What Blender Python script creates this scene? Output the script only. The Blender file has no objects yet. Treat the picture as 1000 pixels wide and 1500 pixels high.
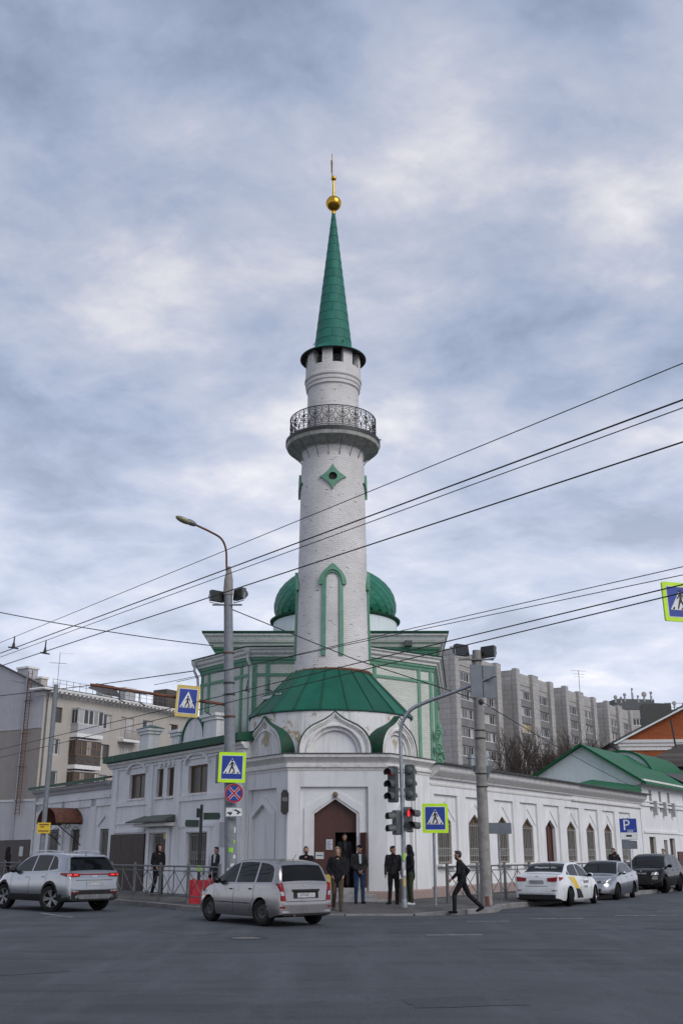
import bpy, bmesh, math, random
from mathutils import Vector, Matrix
random.seed(7)
PI = math.pi
R = math.radians
sc = bpy.context.scene
COL = sc.collection
# ------------------------------------------------------------------ camera
cam_d = bpy.data.cameras.new('camera')
cam = bpy.data.objects.new('camera', cam_d); COL.objects.link(cam)
cam_d.sensor_fit = 'VERTICAL'; cam_d.sensor_height = 36.0; cam_d.sensor_width = 24.0; cam_d.lens = 36.0
cam_d.clip_start = 0.1; cam_d.clip_end = 6000
cam.location = (0, 0, 1.65); cam.rotation_euler = (R(90) + math.atan2(1, 3), 0, 0)
sc.camera = cam
# ------------------------------------------------------------------ sky
SUN_AZ, SUN_EL = R(136), R(34)      # azimuth clockwise from +Y
w = bpy.data.worlds.new('World'); sc.world = w; w.use_nodes = True
nt = w.node_tree; nt.nodes.clear()
def N(nt, typ, **k):
    n = nt.nodes.new(typ)
    for a, b in k.items(): setattr(n, a, b)
    return n
def L(nt, a, b): nt.links.new(a, b)
def build_sky(nt):
    out = N(nt, 'ShaderNodeOutputWorld')
    sky = N(nt, 'ShaderNodeTexSky', sky_type='NISHITA', sun_disc=False, sun_elevation=SUN_EL, sun_rotation=SUN_AZ)
    b1 = N(nt, 'ShaderNodeBackground'); b1.inputs[1].default_value = 0.09
    L(nt, sky.outputs[0], b1.inputs[0])
    tc = N(nt, 'ShaderNodeTexCoord'); sep = N(nt, 'ShaderNodeSeparateXYZ'); L(nt, tc.outputs['Generated'], sep.inputs[0])
    zc = N(nt, 'ShaderNodeMath', operation='MAXIMUM'); L(nt, sep.outputs[2], zc.inputs[0]); zc.inputs[1].default_value = 0.0
    za = N(nt, 'ShaderNodeMath', operation='ADD'); L(nt, zc.outputs[0], za.inputs[0]); za.inputs[1].default_value = 0.22
    dx = N(nt, 'ShaderNodeMath', operation='DIVIDE'); L(nt, sep.outputs[0], dx.inputs[0]); L(nt, za.outputs[0], dx.inputs[1])
    dy = N(nt, 'ShaderNodeMath', operation='DIVIDE'); L(nt, sep.outputs[1], dy.inputs[0]); L(nt, za.outputs[0], dy.inputs[1])
    cb = N(nt, 'ShaderNodeCombineXYZ'); L(nt, dx.outputs[0], cb.inputs[0]); L(nt, dy.outputs[0], cb.inputs[1])
    mp = N(nt, 'ShaderNodeMapping'); L(nt, cb.outputs[0], mp.inputs[0])
    mp.inputs['Location'].default_value = (3.3, 1.7, 0.4); mp.inputs['Rotation'].default_value = (0, 0, R(35)); mp.inputs['Scale'].default_value = (1.0, 1.12, 1)
    wn = N(nt, 'ShaderNodeTexNoise'); L(nt, mp.outputs[0], wn.inputs['Vector']); wn.inputs['Scale'].default_value = 2.6; wn.inputs['Detail'].default_value = 5
    ws = N(nt, 'ShaderNodeVectorMath', operation='MULTIPLY_ADD'); L(nt, wn.outputs['Color'], ws.inputs[0]); ws.inputs[1].default_value = (0.13, 0.13, 0); L(nt, mp.outputs[0], ws.inputs[2])
    n1 = N(nt, 'ShaderNodeTexNoise'); L(nt, ws.outputs[0], n1.inputs['Vector'])
    n1.inputs['Scale'].default_value = 2.3; n1.inputs['Detail'].default_value = 10; n1.inputs['Roughness'].default_value = 0.58; n1.inputs['Distortion'].default_value = 0.15
    n2 = N(nt, 'ShaderNodeTexNoise'); L(nt, ws.outputs[0], n2.inputs['Vector'])
    n2.inputs['Scale'].default_value = 5.0; n2.inputs['Detail'].default_value = 8; n2.inputs['Roughness'].default_value = 0.58; n2.inputs['Distortion'].default_value = 0.2
    mx = N(nt, 'ShaderNodeMath', operation='MULTIPLY_ADD'); L(nt, n2.outputs[0], mx.inputs[0]); mx.inputs[1].default_value = 0.46; 
    sb = N(nt, 'ShaderNodeMath', operation='SUBTRACT'); L(nt, n1.outputs[0], sb.inputs[0]); sb.inputs[1].default_value = 0.245
    L(nt, sb.outputs[0], mx.inputs[2])
    rp = N(nt, 'ShaderNodeValToRGB'); L(nt, mx.outputs[0], rp.inputs[0])
    e = rp.color_ramp.elements
    e[0].position = 0.31; e[0].color = (0.23, 0.28, 0.39, 1)
    e[1].position = 0.80; e[1].color = (0.80, 0.785, 0.80, 1)
    k = e.new(0.43); k.color = (0.325, 0.38, 0.51, 1)
    k = e.new(0.55); k.color = (0.435, 0.47, 0.575, 1)
    k = e.new(0.66); k.color = (0.60, 0.605, 0.66, 1)
    # thinner, paler cloud towards the horizon
    hz = N(nt, 'ShaderNodeMapRange'); L(nt, sep.outputs[2], hz.inputs[0])
    hz.inputs[1].default_value = 0.0; hz.inputs[2].default_value = 0.45; hz.inputs[3].default_value = 0.45; hz.inputs[4].default_value = 0.0
    mc = N(nt, 'ShaderNodeMix', data_type='RGBA'); L(nt, hz.outputs[0], mc.inputs['Factor'])
    L(nt, rp.outputs[0], mc.inputs['A']); mc.inputs['B'].default_value = (0.59, 0.575, 0.575, 1)
    gn = N(nt, 'ShaderNodeMapRange', interpolation_type='SMOOTHSTEP'); L(nt, sep.outputs[2], gn.inputs[0])
    gn.inputs[1].default_value = 0.05; gn.inputs[2].default_value = 0.55; gn.inputs[3].default_value = 1.52; gn.inputs[4].default_value = 1.02
    b2 = N(nt, 'ShaderNodeBackground'); L(nt, mc.outputs['Result'], b2.inputs[0]); L(nt, gn.outputs[0], b2.inputs[1])
    ms = N(nt, 'ShaderNodeMixShader'); ms.inputs[0].default_value = 0.93
    L(nt, b1.outputs[0], ms.inputs[1]); L(nt, b2.outputs[0], ms.inputs[2]); L(nt, ms.outputs[0], out.inputs[0])
build_sky(nt)
# ------------------------------------------------------------------ sun (behind thin overcast)
sd = bpy.data.lights.new('sun', 'SUN'); so = bpy.data.objects.new('sun', sd); COL.objects.link(so)
sd.energy = 1.5; sd.angle = R(35); sd.color = (1.0, 0.975, 0.94)
sdir = Vector((math.sin(SUN_AZ) * math.cos(SUN_EL), math.cos(SUN_AZ) * math.cos(SUN_EL), math.sin(SUN_EL)))
so.rotation_euler = sdir.to_track_quat('Z', 'Y').to_euler(); so.location = (20, -20, 60)
vs = sc.view_settings
vs.view_transform = 'Standard'; vs.look = 'None'; vs.exposure = 0.26; vs.gamma = 1.0; vs.use_curve_mapping = False
# ------------------------------------------------------------------ helpers
def tag(o, label=None, cat=None, group=None, kind=None):
    if label: o['label'] = label
    if cat: o['category'] = cat
    if group: o['group'] = group
    if kind: o['kind'] = kind
    return o
def empty(name, loc=(0, 0, 0), rz=0.0, label=None, cat=None, group=None, parent=None):
    o = bpy.data.objects.new(name, None); COL.objects.link(o); o.empty_display_size = 0.3
    o.location = loc; o.rotation_euler = (0, 0, rz); o.parent = parent
    return tag(o, label, cat, group)
def inst(name, me, parent=None, loc=(0, 0, 0), rot=(0, 0, 0), scale=None):
    o = bpy.data.objects.new(name, me); COL.objects.link(o); o.parent = parent
    o.location = loc; o.rotation_euler = rot
    if scale: o.scale = scale
    return o
def copy_tree(o, parent=None):
    c = o.copy(); COL.objects.link(c); c.parent = parent
    for ch in o.children: copy_tree(ch, c)
    return c
def catmull(pts, n=6, closed=False):
    out = []; P = [Vector(p) for p in pts]; m = len(P)
    for i in range(m if closed else m - 1):
        p0 = P[(i - 1) % m] if (closed or i > 0) else P[0] * 2 - P[1]
        p1 = P[i]; p2 = P[(i + 1) % m]
        p3 = P[(i + 2) % m] if (closed or i < m - 2) else P[-1] * 2 - P[-2]
        for k in range(n):
            t = k / n
            out.append(0.5 * ((2 * p1) + (p2 - p0) * t + (2 * p0 - 5 * p1 + 4 * p2 - p3) * t * t + (3 * p1 - p0 - 3 * p2 + p3) * t ** 3))
    if not closed: out.append(P[-1])
    return out
def lin(pts, x):
    if x <= pts[0][0]: return pts[0][1]
    for (a, b), (c, d) in zip(pts, pts[1:]):
        if x <= c: return b + (d - b) * (x - a) / max(1e-9, c - a)
    return pts[-1][1]
class MB:
    def __init__(s): s.v = []; s.f = []; s.m = []
    def add(s, vs, fs, m=0):
        b = len(s.v); s.v += [tuple(p) for p in vs]
        for f in fs: s.f.append([b + i for i in f]); s.m.append(m)
        return s
    def box(s, x0, x1, y0, y1, z0, z1, m=0):
        return s.add([(x0, y0, z0), (x1, y0, z0), (x1, y1, z0), (x0, y1, z0), (x0, y0, z1), (x1, y0, z1), (x1, y1, z1), (x0, y1, z1)],
                     [(0, 3, 2, 1), (4, 5, 6, 7), (0, 1, 5, 4), (1, 2, 6, 5), (2, 3, 7, 6), (3, 0, 4, 7)], m)
    def quad(s, *p, m=0): return s.add(p, [tuple(range(len(p)))], m)
    def prism(s, pts, y0, y1, m=0):           # outline in xz, extruded in y
        n = len(pts); v = [(a, y0, b) for a, b in pts] + [(a, y1, b) for a, b in pts]
        return s.add(v, [tuple(range(n)), tuple(range(2 * n - 1, n - 1, -1))] + [(i, (i + 1) % n, n + (i + 1) % n, n + i) for i in range(n)], m)
    def slab(s, pts, z0, z1, m=0):            # outline in xy, extruded in z
        n = len(pts); v = [(a, b, z0) for a, b in pts] + [(a, b, z1) for a, b in pts]
        return s.add(v, [tuple(range(n - 1, -1, -1)), tuple(range(n, 2 * n))] + [(i, (i + 1) % n, n + (i + 1) % n, n + i) for i in range(n)], m)
    def lathe(s, prof, n=48, c=(0, 0), a0=0, a1=2 * PI, m=0):
        full = abs(a1 - a0 - 2 * PI) < 1e-6; k = n if full else n + 1; vs = []
        for r, z in prof:
            for i in range(k):
                a = a0 + (a1 - a0) * i / n; vs.append((c[0] + r * math.cos(a), c[1] + r * math.sin(a), z))
        fs = []
        for j in range(len(prof) - 1):
            for i in range(n):
                i2 = (i + 1) % k
                fs.append((j * k + i, j * k + i2, (j + 1) * k + i2, (j + 1) * k + i))
        return s.add(vs, fs, m)
    def tube(s, path, r, n=6, closed=False, m=0):
        P = [Vector(p) for p in path]; M = len(P); vs = []; up = None
        for i in range(M):
            if closed: t = P[(i + 1) % M] - P[i - 1]
            else: t = (P[min(i + 1, M - 1)] - P[max(i - 1, 0)])
            t.normalize()
            if up is None: up = Vector((0, 0, 1)) if abs(t.z) < 0.9 else Vector((1, 0, 0))
            a = t.cross(up); 
            if a.length < 1e-5: a = t.cross(Vector((0.3, 1, 0.2)))
            a.normalize(); b = a.cross(t).normalized(); up = b
            rr = r[i] if isinstance(r, (list, tuple)) else r
            for k in range(n):
                q = 2 * PI * k / n + PI / n; vs.append(P[i] + (a * math.cos(q) + b * math.sin(q)) * rr)
        fs = []
        for i in range(M if closed else M - 1):
            i2 = (i + 1) % M
            for k in range(n): fs.append((i * n + k, i * n + (k + 1) % n, i2 * n + (k + 1) % n, i2 * n + k))
        if not closed: fs += [tuple(range(n - 1, -1, -1)), tuple((M - 1) * n + k for k in range(n))]
        return s.add(vs, fs, m)
    def ball(s, c, r, n=12, mat=None, m=0):
        if not isinstance(r, (tuple, list)): r = (r, r, r)
        h = max(4, n // 2); vs = []; 
        for j in range(h + 1):
            t = PI * j / h
            for i in range(n):
                a = 2 * PI * i / n
                p = Vector((r[0] * math.sin(t) * math.cos(a), r[1] * math.sin(t) * math.sin(a), r[2] * math.cos(t)))
                if mat: p = mat @ p
                vs.append((c[0] + p[0], c[1] + p[1], c[2] + p[2]))
        fs = [(j * n + i, j * n + (i + 1) % n, (j + 1) * n + (i + 1) % n, (j + 1) * n + i) for j in range(h) for i in range(n)]
        return s.add(vs, fs, m)
    def cap(s, a, b, ra, rb, n=10, m=0):      # capsule
        a, b = Vector(a), Vector(b); d = b - a; l = max(d.length, 1e-5); d.normalize()
        return s.tube([a - d * ra * 0.98, a - d * ra * 0.7, a, b, b + d * rb * 0.7, b + d * rb * 0.98],
                      [ra * 0.2, ra * 0.714, ra, rb, rb * 0.714, rb * 0.2], n, m=m)
    def band(s, A, B, y0, y1, closed=False, m=0):  # strip between outlines A and B (xz), front at y0, back y1
        n = len(A); v = [(a, y0, b) for a, b in A] + [(a, y0, b) for a, b in B] + [(a, y1, b) for a, b in A] + [(a, y1, b) for a, b in B]
        fs = []
        for i in range(n if closed else n - 1):
            j = (i + 1) % n
            fs += [(i, j, n + j, n + i), (2 * n + i, 3 * n + i, 3 * n + j, 2 * n + j), (i, 2 * n + i, 2 * n + j, j), (n + i, n + j, 3 * n + j, 3 * n + i)]
        if not closed: fs += [(0, n, 3 * n, 2 * n), (n - 1, 3 * n - 1, 4 * n - 1, 2 * n - 1)]
        return s.add(v, fs, m)
    def sweep(s, path, prof, m=0, caps=True):  # path xy walked with the outside on the right hand; prof (out, z) closed loop
        P = [Vector((p[0], p[1])) for p in path]; n = len(P); k = len(prof); vs = []
        nr = [Vector(((P[i + 1] - P[i]).y, -(P[i + 1] - P[i]).x)).normalized() for i in range(n - 1)]
        for i in range(n):
            if i == 0: o = nr[0]
            elif i == n - 1: o = nr[-1]
            else:
                o = nr[i - 1] + nr[i]; o = o / max(0.25, o.dot(nr[i]))
            for a, z in prof: vs.append((P[i].x + o.x * a, P[i].y + o.y * a, z))
        fs = [(i * k + j, (i + 1) * k + j, (i + 1) * k + (j + 1) % k, i * k + (j + 1) % k) for i in range(n - 1) for j in range(k)]
        if caps: fs += [tuple(range(k - 1, -1, -1)), tuple((n - 1) * k + j for j in range(k))]
        return s.add(vs, fs, m)
    def wall(s, x0, x1, z0, z1, y, holes=(), reveal=0.25, m=0):
        # plane at y (front towards -y) with real openings (hx0,hx1,hz0,hz1,kind[,shoulder])
        xs = {x0, x1}; zs = {z0, z1}; H = []
        for h in holes:
            sh = h[3] if h[4] == 'rect' else h[5]
            H.append((h[0], h[1], h[2], h[3], h[4], sh)); xs |= {h[0], h[1]}; zs |= {h[2], h[3]}
        xs = sorted(x for x in xs if x0 - 1e-6 <= x <= x1 + 1e-6); zs = sorted(z for z in zs if z0 - 1e-6 <= z <= z1 + 1e-6)
        for a, b in zip(xs, xs[1:]):
            for c, d in zip(zs, zs[1:]):
                u, q = (a + b) / 2, (c + d) / 2
                if any(h[0] < u < h[1] and h[2] < q < h[3] for h in H): continue
                s.quad((a, y, c), (b, y, c), (b, y, d), (a, y, d), m=m)
        for a, b, c, d, kind, sh in H:
            mid = (a + b) / 2
            if kind == 'rect': top = [(a, d), (b, d)]
            elif kind == 'point': top = [(a, sh), (mid, d), (b, sh)]
            else:
                top = [(mid - (b - a) / 2 * math.cos(t * PI / 10), sh + (d - sh) * math.sin(t * PI / 10)) for t in range(11)]
            if kind != 'rect':
                for p, q in zip(top, top[1:]):
                    if (p[0] + q[0]) / 2 < mid: s.quad((p[0], y, p[1]), (q[0], y, q[1]), (a, y, d), m=m)
                    else: s.quad((p[0], y, p[1]), (q[0], y, q[1]), (b, y, d), m=m)
                ml = min(top, key=lambda p: abs(p[0] - mid))
            out = [(a, c)] + top + [(b, c)]
            for i in range(len(out)):
                p, q = out[i], out[(i + 1) % len(out)]
                if abs(p[0] - q[0]) + abs(p[1] - q[1]) < 1e-6: continue
                s.quad((p[0], y, p[1]), (q[0], y, q[1]), (q[0], y + reveal, q[1]), (p[0], y + reveal, p[1]), m=m)
        return s
    def mesh(s, name, mats, smooth=False, uv=None):
        me = bpy.data.meshes.new(name); me.from_pydata(s.v, [], s.f)
        if not isinstance(mats, (list, tuple)): mats = [mats]
        for q in mats: me.materials.append(q)
        if len(mats) > 1: me.polygons.foreach_set('material_index', s.m)
        bm = bmesh.new(); bm.from_mesh(me)
        if smooth or uv == 'weld': bmesh.ops.remove_doubles(bm, verts=bm.verts, dist=1e-5)
        bmesh.ops.recalc_face_normals(bm, faces=bm.faces)
        if smooth:
            ang = R(38) if smooth is True else R(smooth)
            for f in bm.faces: f.smooth = True
            for e in bm.edges:
                if len(e.link_faces) == 2 and e.calc_face_angle(0) > ang: e.smooth = False
        if uv in ('box', 'cyl'):
            lay = bm.loops.layers.uv.new('UVMap')
            for f in bm.faces:
                if uv == 'cyl':
                    c = f.calc_center_median(); ac = math.atan2(c.y, c.x)
                    for l in f.loops:
                        p = l.vert.co; a = math.atan2(p.y, p.x)
                        while a - ac > PI: a -= 2 * PI
                        while a - ac < -PI: a += 2 * PI
                        l[lay].uv = (a * 1.4, p.z)
                else:
                    n = f.normal; t = Vector((-n.y, n.x, 0))
                    if t.length < 0.1: t = Vector((1, 0, 0)); bt = Vector((0, 1, 0))
                    else: t.normalize(); bt = Vector((0, 0, 1))
                    for l in f.loops: l[lay].uv = (l.vert.co.dot(t), l.vert.co.dot(bt))
        bm.to_mesh(me); bm.free(); me.update()
        return me
    def build(s, name, mats, parent=None, loc=(0, 0, 0), rot=(0, 0, 0), smooth=False, uv=None):
        return inst(name, s.mesh(name, mats, smooth, uv), parent, loc, rot)
# ------------------------------------------------------------------ materials
MT = {}
def mat(name, c, c2=None, scale=4.0, rough=0.7, metal=0.0, bump=0.0, bscale=60.0, spec=0.5, lo=0.38, hi=0.62, stretch=(1, 1, 1), vary=0.0, emit=0.0, detail=8, coat=0.0, rvary=0.0, trans=0.0, rust=None):
    m = bpy.data.materials.new(name); m.use_nodes = True; nt = m.node_tree; MT[name] = m
    p = nt.nodes['Principled BSDF']
    p.inputs['Roughness'].default_value = rough; p.inputs['Metallic'].default_value = metal
    p.inputs['Specular IOR Level'].default_value = spec; p.inputs['Coat Weight'].default_value = coat
    p.inputs['Transmission Weight'].default_value = trans; p.inputs['Coat Roughness'].default_value = 0.04
    if c2 is None: c2 = tuple(x * 0.8 for x in c)
    tc = N(nt, 'ShaderNodeTexCoord'); mp = N(nt, 'ShaderNodeMapping'); L(nt, tc.outputs['Object'], mp.inputs[0])
    mp.inputs['Scale'].default_value = stretch
    oi = N(nt, 'ShaderNodeObjectInfo'); ad = N(nt, 'ShaderNodeVectorMath', operation='ADD')
    sc3 = N(nt, 'ShaderNodeVectorMath', operation='SCALE'); cx = N(nt, 'ShaderNodeCombineXYZ')
    for i in range(3): L(nt, oi.outputs['Random'], cx.inputs[i])
    L(nt, cx.outputs[0], sc3.inputs[0]); sc3.inputs['Scale'].default_value = 37.0
    L(nt, mp.outputs[0], ad.inputs[0]); L(nt, sc3.outputs[0], ad.inputs[1])
    vec = ad.outputs[0]
    n = N(nt, 'ShaderNodeTexNoise'); L(nt, vec, n.inputs['Vector']); n.inputs['Scale'].default_value = scale; n.inputs['Detail'].default_value = detail; n.inputs['Roughness'].default_value = 0.6
    mr = N(nt, 'ShaderNodeMapRange'); L(nt, n.outputs[0], mr.inputs[0]); mr.inputs[1].default_value = lo; mr.inputs[2].default_value = hi
    mx = N(nt, 'ShaderNodeMix', data_type='RGBA'); L(nt, mr.outputs[0], mx.inputs['Factor'])
    mx.inputs['A'].default_value = (*c, 1); mx.inputs['B'].default_value = (*c2, 1)
    col = mx.outputs['Result']
    if rust:
        rc, rs, r0, r1 = rust
        n3 = N(nt, 'ShaderNodeTexNoise'); L(nt, vec, n3.inputs['Vector']); n3.inputs['Scale'].default_value = rs; n3.inputs['Detail'].default_value = 9; n3.inputs['Roughness'].default_value = 0.68
        m3 = N(nt, 'ShaderNodeMapRange'); L(nt, n3.outputs[0], m3.inputs[0]); m3.inputs[1].default_value = r0; m3.inputs[2].default_value = r1
        x3 = N(nt, 'ShaderNodeMix', data_type='RGBA'); L(nt, m3.outputs[0], x3.inputs['Factor']); L(nt, col, x3.inputs['A']); x3.inputs['B'].default_value = (*rc, 1)
        col = x3.outputs['Result']
    if vary:
        hs = N(nt, 'ShaderNodeHueSaturation'); mv = N(nt, 'ShaderNodeMapRange'); L(nt, oi.outputs['Random'], mv.inputs[0])
        mv.inputs[3].default_value = 1 - vary; mv.inputs[4].default_value = 1 + vary
        L(nt, mv.outputs[0], hs.inputs['Value']); L(nt, col, hs.inputs['Color']); col = hs.outputs[0]
    L(nt, col, p.inputs['Base Color'])
    if rvary:
        m4 = N(nt, 'ShaderNodeMapRange'); L(nt, n.outputs[0], m4.inputs[0]); m4.inputs[1].default_value = 0.3; m4.inputs[2].default_value = 0.7
        m4.inputs[3].default_value = rough - rvary; m4.inputs[4].default_value = rough + rvary; L(nt, m4.outputs[0], p.inputs['Roughness'])
    if bump:
        nb = N(nt, 'ShaderNodeTexNoise'); L(nt, vec, nb.inputs['Vector']); nb.inputs['Scale'].default_value = bscale; nb.inputs['Detail'].default_value = 5
        b = N(nt, 'ShaderNodeBump'); b.inputs['Strength'].default_value = bump; b.inputs['Distance'].default_value = 0.02
        L(nt, nb.outputs[0], b.inputs['Height']); L(nt, b.outputs[0], p.inputs['Normal'])
    if emit:
        p.inputs['Emission Color'].default_value = (*c, 1); p.inputs['Emission Strength'].default_value = emit
    return m
def plaster(name, base, dirt, peel=None, amount=0.5, peel_lo=0.66):
    m = bpy.data.materials.new(name); m.use_nodes = True; nt = m.node_tree; MT[name] = m
    p = nt.nodes['Principled BSDF']; p.inputs['Roughness'].default_value = 0.85; p.inputs['Specular IOR Level'].default_value = 0.2
    tc = N(nt, 'ShaderNodeTexCoord')
    def noise(sx, sy, sz, s, d=8, ro=0.6):
        mp = N(nt, 'ShaderNodeMapping'); L(nt, tc.outputs['Object'], mp.inputs[0]); mp.inputs['Scale'].default_value = (sx, sy, sz)
        n = N(nt, 'ShaderNodeTexNoise'); L(nt, mp.outputs[0], n.inputs['Vector']); n.inputs['Scale'].default_value = s; n.inputs['Detail'].default_value = d; n.inputs['Roughness'].default_value = ro
        return n.outputs[0]
    def mix(a, b, f, lo, hi, mul=1.0):
        r = N(nt, 'ShaderNodeMapRange'); L(nt, f, r.inputs[0]); r.inputs[1].default_value = lo; r.inputs[2].default_value = hi; r.inputs[4].default_value = mul
        x = N(nt, 'ShaderNodeMix', data_type='RGBA'); L(nt, r.outputs[0], x.inputs['Factor'])
        if isinstance(a, tuple): x.inputs['A'].default_value = (*a, 1)
        else: L(nt, a, x.inputs['A'])
        x.inputs['B'].default_value = (*b, 1)
        return x.outputs['Result']
    c = mix(base, tuple(v * 0.88 for v in base), noise(1, 1, 1, 0.8), 0.35, 0.7)
    c = mix(c, dirt, noise(2.2, 2.2, 0.22, 1.8), 0.5, 0.8, amount)       # rain streaks
    c = mix(c, dirt, noise(1, 1, 1, 7, 10, 0.7), 0.6, 0.8, amount)         # spots
    c = mix(c, tuple(v * 0.45 for v in dirt), noise(1, 1, 1, 22, 4, 0.6), 0.72, 0.78, 0.5)
    if peel: c = mix(c, peel, noise(1, 1, 1, 1.7, 12, 0.68), peel_lo, peel_lo + 0.04)
    L(nt, c, p.inputs['Base Color'])
    b = N(nt, 'ShaderNodeBump'); b.inputs['Strength'].default_value = 0.35; b.inputs['Distance'].default_value = 0.02
    L(nt, noise(1, 1, 1, 14, 8, 0.65), b.inputs['Height']); L(nt, b.outputs[0], p.inputs['Normal'])
    return m
def brickmat(name, c1, c2, mortar, bw=0.26, bh=0.078, ms=0.008, bump=0.6, spot=None, spot_lo=0.62):
    m = bpy.data.materials.new(name); m.use_nodes = True; nt = m.node_tree; MT[name] = m
    p = nt.nodes['Principled BSDF']; p.inputs['Roughness'].default_value = 0.85; p.inputs['Specular IOR Level'].default_value = 0.25
    tc = N(nt, 'ShaderNodeTexCoord'); br = N(nt, 'ShaderNodeTexBrick'); L(nt, tc.outputs['UV'], br.inputs['Vector'])
    br.inputs['Scale'].default_value = 1.0; br.inputs['Brick Width'].default_value = bw; br.inputs['Row Height'].default_value = bh; br.inputs['Mortar Size'].default_value = ms; br.inputs['Mortar Smooth'].default_value = 0.3
    br.inputs['Color1'].default_value = (*c1, 1); br.inputs['Color2'].default_value = (*c2, 1); br.inputs['Mortar'].default_value = (*mortar, 1)
    n = N(nt, 'ShaderNodeTexNoise'); mp = N(nt, 'ShaderNodeMapping'); L(nt, tc.outputs['UV'], mp.inputs[0]); mp.inputs['Scale'].default_value = (3.0, 13.0, 1)
    L(nt, mp.outputs[0], n.inputs['Vector']); n.inputs['Scale'].default_value = 1.0; n.inputs['Detail'].default_value = 6; n.inputs['Roughness'].default_value = 0.65
    r = N(nt, 'ShaderNodeMapRange'); L(nt, n.outputs[0], r.inputs[0]); r.inputs[1].default_value = spot_lo; r.inputs[2].default_value = spot_lo + 0.06
    x = N(nt, 'ShaderNodeMix', data_type='RGBA'); L(nt, r.outputs[0], x.inputs['Factor']); L(nt, br.outputs[0], x.inputs['A']); x.inputs['B'].default_value = (*(spot or tuple(v * 0.3 for v in c1)), 1)
    n2 = N(nt, 'ShaderNodeTexNoise'); L(nt, tc.outputs['UV'], n2.inputs['Vector']); n2.inputs['Scale'].default_value = 0.7; n2.inputs['Detail'].default_value = 5
    r2 = N(nt, 'ShaderNodeMapRange'); L(nt, n2.outputs[0], r2.inputs[0]); r2.inputs[1].default_value = 0.3; r2.inputs[2].default_value = 0.7; r2.inputs[3].default_value = 0.86; r2.inputs[4].default_value = 1.08
    h = N(nt, 'ShaderNodeHueSaturation'); L(nt, x.outputs['Result'], h.inputs['Color']); L(nt, r2.outputs[0], h.inputs['Value'])
    L(nt, h.outputs[0], p.inputs['Base Color'])
    b = N(nt, 'ShaderNodeBump'); b.inputs['Strength'].default_value = bump; b.inputs['Distance'].default_value = 0.02; b.invert = True
    L(nt, br.outputs['Fac'], b.inputs['Height'])
    nb = N(nt, 'ShaderNodeTexNoise'); L(nt, tc.outputs['UV'], nb.inputs['Vector']); nb.inputs['Scale'].default_value = 9; nb.inputs['Detail'].default_value = 6
    b2 = N(nt, 'ShaderNodeBump'); b2.inputs['Strength'].default_value = 0.5; b2.inputs['Distance'].default_value = 0.03
    L(nt, nb.outputs[0], b2.inputs['Height']); L(nt, b.outputs[0], b2.inputs['Normal']); L(nt, b2.outputs[0], p.inputs['Normal'])
    return m
plaster('plaster', (0.74, 0.735, 0.738), (0.40, 0.385, 0.38), None, 0.6)
plaster('plaster_peel', (0.74, 0.725, 0.725), (0.35, 0.33, 0.31), (0.40, 0.335, 0.23), 0.9, 0.535)
plaster('plaster_grey', (0.44, 0.43, 0.45), (0.26, 0.25, 0.25), None, 0.4)
plaster('plaster_tan', (0.43, 0.395, 0.355), (0.25, 0.215, 0.185), None, 0.5)
plaster('plaster_tan_dark', (0.30, 0.27, 0.25), (0.2, 0.17, 0.15), None, 0.4)
plaster('plaster_pale', (0.70, 0.77, 0.78), (0.42, 0.46, 0.47), None, 0.4)
plaster('plinth', (0.36, 0.27, 0.25), (0.22, 0.19, 0.18), None, 0.6)
plaster('panel_grey', (0.36, 0.345, 0.335), (0.2, 0.19, 0.19), None, 0.5)
brickmat('brick_white', (0.70, 0.675, 0.66), (0.65, 0.625, 0.61), (0.56, 0.535, 0.52), spot=(0.17, 0.13, 0.115), spot_lo=0.605)
brickmat('brick_white_green', (0.64, 0.655, 0.60), (0.57, 0.585, 0.535), (0.43, 0.45, 0.40), spot=(0.22, 0.16, 0.13), spot_lo=0.68)
brickmat('brick_block', (0.41, 0.39, 0.372), (0.365, 0.347, 0.332), (0.24, 0.228, 0.22), bw=1.1, bh=0.72, ms=0.03, bump=0.2, spot=(0.3, 0.28, 0.27), spot_lo=0.7)
brickmat('brick_silicate', (0.23, 0.22, 0.22), (0.20, 0.19, 0.19), (0.15, 0.145, 0.145), bump=0.2)
brickmat('brick_orange', (0.36, 0.10, 0.035), (0.29, 0.075, 0.025), (0.20, 0.085, 0.05), spot=(0.22, 0.07, 0.03), spot_lo=0.72)
mat('roof_green', (0.004, 0.082, 0.050), (0.010, 0.105, 0.066), scale=1.2, rough=0.5, spec=0.25, bump=0.12, bscale=3, vary=0.28, rvary=0.1, rust=((0.05, 0.10, 0.075), 3.0, 0.62, 0.75))
mat('spire_green', (0.026, 0.158, 0.118), (0.022, 0.132, 0.10), scale=1.5, rough=0.6, spec=0.25, bump=0.12, bscale=4, vary=0.10)
mat('dome_green', (0.012, 0.135, 0.080), (0.02, 0.16, 0.10), scale=1.5, rough=0.5, spec=0.3, bump=0.1, bscale=5, vary=0.14)
mat('fascia_green', (0.006, 0.075, 0.036), (0.012, 0.06, 0.034), scale=3, rough=0.55, spec=0.3, bump=0.1, bscale=8)
mat('barrel_green', (0.010, 0.080, 0.048), (0.025, 0.058, 0.042), scale=4, rough=0.6, spec=0.25, bump=0.2, bscale=10, rust=((0.10, 0.05, 0.03), 5.0, 0.56, 0.66))
mat('roof_bright_green', (0.004, 0.115, 0.04), (0.005, 0.095, 0.034), scale=1, rough=0.5, spec=0.25, vary=0.08)
mat('trim_green', (0.10, 0.25, 0.165), (0.14, 0.295, 0.205), scale=5, rough=0.7, bump=0.2, bscale=25, rust=((0.22, 0.17, 0.13), 9.0, 0.66, 0.74))
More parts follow.
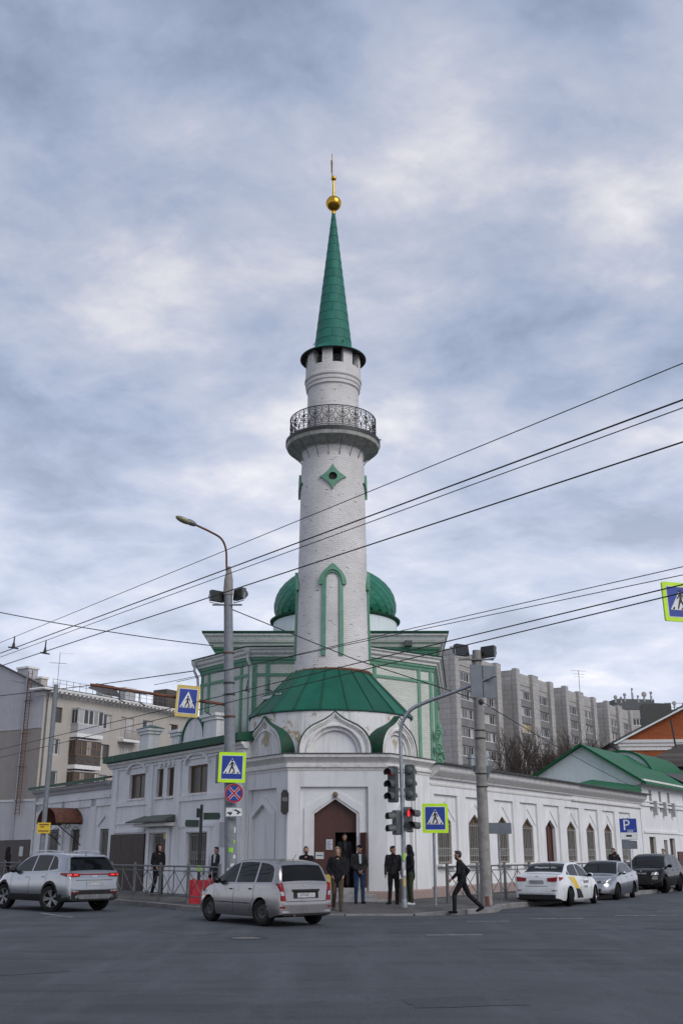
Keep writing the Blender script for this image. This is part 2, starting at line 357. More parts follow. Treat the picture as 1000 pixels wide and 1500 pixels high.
mat('balcony_soffit', (0.46, 0.46, 0.42), (0.30, 0.30, 0.275), scale=5, rough=0.9, bump=0.4, bscale=15, rust=((0.12, 0.10, 0.08), 6, 0.6, 0.7))
mat('flashing', (0.05, 0.06, 0.055), (0.08, 0.07, 0.06), scale=8, rough=0.5, metal=0.3)
mat('cornice_white', (0.72, 0.70, 0.68), (0.48, 0.46, 0.43), scale=6, rough=0.8, bump=0.3, bscale=20, lo=0.5, hi=0.75, rust=((0.24, 0.19, 0.15), 7.0, 0.66, 0.72))
mat('gold', (0.62, 0.36, 0.05), (0.50, 0.27, 0.03), scale=6, rough=0.28, metal=1.0, rust=((0.12, 0.08, 0.03), 25.0, 0.66, 0.72))
mat('iron', (0.018, 0.018, 0.02), (0.03, 0.028, 0.027), scale=10, rough=0.55)
mat('iron_grey', (0.19, 0.185, 0.185), (0.13, 0.125, 0.125), scale=8, rough=0.5, metal=0.4)
mat('fence_grey', (0.13, 0.135, 0.14), (0.10, 0.105, 0.11), scale=8, rough=0.6)
mat('grille_pale', (0.36, 0.35, 0.33), (0.27, 0.26, 0.245), scale=8, rough=0.6)
mat('canopy_grey', (0.10, 0.115, 0.095), (0.07, 0.08, 0.065), scale=5, rough=0.8, bump=0.3, bscale=12)
mat('roof_tin', (0.20, 0.205, 0.21), (0.15, 0.15, 0.155), scale=3, rough=0.6)
mat('galv', (0.34, 0.36, 0.38), (0.26, 0.28, 0.30), scale=8, rough=0.4, metal=0.7)
mat('rusty', (0.17, 0.06, 0.03), (0.09, 0.035, 0.025), scale=6, rough=0.8, bump=0.4, bscale=40)
mat('concrete', (0.28, 0.262, 0.245), (0.20, 0.187, 0.175), scale=5, rough=0.9, bump=0.4, bscale=30, rust=((0.16, 0.14, 0.13), 6, 0.58, 0.7))
mat('concrete_light', (0.42, 0.41, 0.39), (0.30, 0.29, 0.28), scale=5, rough=0.9, bump=0.4, bscale=30)
mat('pole_paint', (0.20, 0.215, 0.235), (0.16, 0.17, 0.185), scale=6, rough=0.6, bump=0.15, bscale=20, rust=((0.13, 0.11, 0.10), 5, 0.6, 0.72))
mat('kerb_stone', (0.21, 0.20, 0.20), (0.14, 0.135, 0.135), scale=4, rough=0.9, bump=0.5, bscale=25, vary=0.12)
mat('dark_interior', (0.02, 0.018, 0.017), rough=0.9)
mat('door_brown', (0.085, 0.03, 0.02), (0.06, 0.022, 0.016), scale=3, rough=0.5, stretch=(8, 8, 1))
mat('gate_brown', (0.030, 0.018, 0.015), (0.05, 0.025, 0.018), scale=3, rough=0.6)
mat('wood_frame', (0.20, 0.115, 0.055), (0.13, 0.07, 0.035), scale=5, rough=0.6, stretch=(1, 1, 0.3))
mat('white_frame', (0.62, 0.62, 0.62), rough=0.5)
mat('glass', (0.020, 0.022, 0.024), (0.035, 0.035, 0.036), scale=0.7, rough=0.08, spec=0.6)
mat('glass_dull', (0.05, 0.045, 0.04), (0.075, 0.066, 0.055), scale=2.2, rough=0.35, spec=0.3, stretch=(3, 3, 0.6))
mat('curtain', (0.42, 0.40, 0.38), (0.30, 0.285, 0.27), scale=2, rough=0.25, spec=0.5, stretch=(5, 5, 0.3), vary=0.35)
mat('amber_lit_glass', (0.45, 0.33, 0.15), (0.32, 0.22, 0.10), scale=2, rough=0.2)  # glow of a lit window put into the pane colour, no emission
mat('paper', (0.62, 0.62, 0.60), rough=0.8)
mat('paper_green', (0.30, 0.62, 0.06), rough=0.8)
mat('yellow', (0.72, 0.50, 0.03), (0.62, 0.42, 0.03), rough=0.5)
mat('cream_yellow', (0.62, 0.46, 0.13), (0.52, 0.38, 0.10), rough=0.5)
mat('lime', (0.50, 0.78, 0.01), (0.44, 0.70, 0.01), rough=0.45, emit=0.06)
mat('blue', (0.012, 0.045, 0.30), (0.010, 0.038, 0.26), rough=0.4)
mat('sign_white', (0.74, 0.74, 0.74), rough=0.5)
mat('sign_black', (0.012, 0.012, 0.012), rough=0.5)
mat('sign_red', (0.42, 0.012, 0.018), rough=0.4)
mat('sign_back', (0.13, 0.15, 0.172), (0.11, 0.125, 0.145), rough=0.55, metal=0.3, scale=3)
mat('street_green', (0.028, 0.055, 0.042), rough=0.5)
mat('barrier_red', (0.40, 0.010, 0.020), (0.32, 0.008, 0.016), scale=3, rough=0.4)
mat('wire', (0.012, 0.012, 0.013), rough=0.6)
mat('silver', (0.36, 0.37, 0.385), (0.335, 0.345, 0.36), scale=60, rough=0.2, metal=0.95, coat=0.5, rust=((0.15, 0.145, 0.14), 3.5, 0.6, 0.85))
mat('silver_beige', (0.34, 0.325, 0.325), (0.315, 0.30, 0.30), scale=60, rough=0.24, metal=0.92, coat=0.4, rust=((0.17, 0.16, 0.15), 3.0, 0.55, 0.85))
mat('car_white', (0.68, 0.69, 0.71), (0.60, 0.60, 0.61), scale=3, rough=0.25, coat=0.6, rust=((0.34, 0.33, 0.32), 3.5, 0.6, 0.85))
mat('car_dark', (0.004, 0.0035, 0.004), (0.006, 0.0055, 0.006), scale=3, rough=0.12, spec=0.2)
mat('black_plastic', (0.012, 0.012, 0.013), (0.020, 0.0195, 0.019), scale=5, rough=0.7, spec=0.25)
mat('tyre', (0.010, 0.010, 0.011), (0.018, 0.0175, 0.017), scale=8, rough=0.9, spec=0.2, bump=0.3, bscale=60)
mat('rim', (0.30, 0.30, 0.31), (0.20, 0.20, 0.20), scale=8, rough=0.35, metal=0.8)
mat('rim_dark', (0.035, 0.035, 0.037), (0.06, 0.058, 0.055), scale=8, rough=0.5, metal=0.3)
mat('tail_red', (0.22, 0.005, 0.008), (0.17, 0.004, 0.006), scale=5, rough=0.2, spec=0.3, coat=0.15)
mat('tail_lit', (1.0, 0.05, 0.02), (1.0, 0.04, 0.02), rough=0.2, emit=0.35)
mat('headlamp', (0.48, 0.49, 0.50), (0.20, 0.20, 0.21), scale=16, rough=0.1, metal=0.4, coat=1.0)
mat('amber', (0.6, 0.17, 0.01), rough=0.25)
mat('chrome', (0.6, 0.6, 0.62), rough=0.15, metal=1.0)
mat('car_glass', (0.004, 0.005, 0.006), (0.007, 0.008, 0.009), scale=1.5, rough=0.02, spec=0.22)
mat('skin', (0.40, 0.22, 0.155), (0.34, 0.18, 0.13), scale=20, rough=0.55)
mat('hair', (0.014, 0.011, 0.010), (0.03, 0.022, 0.018), scale=60, rough=0.6, bump=0.5, bscale=120)
mat('cloth_black', (0.012, 0.012, 0.014), (0.022, 0.022, 0.025), scale=9, rough=0.9, spec=0.08, bump=1.0, bscale=11)
mat('cloth_charcoal', (0.028, 0.028, 0.032), (0.045, 0.045, 0.05), scale=9, rough=0.9, spec=0.08, bump=1.0, bscale=11)
mat('leather', (0.014, 0.013, 0.013), (0.028, 0.026, 0.026), scale=9, rough=0.5, spec=0.2, bump=0.6, bscale=16)
mat('cloth_brown', (0.095, 0.075, 0.055), (0.065, 0.05, 0.038), scale=9, rough=0.9, spec=0.08, bump=1.0, bscale=11)
mat('cloth_tan', (0.22, 0.17, 0.12), (0.16, 0.12, 0.09), scale=9, rough=0.9, spec=0.08, bump=1.0, bscale=11)
mat('denim', (0.020, 0.038, 0.085), (0.035, 0.055, 0.10), scale=7, rough=0.9, spec=0.08, bump=1.0, bscale=11)
mat('cloth_green', (0.028, 0.038, 0.022), (0.04, 0.052, 0.03), scale=9, rough=0.9, spec=0.08, bump=1.0, bscale=11)
mat('cloth_white', (0.55, 0.56, 0.58), (0.45, 0.46, 0.48), scale=9, rough=0.9, spec=0.08)
mat('bark', (0.055, 0.042, 0.034), (0.085, 0.066, 0.055), scale=8, rough=0.95)
mat('slate', (0.055, 0.055, 0.062), (0.085, 0.08, 0.08), scale=5, rough=0.85, bump=0.4, bscale=8, stretch=(1, 1, 4))
mat('old_wood', (0.10, 0.085, 0.075), (0.05, 0.04, 0.035), scale=5, rough=0.95, stretch=(1, 8, 1), vary=0.3)
mat('lamp_glass', (0.30, 0.27, 0.16), (0.22, 0.20, 0.12), rough=0.2)
mat('red_lit', (1.0, 0.03, 0.04), rough=0.4, emit=1.0)
mat('lens_red', (0.34, 0.012, 0.014), rough=0.25)
mat('lens_dark', (0.014, 0.014, 0.014), rough=0.25)
mat('signal_grey', (0.055, 0.065, 0.068), (0.08, 0.09, 0.092), rough=0.6)
mat('paint_line', (0.38, 0.38, 0.39), (0.12, 0.12, 0.125), scale=7, rough=0.8, lo=0.36, hi=0.6)
mat('paint_line_yellow', (0.20, 0.16, 0.085), (0.085, 0.08, 0.07), scale=7, rough=0.8, lo=0.36, hi=0.6)
def asphalt(name, base, light, rough=0.85):
    m = bpy.data.materials.new(name); m.use_nodes = True; nt = m.node_tree; MT[name] = m
    p = nt.nodes['Principled BSDF']; p.inputs['Specular IOR Level'].default_value = 0.25
    tc = N(nt, 'ShaderNodeTexCoord')
    def noise(s, d=6, ro=0.6, st=(1, 1, 1), rz=0):
        mp = N(nt, 'ShaderNodeMapping'); L(nt, tc.outputs['Object'], mp.inputs[0]); mp.inputs['Scale'].default_value = st; mp.inputs['Rotation'].default_value = (0, 0, rz)
        n = N(nt, 'ShaderNodeTexNoise'); L(nt, mp.outputs[0], n.inputs['Vector']); n.inputs['Scale'].default_value = s; n.inputs['Detail'].default_value = d; n.inputs['Roughness'].default_value = ro
        return n.outputs[0]
    def mixv(a, b, f, lo, hi, mul=1.0):
        r = N(nt, 'ShaderNodeMapRange'); L(nt, f, r.inputs[0]); r.inputs[1].default_value = lo; r.inputs[2].default_value = hi; r.inputs[4].default_value = mul
        x = N(nt, 'ShaderNodeMix', data_type='RGBA'); L(nt, r.outputs[0], x.inputs['Factor'])
        if isinstance(a, tuple): x.inputs['A'].default_value = (*a, 1)
        else: L(nt, a, x.inputs['A'])
        x.inputs['B'].default_value = (*b, 1); return x.outputs['Result']
    c = mixv(base, light, noise(0.35, 5), 0.4, 0.62)
    c = mixv(c, tuple(v * 0.62 for v in base), noise(0.5, 6, 0.6, (0.35, 2.2, 1), R(-4)), 0.5, 0.72, 0.9)   # tyre wear bands along the crossing traffic
    c = mixv(c, tuple(v * 1.25 for v in light), noise(0.42, 6, 0.6, (2.4, 0.4, 1), R(34)), 0.5, 0.7, 0.9)
    c = mixv(c, tuple(v * 0.5 for v in base), noise(1.1, 9, 0.75), 0.68, 0.74, 0.5)       # oil stains
    c = mixv(c, tuple(v * 2.3 for v in light), noise(38, 3, 0.7), 0.56, 0.74, 0.75)         # aggregate
    c = mixv(c, tuple(v * 0.4 for v in base), noise(27, 3, 0.7), 0.55, 0.72, 0.75)
    vo = N(nt, 'ShaderNodeTexVoronoi', feature='DISTANCE_TO_EDGE'); 
    wv = N(nt, 'ShaderNodeTexNoise'); L(nt, tc.outputs['Object'], wv.inputs['Vector']); wv.inputs['Scale'].default_value = 1.2; wv.inputs['Detail'].default_value = 6
    ad = N(nt, 'ShaderNodeMix', data_type='VECTOR'); ad.inputs['Factor'].default_value = 0.75; L(nt, tc.outputs['Object'], ad.inputs['A']); L(nt, wv.outputs['Color'], ad.inputs['B'])
    L(nt, ad.outputs['Result'], vo.inputs['Vector']); vo.inputs['Scale'].default_value = 0.8
    iv = N(nt, 'ShaderNodeMath', operation='SUBTRACT'); iv.inputs[0].default_value = 1.0; L(nt, vo.outputs['Distance'], iv.inputs[1])
    c = mixv(c, tuple(v * 0.4 for v in base), iv.outputs[0], 0.993, 0.998, 0.3)
    L(nt, c, p.inputs['Base Color'])
    r = N(nt, 'ShaderNodeMapRange'); L(nt, noise(0.6, 5), r.inputs[0]); r.inputs[1].default_value = 0.3; r.inputs[2].default_value = 0.7; r.inputs[3].default_value = rough - 0.14; r.inputs[4].default_value = rough + 0.08
    L(nt, r.outputs[0], p.inputs['Roughness'])
    b = N(nt, 'ShaderNodeBump'); b.inputs['Strength'].default_value = 0.7; b.inputs['Distance'].default_value = 0.012
    L(nt, noise(55, 4, 0.7), b.inputs['Height'])
    b2 = N(nt, 'ShaderNodeBump'); b2.inputs['Strength'].default_value = 0.5; b2.inputs['Distance'].default_value = 0.05
    L(nt, noise(1.5, 5, 0.6), b2.inputs['Height']); L(nt, b.outputs[0], b2.inputs['Normal']); L(nt, b2.outputs[0], p.inputs['Normal'])
    return m
asphalt('asphalt', (0.060, 0.065, 0.073), (0.075, 0.080, 0.090))
asphalt('asphalt_patch', (0.066, 0.070, 0.078), (0.080, 0.084, 0.093))
asphalt('asphalt_new', (0.053, 0.057, 0.064), (0.067, 0.071, 0.080))
asphalt('pavement', (0.085, 0.080, 0.078), (0.115, 0.11, 0.107), 0.9)
# ------------------------------------------------------------------ frames of the two streets
CL = Vector((-1.84, 36.3, 0)); DL = Vector((-0.571, 0.821, 0)); NL = Vector((-0.821, -0.571, 0))
CR = Vector((1.54, 36.3, 0)); DR = Vector((0.54, 0.8417, 0)); NR = Vector((0.8417, -0.54, 0))
RZL = math.atan2(-DL.y, -DL.x); RZR = math.atan2(DR.y, DR.x)   # local x runs along the wall, -y is the street side
_f = 1500.0; _th = math.atan2(1, 3); _c, _s = math.cos(_th), math.sin(_th)
def at(x, y, D):      # measured photograph pixel + distance -> place
    a, b = (x - 500) / _f, (750 - y) / _f
    t = D / (_c - b * _s)
    return Vector((a * t, D, 1.65 + (_s + b * _c) * t))
# ------------------------------------------------------------------ windows (shared by all buildings)
WC = {}
def window(parent, x0, x1, z0, z1, y, kind='rect', sh=None, cols=2, rows=1, fm='wood_frame', pm='glass_dull', grille=None, sill=None, fw=0.06, name='window'):
    w, h = round(x1 - x0, 3), round(z1 - z0, 3); s_ = None if sh is None else round(sh - z0, 3)
    key = (w, h, kind, s_, cols, rows, fm, pm, grille, fw)
    if key not in WC:
        def outl(i):
            a, b, c = i, w - i, i
            if kind == 'rect': return [(a, c), (a, h - i), (b, h - i), (b, c)]
            if kind == 'point': return [(a, c), (a, s_ - i * 0.4), (w / 2, h - i * 1.2), (b, s_ - i * 0.4), (b, c)]
            return [(a, c)] + [(w / 2 - (w / 2 - i) * math.cos(t * PI / 8), s_ + (h - s_ - i) * math.sin(t * PI / 8)) for t in range(9)] + [(b, c)]
        m = MB(); m.band(outl(0), outl(fw), 0, 0.07, closed=True)
        top = h if kind == 'rect' else s_
        for i in range(1, cols):
            u = w * i / cols; m.box(u - fw * 0.4, u + fw * 0.4, 0.005, 0.06, fw, (h - fw) if kind == 'rect' else min(h - fw * 1.5, s_ + (h - s_) * 0.9 * (1 - abs(u - w / 2) / (w / 2))))
        for j in range(1, rows + 1 if kind != 'rect' else rows):
            v = top * j / rows; m.box(fw, w - fw, 0.008, 0.055, v - fw * 0.4, v + fw * 0.4)
        fr = m.mesh(name, MT[fm])
        if isinstance(pm, tuple):      # several lights, some with drawn curtains
            pa = []; ns = max(cols, 1)
            for i in range(ns): pa.append(MB().box(fw * .5 + (w - fw) * i / ns, fw * .5 + (w - fw) * (i + 1) / ns, .035, .045, fw * .5, h - fw * .5).mesh('pane', MT[pm[i % len(pm)]]))
        else: p = MB(); p.prism(outl(fw * 0.5), 0.035, 0.045); pa = [p.mesh('pane', MT[pm])]
        g = None
        if grille:
            q = MB(); n = max(3, int(w / 0.15)); 
            for i in range(n):
                u = w * (i + 0.5) / n; q.box(u - 0.011, u + 0.011, -0.085, -0.065, 0.02, (h if kind == 'rect' else s_) - 0.02)
            for v in (0.06, 0.28, 0.55, (h if kind == 'rect' else s_) - 0.08): q.box(0, w, -0.09, -0.07, v * h / max(h, 1.0) - 0.011 if v < 0.3 else v - 0.011, v + 0.011)
            for i in range(n - 1):
                u = w * (i + 1) / n; q.tube([(u + 0.05 * math.cos(t * PI / 4), -0.075, 0.42 + 0.1 * math.sin(t * PI / 4)) for t in range(8)], 0.008, 4, closed=True)
            g = q.mesh('grille', MT['grille_pale' if grille == 'light' else 'iron'])
        WC[key] = (fr, pa, g)
    fr, pa, g = WC[key]
    o = inst(name, fr, parent, (x0, y, z0)); 
    for pa_ in pa: inst('pane', pa_, o)
    if g: inst('grille', g, o)
    if sill:
        k = (w, 'sill', sill)
        if k not in WC: WC[k] = MB().box(-0.1, w + 0.1, -sill, 0.0, -0.09, -0.005).mesh('sill', MT['cornice_white'])
        inst('sill', WC[k], o)
    return o
# ------------------------------------------------------------------ ground
def ground():
    m = MB(); X = [-1500, -400, -120] + list(range(-60, 61, 6)) + [120, 400, 1500]; Y = [-600, -100, -30] + list(range(-12, 121, 6)) + [200, 500, 1200, 4000]
    for y in Y:
        for x in X: m.v.append((x, y, 0.0))
    n = len(X)
    for j in range(len(Y) - 1):
        for i in range(n - 1): m.f.append([j * n + i, j * n + i + 1, (j + 1) * n + i + 1, (j + 1) * n + i]); m.m.append(0)
    o = m.build('road', MT['asphalt']); tag(o, kind='structure')
ground()
KO = 4.0; KOR = 4.0
kerb_path = [tuple((CL + NL * KO + DL * u)[:2]) for u in (60, 40, 25, 15, 10, 6, 3, 1)] + \
            [(-4.3, 32.9), (-3.2, 31.7), (-1.7, 30.9), (0.1, 30.5), (2.0, 30.6), (3.5, 31.3), (4.5, 32.4)] + \
            [tuple((CR + NR * KOR + DR * u)[:2]) for u in (0, 2.5, 6, 10, 16, 25, 40, 60)]
def kz(p):   # kerb dropped at the crossing in front of the door
    d = math.hypot(p[0] - 0.2, p[1] - 30.6); return 0.05 + 0.09 * min(1, max(0, (d - 2.2) / 1.5))
def pavement():
    dense = []
    for a, b in zip(kerb_path, kerb_path[1:]):
        n = max(1, int(math.hypot(b[0] - a[0], b[1] - a[1]) / 1.0))
        for i in range(n): dense.append((a[0] + (b[0] - a[0]) * i / n, a[1] + (b[1] - a[1]) * i / n))
    dense.append(kerb_path[-1])
    m = MB(); K = 8; vs = []
    ic = [i for i, p in enumerate(dense) if p[1] < 34.4 and -4.7 < p[0] < 5.0]
    for i, p in enumerate(dense):
        if i < ic[0]: e = Vector((p[0] - NL.x * (KO + .6), p[1] - NL.y * (KO + .6)))
        elif i > ic[-1]: e = Vector((p[0] - NR.x * (KOR + .6), p[1] - NR.y * (KOR + .6)))
        else:
            f = (i - ic[0]) / (ic[-1] - ic[0]); e = Vector((-1.9 + 3.4 * f, 37.0))
        for k in range(K + 1):
            t = k / K; vs.append((p[0] + (e.x - p[0]) * t, p[1] + (e.y - p[1]) * t, kz(p) + (0.16 - kz(p)) * min(1, t * 2.2)))
    n = len(dense)
    m.add(vs, [(i * (K + 1) + k, (i + 1) * (K + 1) + k, (i + 1) * (K + 1) + k + 1, i * (K + 1) + k + 1) for i in range(n - 1) for k in range(K)])
    tag(m.build('pavement', MT['pavement'], smooth=True), kind='structure')
    kb = empty('kerb'); tag(kb, kind='structure')
    s = MB().add([(-.49, -.09, -.2), (.49, -.09, -.2), (.49, .09, -.2), (-.49, .09, -.2), (-.49, -.085, -.015), (.49, -.085, -.015), (.49, -.07, 0), (-.49, -.07, 0), (.49, .09, 0), (-.49, .09, 0)],
                 [(0, 1, 5, 4), (4, 5, 6, 7), (7, 6, 8, 9), (9, 8, 2, 3), (0, 4, 7, 9, 3), (1, 2, 8, 6, 5)]).mesh('kerbstone', MT['kerb_stone'])
    for a, b in zip(dense, dense[1:]):
        l = math.hypot(b[0] - a[0], b[1] - a[1]); c = ((a[0] + b[0]) / 2, (a[1] + b[1]) / 2)
        ang = math.atan2(b[1] - a[1], b[0] - a[0])
        inst('kerbstone', s, kb, (c[0], c[1], (kz(a) + kz(b)) / 2 + 0.006 + random.uniform(-.006, .006)), (random.uniform(-.02, .02), -math.atan2(kz(b) - kz(a), l), ang + random.uniform(-.008, .008)), (l / 0.99, 1, 1))
    # worn road paint
    for k, (u0, u1, off, wd, mt) in enumerate([(2, 5.2, 9.6, .12, 'paint_line'), (7.5, 10.5, 9.6, .12, 'paint_line'), (0.3, 2.2, 11.4, .14, 'paint_line_yellow'), (-2.2, 0.4, 8.1, .12, 'paint_line')]):
        o = CL + NL * off + DL * u0; m = MB(); e = DL * (u1 - u0); q = NL * wd
        m.quad(*[(v.x, v.y, 0.004) for v in (o, o + e, o + e + q, o + q)]); tag(m.build('lane_marking', MT[mt]), kind='structure')
    for k, (x, y, wd, ln) in enumerate([(3.2, 28.0, 1.1, .3), (5.0, 29.2, 1.5, .35), (1.8, 23.4, 1.2, .3), (7.6, 30.6, 1.8, .3), (9.5, 33.0, 1.5, .3)]):
        tag(MB().quad((x, y, .004), (x + wd, y + .12, .004), (x + wd, y + .12 + ln * .5, .004), (x, y + ln * .5, .004)).build('crossing_stripe', MT['paint_line']), kind='structure')
    mh = empty('manhole_cover', (-1.95, 22.7, 0), 0, 'round cast iron manhole cover set in the asphalt', 'manhole')
    MB().lathe([(0.0, 0.006), (0.30, 0.006), (0.31, 0.004)], 28).build('lid', MT['iron_grey'], mh)
    MB().lathe([(0.33, 0.002), (0.33, 0.012), (0.42, 0.012), (0.44, 0.002)], 28).build('rim', MT['iron'], mh)
pavement()
def road_patches():
    rnd = random.Random(3)
    for k, (x, y, a, b, rz) in enumerate(((-5.5, 17.5, 1.6, 3.4, .5), (3.8, 20.5, 2.6, 1.1, -.1), (8.2, 26.2, 1.4, 2.4, -.55), (-3.4, 24.2, .9, 1.7, .6), (1.4, 13.2, 1.3, .8, .2), (-9.5, 27.5, 1.2, 3.2, .62), (5.6, 15.0, .7, 2.2, -.3))):
        pts = []
        for i in range(16):
            q = 2 * PI * i / 16; c, s = math.cos(q), math.sin(q); m_ = max(abs(c), abs(s)); u, v = a / 2 * c / m_ + rnd.uniform(-.06, .06), b / 2 * s / m_ + rnd.uniform(-.06, .06)
            pts.append((x + u * math.cos(rz) - v * math.sin(rz), y + u * math.sin(rz) + v * math.cos(rz), .004))
        tag(MB().quad(*pts).build('road_patch', MT['asphalt_patch' if k % 2 else 'asphalt_new']), kind='structure')
road_patches()
# ------------------------------------------------------------------ minaret
MX, MY = -0.36, 40.0
def minaret():
    t = empty('minaret', (MX, MY, 0), 0, 'tall round white brick minaret with green spire and wrought iron balcony', 'tower')
    sh = MB(); sh.lathe([(1.60, 4.6), (1.52, 7.6), (1.475, 8.5), (1.39, 12.1), (1.31, 16.8), (1.27, 17.75)], 64)
    sh.build('shaft', MT['brick_white'], t, smooth=True, uv='cyl')
    MB().lathe([(1.56, 8.20), (1.58, 8.26), (1.53, 8.31), (1.47, 8.32)], 64).build('base_flashing', MT['rusty'], t, smooth=True)
    up = MB(); up.lathe([(1.10, 18.0), (1.085, 20.35)], 56)
    up.build('upper_shaft', MT['brick_white'], t, smooth=True, uv='cyl')
    md = MB(); md.lathe([(1.085, 20.32), (1.15, 20.38), (1.15, 20.47), (1.13, 20.50), (1.18, 20.56), (1.18, 20.66), (1.16, 20.69), (1.22, 20.76), (1.22, 20.86), (1.19, 20.90)], 56)
    md.build('moulding', MT['brick_white'], t, smooth=30, uv='cyl')
    # lantern with openings
    ln = MB(); n = 8; ow = 0.20
    ln.lathe([(1.19, 20.90), (1.18, 21.28)], 56); ln.lathe([(0.92, 21.28), (1.18, 21.28)], 56)
    for k in range(n):
        a = 2 * PI * (k + 0.5) / n - PI / 2 + 0.19
        ln.lathe([(1.18, 21.28), (1.16, 22.0)], 8, a0=a - PI / n + ow, a1=a + PI / n - ow)
        ln.lathe([(0.86, 21.28), (0.86, 22.0)], 8, a0=a - PI / n + ow, a1=a + PI / n - ow)
        for e in (a - PI / n + ow, a + PI / n - ow):
            ln.quad(*[(r * math.cos(e), r * math.sin(e), z) for r, z in ((1.18, 21.28), (0.86, 21.28), (0.86, 22.0), (1.16, 22.0))])
    ln.build('lantern', MT['brick_white'], t, smooth=30, uv='cyl')
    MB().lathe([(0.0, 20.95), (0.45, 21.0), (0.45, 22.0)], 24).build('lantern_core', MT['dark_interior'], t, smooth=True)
    for k in range(8):
        a = 2 * PI * k / 8 - PI / 2 + 0.19; c = Vector((math.cos(a), math.sin(a), 0))
        hn = MB(); hn.lathe([(0.03, -0.2), (0.05, 0.0), (0.10, 0.12), (0.17, 0.22), (0.175, 0.235), (0.15, 0.2), (0.05, 0.05), (0.05, 0.16), (0.0, 0.18)], 16)
        o = hn.build('loudspeaker', MT['signal_grey'], t, smooth=True)
        o.location = (c.x * 0.72, c.y * 0.72, 21.62); o.rotation_euler = (c + Vector((0, 0, -0.15))).to_track_quat('Z', 'Y').to_euler()
    # spire eave
    ev = MB(); ev.lathe([(0.86, 22.36), (1.05, 22.16), (1.42, 21.93), (1.425, 21.89), (1.40, 21.88)], 56)
    e = ev.build('spire_eave', MT['spire_green'], t, smooth=25)
    MB().lathe([(1.41, 21.885), (1.10, 22.02), (0.5, 22.05)], 56).build('soffit', MT['old_wood'], e, smooth=25)
    rf = MB()
    for k in range(28):
        a = 2 * PI * k / 28; c, s = math.cos(a), math.sin(a)
        rf.tube([(c * 1.05, s * 1.05, 22.03), (c * 1.39, s * 1.39, 21.87)], 0.02, 4)
    rf.build('soffit_batten', MT['old_wood'], e)['kind'] = 'stuff'
    # spire sheets, row by row
    sp = empty('spire', (0, 0, 22.25), 0, parent=t)
    z0, z1, r0, r1 = 0.0, 7.15, 0.83, 0.062; rows = 16
    for j in range(rows):
        a, b = j / rows, (j + 1) / rows; za, zb = z0 + (z1 - z0) * a, z0 + (z1 - z0) * b
        ra, rb = r0 + (r1 - r0) * a, r0 + (r1 - r0) * b; ns = 9 if j < 6 else (7 if j < 11 else 4)
        gp = 0.004 / max(ra, .1); g = MB(); sg = 6
        ring = lambda r, z: [(r * math.cos(gp + (2 * PI / ns - 2 * gp) * i / sg), r * math.sin(gp + (2 * PI / ns - 2 * gp) * i / sg), z) for i in range(sg + 1)]
        vs = ring(ra + 0.016, za - 0.015) + ring(rb + 0.004, zb - 0.008) + ring(ra - 0.01, za - 0.015); q = sg + 1
        g.add(vs, [(i, i + 1, q + i + 1, q + i) for i in range(sg)] + [(2 * q + i, 2 * q + i + 1, i + 1, i) for i in range(sg)])
        me = g.mesh('sheet_panel', MT['spire_green'], smooth=True)
        for k in range(ns): inst('sheet_panel', me, sp, (0, 0, 0), (0, 0, 2 * PI * (k + (j % 2) * 0.5 + 0.17 * j) / ns))
    MB().lathe([(0.81, 0.0), (0.045, 7.12)], 36).build('under_cone', MT['flashing'], sp, smooth=True)
    for k in range(4):
        a = k * PI / 2 + 0.5; MB().tube([(0.9 * math.cos(a) + .06 * math.cos(b) * math.cos(a), 0.9 * math.sin(a) + .06 * math.cos(b) * math.sin(a), 0.16 + .07 * math.sin(b)) for b in [i * PI / 5 - .4 for i in range(8)]], 0.018, 5).build('hook', MT['spire_green'], sp)
    fn = empty('finial', (0, 0, 29.4), 0, parent=t)
    MB().lathe([(0.085, -0.1), (0.085, 0.02), (0.11, 0.06), (0.085, 0.12)], 16).build('collar', MT['gold'], fn, smooth=True)
    b = MB(); b.ball((0, 0, 0.47), 0.355, 32); b.build('large_ball', MT['gold'], fn, smooth=60)
    MB().tube([(0, 0, 0.8), (0, 0, 1.75)], [0.06, 0.045], 10).build('stem', MT['gold'], fn, smooth=True)
    b = MB(); b.ball((0, 0, 1.82), 0.125, 20); b.build('small_ball', MT['gold'], fn, smooth=60)
    # crescent seen edge-on
    cr = MB(); pts = []; A = [R(-62 + 304 * i / 28) for i in range(29)]
    O = [(0.50 * math.sin(q - R(90)), 2.62 - 0.50 * math.cos(q - R(90)) * -1) for q in A]
    for i in range(28):
        q0, q1 = -PI / 2 - R(150) + R(300) * i / 28, -PI / 2 - R(150) + R(300) * (i + 1) / 28
        def rr(q): return 0.44, 0.44 - 0.12 * math.cos((q + PI / 2) * 0.6) 
        for (qa, qb) in ((q0, q1),):
            (oa, ia), (ob, ib) = rr(qa), rr(qb)
            P = [(oa * math.cos(qa), oa * math.sin(qa)), (ob * math.cos(qb), ob * math.sin(qb)), (ib * math.cos(qb), ib * math.sin(qb)), (ia * math.cos(qa), ia * math.sin(qa))]
            cr.add([(-.018, u, 2.62 + v) for u, v in P] + [(.018, u, 2.62 + v) for u, v in P], [(0, 1, 2, 3), (7, 6, 5, 4), (0, 4, 5, 1), (2, 6, 7, 3)])
    cr.tube([(0, 0, 1.9), (0, 0, 2.2)], 0.028, 8)
    c = cr.build('crescent', MT['gold'], fn); c.rotation_euler = (0, R(-2), R(3))
    # balcony
    bl = empty('balcony', (0, 0, 17.7), 0, parent=t)
    MB().lathe([(1.27, -0.26), (1.31, -0.17), (1.40, -0.13), (1.70, -0.06), (1.92, 0.02), (1.97, 0.18)], 64).build('corbel', MT['balcony_soffit'], bl, smooth=25)
